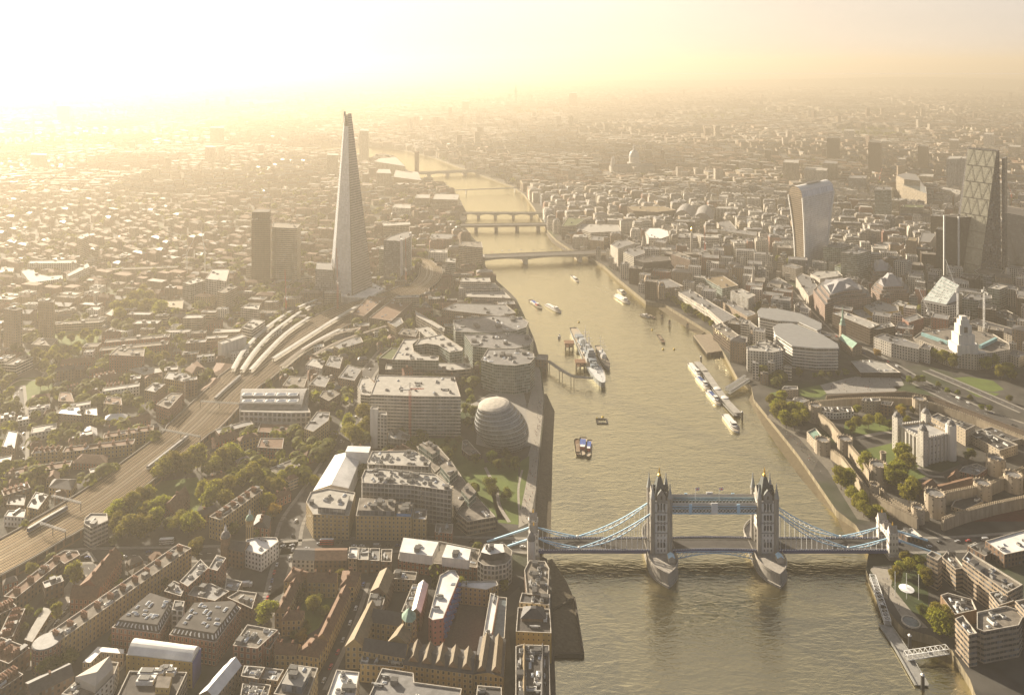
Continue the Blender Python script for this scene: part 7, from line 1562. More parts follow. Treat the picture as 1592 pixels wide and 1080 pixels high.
wall_line('castle_wall','outer wall along the dry moat on the far side of the castle','C4',[(300,335),(480,318),(700,310),(930,318),(1100,370),(1300,440),(1592,555),(1700,600)],7)
wall_line('moat_wall','outer moat retaining wall beside the road','C4',[(370,300),(600,285),(860,275),(1000,300),(1200,370),(1450,465),(1592,520)],4,1.5,'retaining wall',mat('moat_brick',(.15,.115,.085),.9,.35,.4))
for p,h,rd,lab in [((300,455),17,6.5,'round castle tower at the wharf corner with pale cap'),((345,650),13,7,'squat round tower at the water gate left of the green roof'),((485,650),14,7,'grey roofed round tower beside the water gate'),((690,835),17,7.5,'round castle tower among the trees below the keep lawn'),
   ((665,940),13,4,'small round gate tower on the outer wall by the trees'),((1040,1030),18,8,'big round castle tower left of the brown armoury roofs'),((1335,925),13,7,'low round tower at the right end of the armoury'),((1525,880),14,7.5,'round tower on the inner east wall'),((1415,780),15,7.5,'grey stone drum tower behind the brick house'),((720,745),14,2.5,'thin stair turret beside the round tower'),
   ((935,1075),12,5,'square topped corner tower at the lower end of the wharf wall'),((945,400),15,7,'round tower at the far castle corner')]:
    drum('C4',p,h,rd,lab)
C8 = facade('castle_house',(.34,.28,.20),ww=.3,wh=.42,trim=(.44,.38,.30))
for lab,pts,h,wl,rf,kind,n in [('twin towered stone gatehouse on the lawn left of the moat',[(92,255),(125,262),(195,258),(190,238),(110,236)],(262,312),C8,'lead','flat',1),('inner stone gatehouse with grey flat roofs',[(158,325),(225,340),(265,325),(215,308),(170,308)],(335,385),C8,'lead','flat',3),
   ('stone water gate house with pale green arched roof',[(248,520),(320,600),(372,580),(300,495)],(595,655),C8,'copper','flat',0),('square stone tower on the far inner wall',[(585,325),(635,335),(705,328),(700,312),(600,310)],(335,410),C8,'lead','flat',2),
   ('row of dark roofed timber houses by the castle green',[(335,395),(430,405),(540,395),(525,365),(340,365)],(400,440),'white','dark','flat',8),('dark red brick houses at the back of the castle green',[(705,350),(770,360),(785,335),(715,328)],(355,420),'brown','dark','flat',2),
   ('long castellated stone barracks with dark flat roof',[(1245,525),(1440,635),(1555,600),(1330,505)],(630,690),C8,'dark','flat',9),('stone barracks wing with two octagonal turrets',[(1160,470),(1230,510),(1290,480),(1200,455)],(500,600),C8,'dark','flat',2),
   ('long low casemate houses against the far outer wall',[(1010,425),(1110,480),(1180,455),(1060,405)],(470,540),C8,'lead','flat',4),('second run of casemate houses against the far outer wall',[(1310,510),(1500,580),(1592,560),(1390,490)],(575,610),C8,'dark','flat',5),
   ('square stone corner tower at the far castle wall',[(915,335),(965,345),(1000,330),(950,318)],(342,395),C8,'lead','flat',1),
   ('brown tiled armoury with white dormers',[(1030,855),(1090,925),(1290,868),(1262,800)],(915,955),'brown','tile','gable',0),('brown tiled annex with white dormers left of the armoury',[(945,860),(1010,890),(1060,860),(990,820)],(880,960),'brown','tile','gable',0),
   ('grey slate low hall before the armoury wall',[(1140,980),(1220,1005),(1340,950),(1290,905),(1165,940)],(990,1015),C8,'slate','flat',1),('orange brick house with white roof terraces by the drum tower',[(1190,765),(1300,790),(1370,745),(1300,715),(1215,735)],(775,810),'red','lead','flat',4),
   ('stone block with turrets beyond the drum tower',[(1355,690),(1440,720),(1480,700),(1400,660)],(715,770),C8,'lead','flat',2),('pointed brown roofed hall left of the orange brick house',[(1120,805),(1190,815),(1200,780),(1150,765)],(810,835),'brown','tile','hip',0)]:
    B('C4','castle_building',lab,'castle building',pts,h,wl,rf,kind,n=n,par=1.0)
# ------------------------------------------------------------------ concrete hotel, lower right
HOT = facade('hotel_concrete',(.30,.235,.165),ww=1.1,wh=.44,mull=.05,lit=.3)
for lab,pts,h,n in [('concrete hotel stair tower with chamfered top at the left end',[(990,205),(1058,240),(1085,212),(1020,180)],(240,428),1),('concrete hotel slab between the stair tower and the long wing',[(1082,218),(1170,295),(1226,285),(1130,170)],(295,425),4),
   ('long concrete hotel wing with pale roof strip',[(1210,232),(1490,440),(1585,390),(1248,182)],(440,640),10),('concrete hotel block behind the restaurant roof, stepped top',[(1375,440),(1438,520),(1530,490),(1470,420)],(520,690),4),
   ('concrete hotel river wing with balcony bands on stilts',[(1165,600),(1252,700),(1302,690),(1215,578)],(700,905),3),('concrete hotel rear wing facing the dark garden',[(1300,660),(1345,680),(1560,640),(1600,560),(1480,520),(1300,560)],(680,880),6),
   ('concrete hotel right edge wing',[(1535,490),(1600,560),(1700,540),(1640,470)],(560,800),3)]:
    B('D4','hotel_wing',lab,'hotel',pts,h,HOT,'gravel',n=n,fl=3.2,par=1.2)
B('D4','restaurant_block','low dark roofed hotel restaurant with slanted concrete rim','restaurant',[(1075,455),(1165,575),(1300,545),(1270,480),(1120,440)],9,'plainbrick','dark',n=9,par=1.6)
r = B('D4','market_block','dark brick dockside block with large white roof','block',[(1352,120),(1470,205),(1640,170),(1600,50)],(205,290),'brown','white',n=5)
B('D4','market_block','long brick dockside terrace beside the approach road','block',[(1242,150),(1350,215),(1400,190),(1290,128)],(210,250),'brown','gravel',n=5)
B('D4','kiosk_block','white roofed ticket pavilion beyond the bridge gate','pavilion',[(815,60),(870,95),(965,95),(900,40)],5,'brown','white',n=1)
# riverside warehouses, lower middle
for lab,pts,h,wl,rf,n,kind in [('white plant topped riverside wharf building next to the bridge',[(60,300),(75,450),(205,460),(215,290),(190,245),(90,240)],18,'brown','gravel',16,'flat'),('slate mansarded wharf building with cupola',[(28,500),(215,515),(220,450),(45,440)],18,'white','slate',3,'flat'),
    ('cream mansion like wharf with dark hipped pavilion roof',[(8,680),(228,690),(218,540),(20,530)],19,'yellow','dark',6,'flat'),('long yellow brick wharf with cluttered roof trench',[(5,1140),(222,1140),(214,765),(42,760),(6,770)],19,'buff','dark',30,'flat')]:
    r = B('D3','wharf_building',lab,'wharf',pts,h,wl,rf,n=n)
    if 'cream' in lab:
        o = r.location; q = ccw([tuple(a-b_ for a,b_ in zip(ta('D3',p,G+19),o)) for p in [(45,610),(185,612),(175,545),(60,545)]]); m = MB(); m.walls(q,18,20.5); e = inset(q,-.8); cc = cen(q); t2 = [(cc[0]+(a[0]-cc[0])*.25,cc[1]+(a[1]-cc[1])*.25) for a in q]; m.walls(e,20.5,24,1,poly1=t2); m.cap(t2,24,1); m.build('pavilion_roof',[WALL['plainbrick'],ROOF['slate']],r)
    if 'trench' in lab:
        o = r.location
        for x0,mm in ((52,'gold'),(165,'slate')):
            q = [tuple(a-b_ for a,b_ in zip(ta('D3',p,G+19),o)) for p in [(x0-10,1130),(x0+22,1130),(x0+20,770),(x0-2,770)]]; m = MB(); m.gable(q,18.2,3,0,0); m.build('ridge_roof',ROOF[mm],r)
c = ta('D3',(103,300),G); r = empty('domed_turret',(*c,G),'white columned cupola turret beside the south gate tower','turret'); b = MB(); b.lathe((0,0),[(3,0),(3,22),(3.4,22.4)],10); b.build('drum',WALL['plain'],r); b = MB(); b.lathe((0,0),[(3.2,22.4),(2.8,25),(1.5,27.5),(.2,29)],10); b.build('dome',ROOF['lead'],r,smooth=True)
# ------------------------------------------------------------------ trees
def leafmat(name,c):
    m = bpy.data.materials.new(name); m.use_nodes = True; N,L = links(m); b = N['Principled BSDF']; b.inputs['Roughness'].default_value = .75; b.inputs['Specular IOR Level'].default_value = .2
    geo = N.new('ShaderNodeNewGeometry'); oi = N.new('ShaderNodeObjectInfo'); no = N.new('ShaderNodeTexNoise'); no.inputs['Scale'].default_value = .35; no.inputs['Detail'].default_value = 4; L.new(geo.outputs['Position'],no.inputs['Vector'])
    mx = N.new('ShaderNodeMix'); mx.data_type = 'RGBA'; mx.inputs['A'].default_value = (*[v*.6 for v in c],1); mx.inputs['B'].default_value = (c[0]*1.6,c[1]*1.45,c[2]*1.2,1); rp = N.new('ShaderNodeMapRange'); rp.inputs[1].default_value = .35; rp.inputs[2].default_value = .65; L.new(no.outputs['Fac'],rp.inputs[0]); L.new(rp.outputs[0],mx.inputs['Factor'])
    hs = N.new('ShaderNodeHueSaturation'); a = N.new('ShaderNodeMapRange'); a.inputs[3].default_value = .475; a.inputs[4].default_value = .515; L.new(oi.outputs['Random'],a.inputs[0]); L.new(a.outputs[0],hs.inputs['Hue']); v = N.new('ShaderNodeMapRange'); v.inputs[3].default_value = .75; v.inputs[4].default_value = 1.35; L.new(oi.outputs['Random'],v.inputs[0]); L.new(v.outputs[0],hs.inputs['Value'])
    L.new(mx.outputs['Result'],hs.inputs['Color']); L.new(hs.outputs[0],b.inputs['Base Color'])
    tr = N.new('ShaderNodeBsdfTranslucent'); L.new(hs.outputs[0],tr.inputs['Color']); ms = N.new('ShaderNodeMixShader'); ms.inputs[0].default_value = .55; L.new(b.outputs[0],ms.inputs[1]); L.new(tr.outputs[0],ms.inputs[2]); L.new(ms.outputs[0],N['Material Output'].inputs['Surface']); return m
LEAF = [leafmat('plane_leaves',(.185,.19,.02)),leafmat('dark_leaves',(.115,.135,.018)),leafmat('autumn_leaves',(.24,.18,.02))]; BARK = mat('tree_bark',(.09,.065,.045),.95,.3,2)
def tree_proto(seed,H,Wd,leaves,lm,lobes=9):
    rnd = random.Random(seed); b = MB(); tips = []
    b.lathe((0,0),[(.045*H*.5,0),(.03*H*.5,H*.2),(.022*H*.5,H*.42)],7)
    for k in range(lobes):
        a = k*2.4+rnd.uniform(-.4,.4); rr = Wd*.5*rnd.uniform(.25,.62)*(1 if k else .1); z = H*rnd.uniform(.40,.80) if k else H*.82; tips.append((rr*math.cos(a),rr*math.sin(a),z)); b.bar((0,0,H*rnd.uniform(.18,.34)),tips[-1],.014*H,.014*H)
    t = b.build('trunk',BARK); b = MB()
    for c in tips:
        R_ = Wd*rnd.uniform(.20,.31)
        for _ in range(leaves//lobes):
            u = Vector((rnd.gauss(0,1),rnd.gauss(0,1),rnd.gauss(0,1))).normalized(); d = R_*(rnd.random()**.33)*rnd.uniform(.8,1.12); p = Vector(c)+Vector((u.x*d,u.y*d,u.z*d*.82)); s = rnd.uniform(.45,.95)*H/16
            n = (u+Vector((rnd.gauss(0,.5),rnd.gauss(0,.5),rnd.gauss(0,.5)+.3))).normalized(); x = n.orthogonal().normalized(); x.rotate(Matrix.Rotation(rnd.uniform(0,6.28),3,n)); y = n.cross(x)
            b.face([p-x*s*.9,p-y*s*.55+n*s*.12,p+x*s*.9,p+y*s*.55+n*s*.12])
    cr = b.build('crown',lm); return t,cr
TP = []
for sd,H,Wd,lv,lm in [(1,17,17,3000,0),(2,18,15,2800,0),(3,15,14,2600,1),(4,12,11,2000,1),(5,14,13,2400,2),(6,16,16,2800,1)]:
    t,c = tree_proto(sd,H,Wd,lv,LEAF[lm]); TP.append((t.data,c.data,H)); bpy.data.objects.remove(t); bpy.data.objects.remove(c)
NTREE = [0]
def tree(c,z,h,k,label,group=None):
    t,cr,H = TP[k]; s = h/H; r = empty('leafy_tree' if k != 4 else 'autumn_tree',(*c,z),label,'tree',group,rz=(NTREE[0]*2.399)%6.28); r.scale = (s*(1+.12*math.sin(NTREE[0]*1.7)),s*(1+.12*math.cos(NTREE[0]*2.3)),s); NTREE[0] += 1
    for n,me in (('trunk',t),('crown',cr)): o = bpy.data.objects.new(n,me); COL.objects.link(o); o.parent = r
    OCC.append((c[0]-h*.3,c[1]-h*.3,c[0]+h*.3,c[1]+h*.3,[(c[0]-h*.3,c[1]-h*.3),(c[0]+h*.3,c[1]-h*.3),(c[0]+h*.3,c[1]+h*.3),(c[0]-h*.3,c[1]+h*.3)]))
# (tile, list of (x, y of the crown's foot), height, kind, label, group)
TG = [
 ('C1',[(1080,800),(1010,830),(1150,790),(1220,760),(1370,770),(1440,730),(1330,800)],22,0,'tall plane tree in the square beside the viaduct','plane trees in the square'),
 ('C1',[(820,1020),(760,1060),(880,980),(920,960),(970,1070),(1010,1030),(900,1065),(720,1075)],17,1,'leafy tree on the lower side of the church garden','church garden trees'),
 ('C1',[(1250,950),(1330,960),(1400,930),(1500,870),(1560,850),(1300,1000),(1400,1010)],19,0,'leafy tree between the church and the mansion block','trees by the mansion block'),
 ('D1',[(790,110),(860,110),(920,90),(1170,100),(1200,80),(1120,60),(720,70),(960,60)],18,0,'leafy tree along the park railings near the bend','trees along the park railings'),
 ('D1',[(705,150)],8,2,'small round shrub tree on the road corner by the park',None),('D1',[(1215,230)],16,1,'round tree at the far end of the mansion block',None),('D1',[(460,400)],18,1,'broad tree above the school in the car park',None),
 ('D1',[(880,480)],7,0,'bright small tree before the left skylight roof',None),('D1',[(1100,330),(1040,360),(930,410),(800,500),(700,570),(640,630),(1010,420)],10,3,'dark street tree along the mansion block','street trees by the mansion block'),
 ('D1',[(300,970),(400,930),(360,960),(440,890)],12,3,'dark tree at the rounded end of the mansion block','trees at the rounded end'),('D1',[(235,600),(330,540),(150,690),(180,880)],7,3,'small dark tree beside the bend','small trees by the bend'),
 ('D2',[(60,650)],17,1,'large dark tree left of the courtyard',None),('D2',[(345,570)],14,0,'bright green tree in the courtyard garden',None),('D2',[(270,510),(420,590),(300,690),(230,740),(380,520),(265,460)],8,3,'dark shrub tree in the courtyard garden','courtyard garden trees'),
 ('D2',[(275,750)],8,4,'yellowing small tree in the courtyard corner',None),
 ('C2',[(570,580),(640,570),(610,610),(680,550),(560,520),(660,470)],20,0,'tall tree on the green beside the main road','trees on the road side green'),('C2',[(320,690)],15,0,'round tree by the road opposite the green',None),('C2',[(355,870)],13,0,'round tree beside the white sheeted shed',None),
 ('C2',[(150,850),(190,820),(130,910),(80,900),(20,960),(60,1010),(30,780),(90,780)],14,0,'leafy tree by the villas along the main road','trees by the villas'),('C2',[(100,1060)],12,4,'yellow green tree near the road bend',None),
 ('C2',[(1300,500),(1330,440),(1290,420),(1350,530),(1320,360)],13,3,'dark tree between the ribbed office and the egg hall','trees beside the egg hall'),('C2',[(1490,760),(1450,720),(1560,740),(1540,690),(1590,760)],12,3,'dark tree on the riverside lawn','riverside lawn trees'),
 ('C2',[(1440,900),(1460,930)],15,3,'dark tree in the middle of the sloping lawn','sloping lawn tree pair'),('C2',[(1540,950)],13,3,'dark lone tree by the lawn path',None),('C2',[(900,540),(1000,550),(960,520),(1180,600),(1220,650),(1350,720),(1250,600)],9,3,'small tree at the foot of the ribbed office','trees at the ribbed office foot'),
 ('C4',[(60,400),(100,440),(150,430),(190,470),(120,500),(230,480),(60,440),(90,370),(170,510),(210,440),(30,370)],17,0,'plane tree in the clump on the wharf end','wharf clump trees'),
 ('C4',[(460,880),(500,890)],20,1,'big tree on the outer ward lawn by the wharf wall','outer ward tree pair'),('C4',[(530,950),(560,1010),(600,1050),(640,1075),(700,1075),(590,990)],14,0,'leafy tree inside the wharf wall lower down','wharf wall trees'),
 ('C4',[(610,780)],20,0,'round golden green tree left of the round castle tower',None),('C4',[(840,720)],22,1,'large dark tree before the keep',None),('C4',[(770,880),(740,840),(820,850),(860,790)],20,1,'dark leafy tree between round tower and keep','castle garden trees'),('C4',[(880,960),(910,930)],20,1,'dark tree left of the armoury roof','armoury tree pair'),
 ('C4',[(560,420)],12,1,'dark round tree by the timber houses',None),('C4',[(560,500),(630,500),(700,490),(520,530)],14,0,'pollarded plane tree on the castle green','castle green trees'),('C4',[(760,510)],12,3,'dark small tree right of the castle green',None),('C4',[(830,440)],13,4,'copper leaved tree behind the keep',None),('C4',[(870,470),(900,410),(840,400)],9,0,'small bright tree behind the keep','trees behind the keep'),
 ('C4',[(200,190)],13,1,'dark tree at the foot of the swept roof office',None),('C4',[(300,195),(340,190),(390,190),(440,180),(490,180)],9,3,'clipped small tree on the forecourt edge','forecourt edge trees'),('C4',[(885,230),(930,225),(965,220)],10,3,'round dark tree at the forecourt corner','forecourt corner trees'),
 ('C4',[(685,65)],12,4,'bright yellow tree by the church',None),('C4',[(1040,90),(1090,110),(1150,130),(1060,60)],19,1,'big dark tree before the civic building, left group','civic trees left group'),('C4',[(1360,150),(1400,120)],19,1,'big dark tree before the civic porch','civic porch tree pair'),('C4',[(1450,200),(1490,180),(1510,210)],18,1,'big dark tree at the right end of the oval lawn','oval lawn trees'),
 ('C4',[(1120,290),(1180,300),(1330,390),(1380,400),(1060,250),(1260,330),(1500,340)],8,3,'bushy small tree along the moat road','moat road trees'),('C4',[(1240,700),(1270,690)],10,3,'dark tree in the court right of the keep','keep court trees'),
 ('D4',[(860,290),(830,340),(800,390),(880,330),(940,300),(990,410),(970,380)],13,1,'dark tree in the hotel garden by the bridge','hotel garden trees'),('D4',[(1080,720),(1110,670),(1050,650)],17,0,'sunlit golden tree before the hotel river wing','golden hotel trees'),('D4',[(960,590),(985,610)],9,3,'dark small tree by the terrace cafe','terrace cafe trees'),
 ('B3',[(945+i*21,655+i*13+ (6 if i%2 else 0)) for i in range(14)],11,1,'plane tree in the row before the white riverside house','riverside plane row'),('B3',[(1485,790),(1500,760),(1510,720)],13,1,'dark tree behind the white ribbed office','ribbed office trees'),('B3',[(380,320),(420,350),(440,340)],9,1,'tree on the path below the stepped white offices','stepped office trees'),('B3',[(1155,580),(1110,565)],8,3,'small dark tree in the lane by the banded glass office','lane trees'),
 ('B2',[(1000,400),(1020,410),(980,380),(1040,400)],14,3,'dark tree by the viaduct curve','viaduct curve trees'),
 ('B1',[(820,700),(870,680),(920,680),(770,750),(830,750),(900,740),(960,730),(720,760),(880,650),(740,790),(990,760)],22,0,'tall tree in the hospital garden clump','hospital garden clump'),('B1',[(930,870),(1120,870),(1000,880)],13,0,'round tree by the red housing blocks','housing block trees'),
 ('B1',[(220,1030),(270,1050),(330,1040),(400,1020),(450,1010),(380,920),(440,930),(520,910),(560,940),(600,900),(300,1060),(200,1075)],15,1,'park tree below the brick tower blocks','park trees by the tower blocks'),('C1',[(240,70),(310,90),(360,110),(270,140),(320,190),(250,260),(300,250),(340,60),(20,280),(60,320),(420,100),(460,60)],15,1,'park tree around the oval lawn','oval park trees'),
 ('C1',[(930,90),(980,110),(1020,80),(900,70)],14,0,'tree behind the red window bay flats','window bay trees'),('C1',[(640,490),(700,485),(750,480),(800,475),(850,465)],8,1,'hedge tree in the clipped row by the glass roofed shed','clipped row trees'),('C1',[(1020,490),(1050,470)],9,1,'tree at the foot of the brick office by the tracks','brick office trees'),('C1',[(350,595),(320,600)],10,1,'tree by the white tent roof shed','tent shed trees'),
 ('C1',[(380,810),(410,790),(230,860),(210,880),(270,850)],10,1,'garden tree above the slate roofed works','works garden trees'),('C1',[(345,775)],6,4,'bright yellow green small tree above the works',None)]
for t,pts,h,k,lab,grp in TG:
    for i,p in enumerate(pts):
        c = ta(t,p,G)
        tree(c,G,h*(.88+.24*((i*37+len(lab))%10)/10),k if i%4 != 3 or grp is None else (k+1)%2 if k<2 else k,lab,grp)
# ------------------------------------------------------------------ vehicles and people
CARG = mat('car_glass',(.02,.022,.026),.08,.1,spec=.9); TYRE = mat('tyre_rubber',(.02,.02,.02),.9,.1)
CARM = {n:mat('car_paint_'+n,c,.28,.06,spec=.6) for n,c in dict(white=(.68,.68,.66),black=(.018,.018,.02),silver=(.34,.345,.35),red=(.36,.03,.025),blue=(.03,.06,.20),yellow=(.55,.36,.03)).items()}
def car_body(b,L=4.3,w=1.8,van=False):
    h = 1.0; b.prism([(-L/2,-w/2+.15),(-L/2+.2,-w/2),(L/2-.5,-w/2),(L/2,-w/2+.3),(L/2,w/2-.3),(L/2-.5,w/2),(-L/2+.2,w/2),(-L/2,w/2-.15)],.3,.92)
    if van: b.box((-.35,0),(L-.9,w*.98),.92,2.1)
    else: b.box((-.3,0),(1.7,w*.74),1.40,1.46)
def car_glass(b,L=4.3,w=1.8):
    p = [(-1.7,-w*.46),(1.05,-w*.46),(1.05,w*.46),(-1.7,w*.46)]; q = [(-1.2,-w*.38),(.6,-w*.38),(.6,w*.38),(-1.2,w*.38)]; b.walls(p,.92,1.40,poly1=q); b.cap(q,1.40)
def wheel(b): 
    for i in range(10):
        a0,a1 = i*.628,(i+1)*.628; b.face([(.33*math.cos(a0),-.1,.33*math.sin(a0)),(.33*math.cos(a1),-.1,.33*math.sin(a1)),(.33*math.cos(a1),.1,.33*math.sin(a1)),(.33*math.cos(a0),.1,.33*math.sin(a0))])
    for y in (-.1,.1): b.face([(.33*math.cos(i*.628),y,.33*math.sin(i*.628)) for i in range(10)])
WHEEL = proto('wheel',wheel,[TYRE]); CGL = proto('window_glass',car_glass,[CARG]); BODY = {n:proto('car_body',car_body,[m]) for n,m in CARM.items()}; VBODY = {n:proto('van_body',lambda b:car_body(b,5.4,2.0,True),[CARM[n]]) for n in ('white','silver')}
VGL = proto('window_glass',lambda b:(b.box((2.05,0),(.6,1.7),1.0,1.75)),[CARG])
def car(c,z,rz,colour,label,group,van=False):
    r = empty('delivery_van' if van else 'car',(c[0],c[1],z),label,'van' if van else 'car',group,rz=rz); put('body',(VBODY if van else BODY)[colour],r,(0,0,0),0,(1,1,1)); put('window_glass',VGL if van else CGL,r,(0,0,0),0,(1,1,1))
    for x in (-1.35,1.35):
        for y in (-.82,.82): put('wheel',WHEEL,r,(x,y,.33),0,(1,1,1))
rnd = random.Random(12); COLS = ['white','black','silver','black','white','blue','red','silver']
for x,dy,col,van,lab in [(880,-2.6,'white',1,'white van on the left span of the bridge'),(921,-2.6,'white',1,'second white van on the left span near the chain'),(950,-2.6,'white',0,'white car on the left span nearing the tower'),(984,-2.2,'black',0,'black car at the left tower arch'),(1001,2.4,'black',0,'black car entering the left tower'),
  (1049,-2.4,'black',0,'first black car from the left on the middle span'),(1068,-2.4,'silver',0,'silver car on the middle span'),(1089,-2.4,'black',0,'third car on the middle span, black'),(1117,-2.4,'white',0,'white car right of centre on the middle span'),(1138,-2.4,'black',0,'black car on the middle span toward the right tower'),(1149,2.6,'black',0,'black car in the far lane of the middle span'),(1171,-2.4,'black',0,'black car at the right tower arch'),
  (1211,-2.4,'white',0,'white car leaving the right tower'),(1229,-2.4,'silver',0,'silver car on the right span'),(1250,-2.4,'blue',0,'blue car on the right span'),(1268,-2.6,'yellow',0,'yellow car on the right span'),(1296,2.6,'silver',0,'silver car in the far lane of the right span'),(1308,-2.4,'white',0,'white car under the right chain'),(1352,2.4,'red',0,'red car in the far lane of the right span'),(1368,-2.4,'red',0,'red car near the right gate')]:
    c = ((x-796)*(YB+dy)/1223,YB+dy); car(c,ZD+.03+(.8*math.sin(math.pi*(c[0]-XS-6.6)/(XN-XS-13.2)) if XS+6.6<c[0]<XN-6.6 else 0),0 if dy<0 else math.pi,col,lab,None,van)
def bus(c,z,rz,label,m,L=10.5):
    r = empty('double_deck_bus',(c[0],c[1],z),label,'bus',rz=rz); b = MB(); b.box((0,0),(L,2.5),.4,1.2); b.box((0,0),(L,2.5),2.0,2.8); b.box((0,0),(L,2.5),3.6,4.3,top=1); b.build('body',[m,HUL],r); b = MB(); b.box((0,0),(L-.1,2.4),1.2,2.0); b.box((0,0),(L-.1,2.4),2.8,3.6); b.build('window_band',CARG,r)
    for x in (-L*.3,L*.3):
        for y in (-1.1,1.1): put('wheel',WHEEL,r,(x,y,.5),0,(1.5,1.5,1.5))
BUSR = mat('bus_red',(.38,.025,.02),.4,.1)
bus(((1330-796)*(YB+2.5)/1223,YB+2.5),ZD+.03,math.pi,'dark coach on the right span of the bridge',CARM['black']); bus(at(508,846),G+.1,0,'red double deck bus on the bridge road',BUSR); bus(at(259,845),G+.1,.1,'pale roofed bus on the road by the park',HUL)
def line_cars(pts,w,n,label,group,z=G+.12,lane=2.6,park=False):
    p = [Vector(at(*q)) for q in pts]; seg = [(b_-a).length for a,b_ in zip(p,p[1:])]; T_ = sum(seg)
    for k in range(n):
        f = (k+rnd.uniform(.2,.8))/n*T_; i = 0
        while f > seg[i] and i < len(seg)-1: f -= seg[i]; i += 1
        t = (p[i+1]-p[i]).normalized(); nn = Vector((-t.y,t.x)); s = rnd.choice((-1,1)); c = p[i]+t*f+nn*s*(w if park else lane); col = rnd.choice(COLS); van = rnd.random()<.12 and col in ('white','silver')
        car(c,z,math.atan2(t.y,t.x)+(math.pi if s>0 else 0),col,f'{col} {"van" if van else "car"} {label}',f'{col} {"vans" if van else "cars"} {group}',van)
line_cars(ROADS[0][1][:6],0,22,'in traffic on the road from the bridge to the junction','on the bridge road'); line_cars(ROADS[1][1],0,16,'on the main road climbing past the green','on the main road'); line_cars(ROADS[0][1][5:9],0,8,'on the road below the park','below the park'); line_cars(ROADS[2][1],4,9,'parked on the street by the white modern flats','by the white flats',park=True); line_cars(ROADS[3][1],3,8,'parked in the lane beside the courtyard','in the courtyard lane',park=True)
line_cars(ROADS[5][1],0,24,'on the wide road past the moat','on the moat road',lane=5); line_cars(ROADS[4][1],0,9,'on the bridge approach at the right','on the right approach'); line_cars([px('D1',p) for p in [(265,720),(345,600),(420,500)]],3,14,'parked along the bend beside the school','parked on the bend',park=True); line_cars([px('D1',p) for p in [(290,450),(380,400)]],1,6,'parked by the viaduct terrace','parked by the terrace',park=True); line_cars(ROADS[9][1],3.5,9,'parked along the mansion block','along the mansion block',park=True); line_cars(ROADS[10][1],3,10,'parked on the left side street','on the left side street',park=True)
line_cars(T('D1',(1400,400),(1560,390)),1,2,'in the yard by the lead roofed sheds','in the shed yard',park=True)
line_cars([(752,398),(845,394),(945,390)],0,12,'crossing the wide flat road bridge','on the flat road bridge',z=13.55,lane=4)
for pts in ([px('D1',p) for p in [(1520,405),(1440,420)]],):
    for k,p in enumerate(pts): c = at(*p); r = empty('box_lorry',(*c,G),('right' if k==0 else 'left')+' of two white lorries in the yard','lorry',rz=.1); b = MB(); b.box((-1,0),(7,2.5),.9,3.7); b.build('box_body',HUL,r); b = MB(); b.box((3.6,0),(1.8,2.4),.6,2.9); b.build('cab',CARM['white'],r); [put('wheel',WHEEL,r,(x,y,.5),0,(1.5,1.5,1.5)) for x in (-3,3.4) for y in (-1,1)]
# people: one continuous skinned body per pose, shared by the crowd
def person_mesh(pose,cloth,legs,skin=(.42,.26,.18)):
    me = bpy.data.meshes.new('person'); s = pose
    V = [(0,0,.92),(0,0,1.18),(0,0,1.42),(0,0,1.52),(0,.02,1.66),(.10,0,.88),(.11,s*.16,.48),(.11,s*.26-.02,.05),(.11,s*.26+.12,.03),(-.10,0,.88),(-.11,-s*.10,.48),(-.11,-s*.28-.02,.06),(-.11,-s*.28+.12,.03),(.20,0,1.38),(.25,-s*.12,1.12),(.24,-s*.10+.1,.88),(-.20,0,1.38),(-.25,s*.12,1.12),(-.24,s*.14+.1,.88)]
    E = [(0,1),(1,2),(2,3),(3,4),(0,5),(5,6),(6,7),(7,8),(0,9),(9,10),(10,11),(11,12),(2,13),(13,14),(14,15),(2,16),(16,17),(17,18)]
    Rr = [.15,.15,.15,.06,.105,.095,.07,.05,.04,.095,.07,.05,.04,.07,.05,.04,.07,.05,.04]
    me.from_pydata(V,E,[]); o = bpy.data.objects.new('person',me); COL.objects.link(o); md = o.modifiers.new('s','SKIN'); o.modifiers.new('u','SUBSURF').levels = 1
    for i,v in enumerate(me.skin_vertices[0].data): v.radius = (Rr[i]*1.1,Rr[i]); v.use_root = i==0
    dg = bpy.context.evaluated_depsgraph_get(); m2 = bpy.data.meshes.new_from_object(o.evaluated_get(dg)); bpy.data.objects.remove(o)
    for n,c in (('top',cloth),('leg',legs),('skin',skin)): m2.materials.append(mat(f'cloth_{n}_{int(c[0]*99)}_{int(c[2]*99)}',c,.9,.1,5))
    for p in m2.polygons: z = p.center.z; p.material_index = 2 if z>1.5 else (0 if z>.9 else 1)
    m2.name = 'person'; return m2
PM = [('dark coat',person_mesh(1,(.03,.03,.035),(.02,.02,.025))),('white top',person_mesh(-1,(.55,.54,.52),(.03,.035,.06))),('red top',person_mesh(.8,(.35,.05,.04),(.04,.04,.05))),('blue jacket',person_mesh(-.7,(.05,.08,.22),(.05,.045,.04)))]
def crowd(poly,n,place,world=False,z=G+.14):
    p = poly if world else [at(*q) for q in poly]; xs = [a[0] for a in p]; ys = [a[1] for a in p]; k = 0; tr = 0
    while k < n and tr < n*40:
        tr += 1; c = (rnd.uniform(min(xs),max(xs)),rnd.uniform(min(ys),max(ys)))
        if not inside(p,c): continue
        nm,me = PM[rnd.choice((0,0,0,1,1,2,3))]; o = bpy.data.objects.new('person',me); COL.objects.link(o); o.location = (*c,z); o.rotation_euler = (0,0,rnd.uniform(0,6.28)); tag(o,f'person in {nm} walking {place}','person',f'people in {nm} {place}'); k += 1
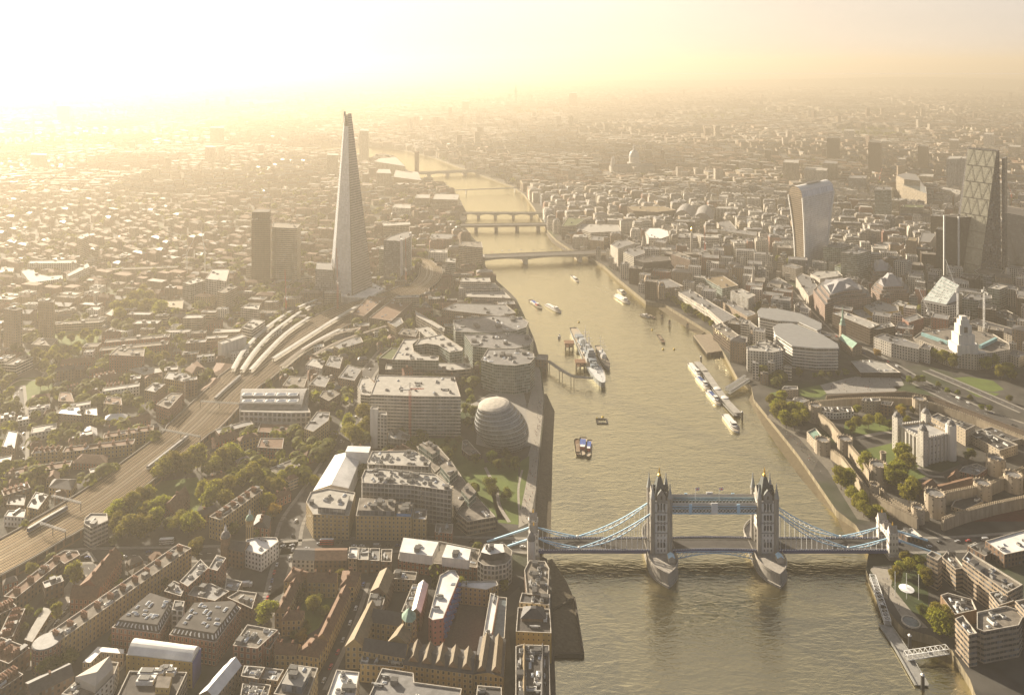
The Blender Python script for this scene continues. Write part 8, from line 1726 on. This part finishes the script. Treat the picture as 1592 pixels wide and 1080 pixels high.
crowd([(812,820),(822,800),(832,745),(838,690),(844,640),(846,625),(836,620),(830,690),(820,740),(812,790)],95,'on the riverside walk'); crowd(T('C4',(340,236),(540,186),(820,195),(780,268),(380,280)),55,'on the forecourt by the moat'); crowd(T('C4',(60,480),(200,580),(360,770),(330,790),(180,610),(40,480)),45,'on the castle wharf'); crowd([(800,600),(838,580),(842,620),(820,640),(800,660)],25,'below the rounded glass blocks')
crowd([(XA+6,YB+5.6),(XS-8,YB+5.6),(XS-8,YB+7.2),(XA+6,YB+7.2)],18,'on the far footway of the bridge',True,ZD+.2); crowd([(XN+8,YB-7.2),(XB-8,YB-7.2),(XB-8,YB-5.6),(XN+8,YB-5.6)],14,'on the near footway of the bridge',True,ZD+.2); crowd(T('D4',(680,320),(760,330),(860,600),(820,620)),10,'on the hotel terrace')
# ------------------------------------------------------------------ the rest of the city: fill between the traced buildings
import numpy as np
rnd = random.Random(77)
def river_near(c, d=6):
    return any(inside(RIVER, (c[0]+a*d, c[1]+b_*d)) for a, b_ in ((0,0),(1,0),(-1,0),(0,1),(0,-1),(1,1),(-1,1)))
SB = sp_; NB = np_
def bank(c):
    """south or north of the river line"""
    Y = c[1]
    pts = [( (a[0]+b_[0])/2, (a[1]+b_[1])/2) for a,b_ in zip([at(*p) for p in [(864,1080),(838,862),(845,650),(803,465),(750,400),(726,332),(673,283),(600,240)]],[at(*p) for p in [(1517,1080),(1352,850),(1168,600),(1004,468),(938,412),(836,333),(765,278),(600,228)]])]
    for a,b_ in zip(pts,pts[1:]):
        if a[1] <= Y <= b_[1]: return 'S' if c[0] < a[0]+(b_[0]-a[0])*(Y-a[1])/(b_[1]-a[1]) else 'N'
    return 'N' if (Y < pts[0][1] and c[0] > pts[0][0]) or (Y > pts[-1][1] and c[0] > -600) else 'S'
CAND = []
for q in ([(1160,612),(1215,600),(1300,562),(1340,552),(1420,580),(1592,655),(1592,845),(1385,862),(1335,835),(1270,760)],[(1345,870),(1430,850),(1700,836),(1800,1100),(1515,1100),(1480,1000),(1400,970)],[(1255,560),(1345,545),(1420,590),(1330,600),(1240,605)],[(1415,575),(1470,548),(1592,575),(1592,668),(1440,610)],[(570,600),(700,690),(770,830),(840,830),(850,610),(740,620)]): occupy([at(*p) for p in q],0)
def dirfield(x,y,s):
    a = .5*math.sin(x/310+1.3)+.5*math.sin(y/270+x/500); return a*(.9 if s=='S' else .5)+(-.35 if s=='N' else .15)
# walk a jittered street grid outward from the camera
y = 470.0
while y < 2300:
    step = 21+ (y-470)*.012; x = -.72*y-30
    while x < .72*y+30:
        s = bank((x,y)); th = dirfield(x,y,s); c = (x+rnd.uniform(-4,4),y+rnd.uniform(-4,4)); jx = rnd.uniform(18,38) if s=='N' else rnd.uniform(18,38); jy = rnd.uniform(10,16) if s=='S' else rnd.uniform(17,27)
        x += jx+rnd.uniform(1.5,5)
        if rnd.random() < (.10 if s=='S' else .03): 
            if s=='S' and y<1900: CAND.append(('t',c,s,0,0,0))
            continue
        CAND.append(('b',c,s,th,jx,jy))
    y += step
def quad(c,w,l,th): cs,sn = math.cos(th),math.sin(th); return [(c[0]+a*cs-b_*sn,c[1]+a*sn+b_*cs) for a,b_ in ((-w/2,-l/2),(w/2,-l/2),(w/2,l/2),(-w/2,l/2))]
def ok(c,w,l,th):
    for k in (1.0,.5):
        for q in quad(c,w*k,l*k,th):
            if not free(q) or inside(RIVER,q): return False
    return free(c) and not river_near(c,9)
SP = [('brick_house','buff','tile','hip','yellow brown brick house with hipped tile roof'),('brick_house','brown','slate','gable','dark brick house with slate ridge roof'),('brick_house','red','tile','gable','red brick house with ridge roof'),('low_block','tan','gravel','flat','tan brick block with gravel roof'),('low_block','ribconc','memb','flat','concrete banded block with pale flat roof'),('workshop','brown','lead','flat','brown brick workshop with lead roof'),('low_block','white','memb','flat','white rendered block with pale flat roof')]
NP = [('stone_office','stone','lead','flat','stone office with lead roof'),('stone_office','pale','memb','flat','pale stone office with light flat roof'),('stone_office','pale','lead','flat','pale office with grey flat roof'),('office_block','ribbon','memb','flat','white banded office with pale flat roof'),('office_block','grid','lead','flat','white gridded office with grey roof'),('stone_office','tan','slate','hip','tan brick office with slate roof'),('office_block','glassb','lead','flat','blue grey glass office with lead roof'),('office_block','red','lead','flat','red brick office with lead roof'),('office_block','bronze','gravel','flat','bronze glass office with gravel roof')]
def zone(c,s):
    Y = c[1]; q = 'near' if Y < 760 else 'middle' if Y < 1150 else 'farther'
    return ({'near':'in the near lanes','middle':'in the middle streets','farther':'in the hazy streets'}[q])+(' south of the river' if s=='S' else ' north of the river')
stuff = MB(); NS = {'S':0,'N':0}; NT_ = [0]; KM = [WALL[k] for k in ('tan','brown','stone','pale','ribconc')]+[ROOF[k] for k in ('gravel','memb','lead','tile','slate')]+[WALL[k] for k in ('ribbon','grid','glassb','red')]
def generic_stuff(c,w,l,th,h,s,hip=False):
    mi = rnd.choice((0,1,1,4,13) if s=='S' else (2,2,3,4,0,10,11,12,13)); ri = rnd.choice((5,7,8,8,8) if s=='S' else (5,6,7,7)); q = quad(c,w,l,th); stuff.walls(q,G,G+h,mi)
    if hip: stuff.gable(q,G+h,3,ri,mi,.25)
    else: stuff.cap(q,G+h,ri)
    if s == 'N' and w > 9 and not hip:
        u = rnd.random(); e = inset(q,2.2); e2 = inset(q,3.6)
        if u < .35: stuff.walls(e,G+h,G+h+3.4,mi); stuff.cap(e,G+h+3.4,rnd.choice((5,6,7))); h += 3.4
        elif u < .6: stuff.walls(inset(q,.4),G+h,G+h+3.6,9,poly1=e); stuff.cap(e,G+h+3.6,7); h += 3.6
        elif u < .75: stuff.gable(inset(q,.6),G+h,3.5,9,mi,.25)
        for _ in range(rnd.randint(1,4)): stuff.box((c[0]+rnd.uniform(-.3,.3)*w,c[1]+rnd.uniform(-.25,.25)*l),(rnd.uniform(1.5,5),rnd.uniform(1.5,3)),G+h,G+h+rnd.uniform(1,2.6),th,7,rnd.choice((5,6,7)))
    if rnd.random()<.6: stuff.box((c[0]+rnd.uniform(-.25,.25)*w,c[1]+rnd.uniform(-.2,.2)*l),(w*rnd.uniform(.15,.4),l*rnd.uniform(.2,.5)),G+h,G+h+rnd.uniform(1.5,4),th,rnd.choice((2,3,6)),rnd.choice((5,6,7)))
GAP = []
MAXS = {'S':150,'N':150}
for kind,c,s,th,w,l in CAND:
    if kind == 't':
        if ok(c,9,9,0):
            if NT_[0] < 30: tree(c,G,rnd.uniform(8,14),rnd.choice((0,1,3,3)),'leafy street tree '+zone(c,s),'street trees '+zone(c,s)); NT_[0] += 1
        continue
    if not ok(c,w,l,th):
        w,l = w*.55,l*.7
        if not ok(c,w,l,th): continue
    h = (rnd.uniform(7,12) if rnd.random()<.85 else rnd.uniform(12,20)) if s=='S' else rnd.uniform(17,30)
    if c[1]>1150 and s=='S': h *= 1.15
    if abs(c[0])/c[1] > .69: continue
    if NS[s] < MAXS[s]:
        nm,wl,rf,k,lab = rnd.choice(SP if s=='S' else NP); z = zone(c,s)
        B('A1',nm,lab+' '+z,'house' if 'house' in lab else 'building',quad(c,w,l,th),h,wl,rf,k,n=rnd.randint(1,3) if k=='flat' else 0,group=lab+'s '+z,world=True,rise=3.2,hip=.28,chim=rnd.choice((1,2)) if s=='S' and k!='flat' else 0,occ=True,par=.7); NS[s] += 1
    else:
        generic_stuff(c,w,l,th,h,s,hip=s=='S' and rnd.random()<.6); occupy(quad(c,w,l,th),1)
# small houses, sheds and garden trees in the remaining gaps
y = 480.0
while y < 1700:
    d = 13+(y-480)*.006; x = -.70*y
    while x < .70*y:
        c = (x+rnd.uniform(-3,3),y+rnd.uniform(-3,3)); x += d*1.2; s = bank(c); u = rnd.random()
        if river_near(c,9) or not free(c): continue
        th = dirfield(*c,s); w,l = rnd.uniform(7,13),rnd.uniform(6,9)
        if s == 'S' and u < .30:
            if NT_[0] < 44: tree(c,G,rnd.uniform(6,12),rnd.choice((0,1,3,3,1)),'leafy street tree '+zone(c,s),'street trees '+zone(c,s)); NT_[0] += 1
            else: GAP.append(c)
        elif u < .92 and ok(c,w,l,th): generic_stuff(c,w,l,th,rnd.uniform(4,9) if s=='S' else rnd.uniform(10,20),s,s=='S'); occupy(quad(c,w,l,th),1)
    y += d
# far city in one mass, thinning into the haze
def far_city():
    R_ = np.random.RandomState(3); y = 2250.0
    while y < 15000:
        d = 24+(y-2250)*.009; xs = np.arange(-.70*y,.70*y,d*1.25)
        for x in xs:
            c = (x+R_.uniform(-d,d)*.3,y+R_.uniform(-d,d)*.3); H_ = np.random.RandomState((int(x//(230+y*.03))*7919+int(y//(190+y*.03))*104729) % 2**31); k_, an, dn, ht = H_.rand(), H_.uniform(-.8,.8), H_.rand(), H_.uniform(.75,1.5)
            if dn < .07 or R_.rand() < .10+.22*(dn<.3) or (y < 6200 and river_near(c,12)):
                if dn < .07 and R_.rand() < .25: FARG.append(c)
                continue
            s = bank(c) if y < 6000 else 'N'
            if y < 4000 and not free(c): continue
            u = R_.rand(); w,l = (R_.uniform(.9,1.25)*d,R_.uniform(.26,.36)*d) if k_ < .55 else (R_.uniform(.7,1.5)*d,R_.uniform(.4,.75)*d); th = an+(1.57 if R_.rand()<.12 else 0); h = (R_.uniform(8,15) if s=='S' else R_.uniform(12,22))*ht
            if u>.988: w,l,h = min(w,24),min(l,20),h*2.8
            q = quad(c,w,l,th); mi = R_.choice((0,1,4,0,1) if s=='S' else (0,1,4,2)); ri = R_.choice((5,5,7,8,8,6) if k_ > .55 else (8,8,7,5)); far.walls(q,G,G+h,mi,4,4)
            if k_ < .55 and y < 5000 and u < .988: far.gable(q,G+h,3.5,ri,mi)
            else: far.cap(q,G+h,ri)
            if u < .25: far.box((c[0]+w*.1,c[1]),(w*.3,l*.4),G+h,G+h+R_.uniform(2,5),th,mi,R_.choice((5,6,7)))
        y += d*.95
FARG = []; far = MB(); far_city()
o = stuff.build('city_mass',KM); tag(o,'crowded mass of roofs filling the streets behind the nearer buildings','city','','stuff'); 
o = far.build('far_city_mass',KM); tag(o,'far off mass of hazy city blocks reaching the skyline','city','','stuff')
for q in ('city_mass','far_city_mass'):
    if 'group' in bpy.data.objects[q]: del bpy.data.objects[q]['group']
# far tree canopies between the blocks
ft = MB(); R_ = random.Random(9)
def blob(c,r,h):
    for _ in range(26):
        u = Vector((R_.gauss(0,1),R_.gauss(0,1),R_.gauss(0,1))).normalized(); p = Vector((c[0]+u.x*r,c[1]+u.y*r,G+h*.6+u.z*h*.38)); s = r*.42; n = (u+Vector((0,0,.4))).normalized(); x = n.orthogonal().normalized()*s; y = n.cross(x); ft.face([p-x-y*.7,p+x-y*.7,p+x*.8+y,p-x*.8+y])
for c in FARG: blob(c,R_.uniform(6,11),R_.uniform(12,18))
for c in GAP: blob(c,R_.uniform(3,5),R_.uniform(8,12))
cl = [(R_.uniform(-.68,.68),R_.random()) for _ in range(1500)]
for a,f in cl:
    Y = 700+6500*f**1.6; c = (a*Y,Y); S_ = 'S' if Y>6000 else bank(c)
    if S_=='N' and Y<1900 and R_.random()<.8: continue
    for k in range(R_.randint(2,7)):
        q = (c[0]+R_.gauss(0,1)*(10+Y*.006),c[1]+R_.gauss(0,1)*(6+Y*.004))
        if (Y<4500 and not free(q)) or river_near(q,10): continue
        blob(q,R_.uniform(4,7)*(1+Y*.00012),R_.uniform(10,16))
tag(ft.build('distant_trees',LEAF[1]),'scattered tree canopies among the streets fading into haze','trees',None,'stuff')
# low wooded hills on the skyline
b = MB(); n = 60; rows = []
for j,(yy,hh) in enumerate([(11500,0),(12500,.7),(13500,1),(15500,.6),(18000,0)]):
    rows.append([(x,yy+400*math.sin(x/2300),G+hh*155*max(0,.30+.55*math.sin(x/3400-.4)+.12*math.sin(x/900))*min(1,max(0,(x+4500)/5200))) for x in [-12000+24000*i/n for i in range(n+1)]])
for a,c_ in zip(rows,rows[1:]):
    for i in range(n): b.face([a[i],a[i+1],c_[i+1],c_[i]])
struct(b.build('hills',mat('wooded_hill',(.05,.055,.03),.95,.4,.004),smooth=True))
print('fill', NS, len(stuff.f), len(far.f), len(ft.f))
# ------------------------------------------------------------------ haze
def haze():
    m = bpy.data.materials.new('haze'); m.use_nodes = True; N, L = links(m); N.clear()
    o = N.new('ShaderNodeOutputMaterial'); v = N.new('ShaderNodeVolumePrincipled')
    v.inputs['Color'].default_value = (*HAZE_COL, 1); v.inputs['Density'].default_value = HAZE_DENSITY; v.inputs['Anisotropy'].default_value = HAZE_G
    L.new(v.outputs[0], o.inputs['Volume'])
    b = MB(); b.box((0, 15000), (2 * FAR + 800, FAR + 2400), -3.0, 480.0)
    h = b.build('haze', m); h['kind'] = 'stuff'; return h
haze()
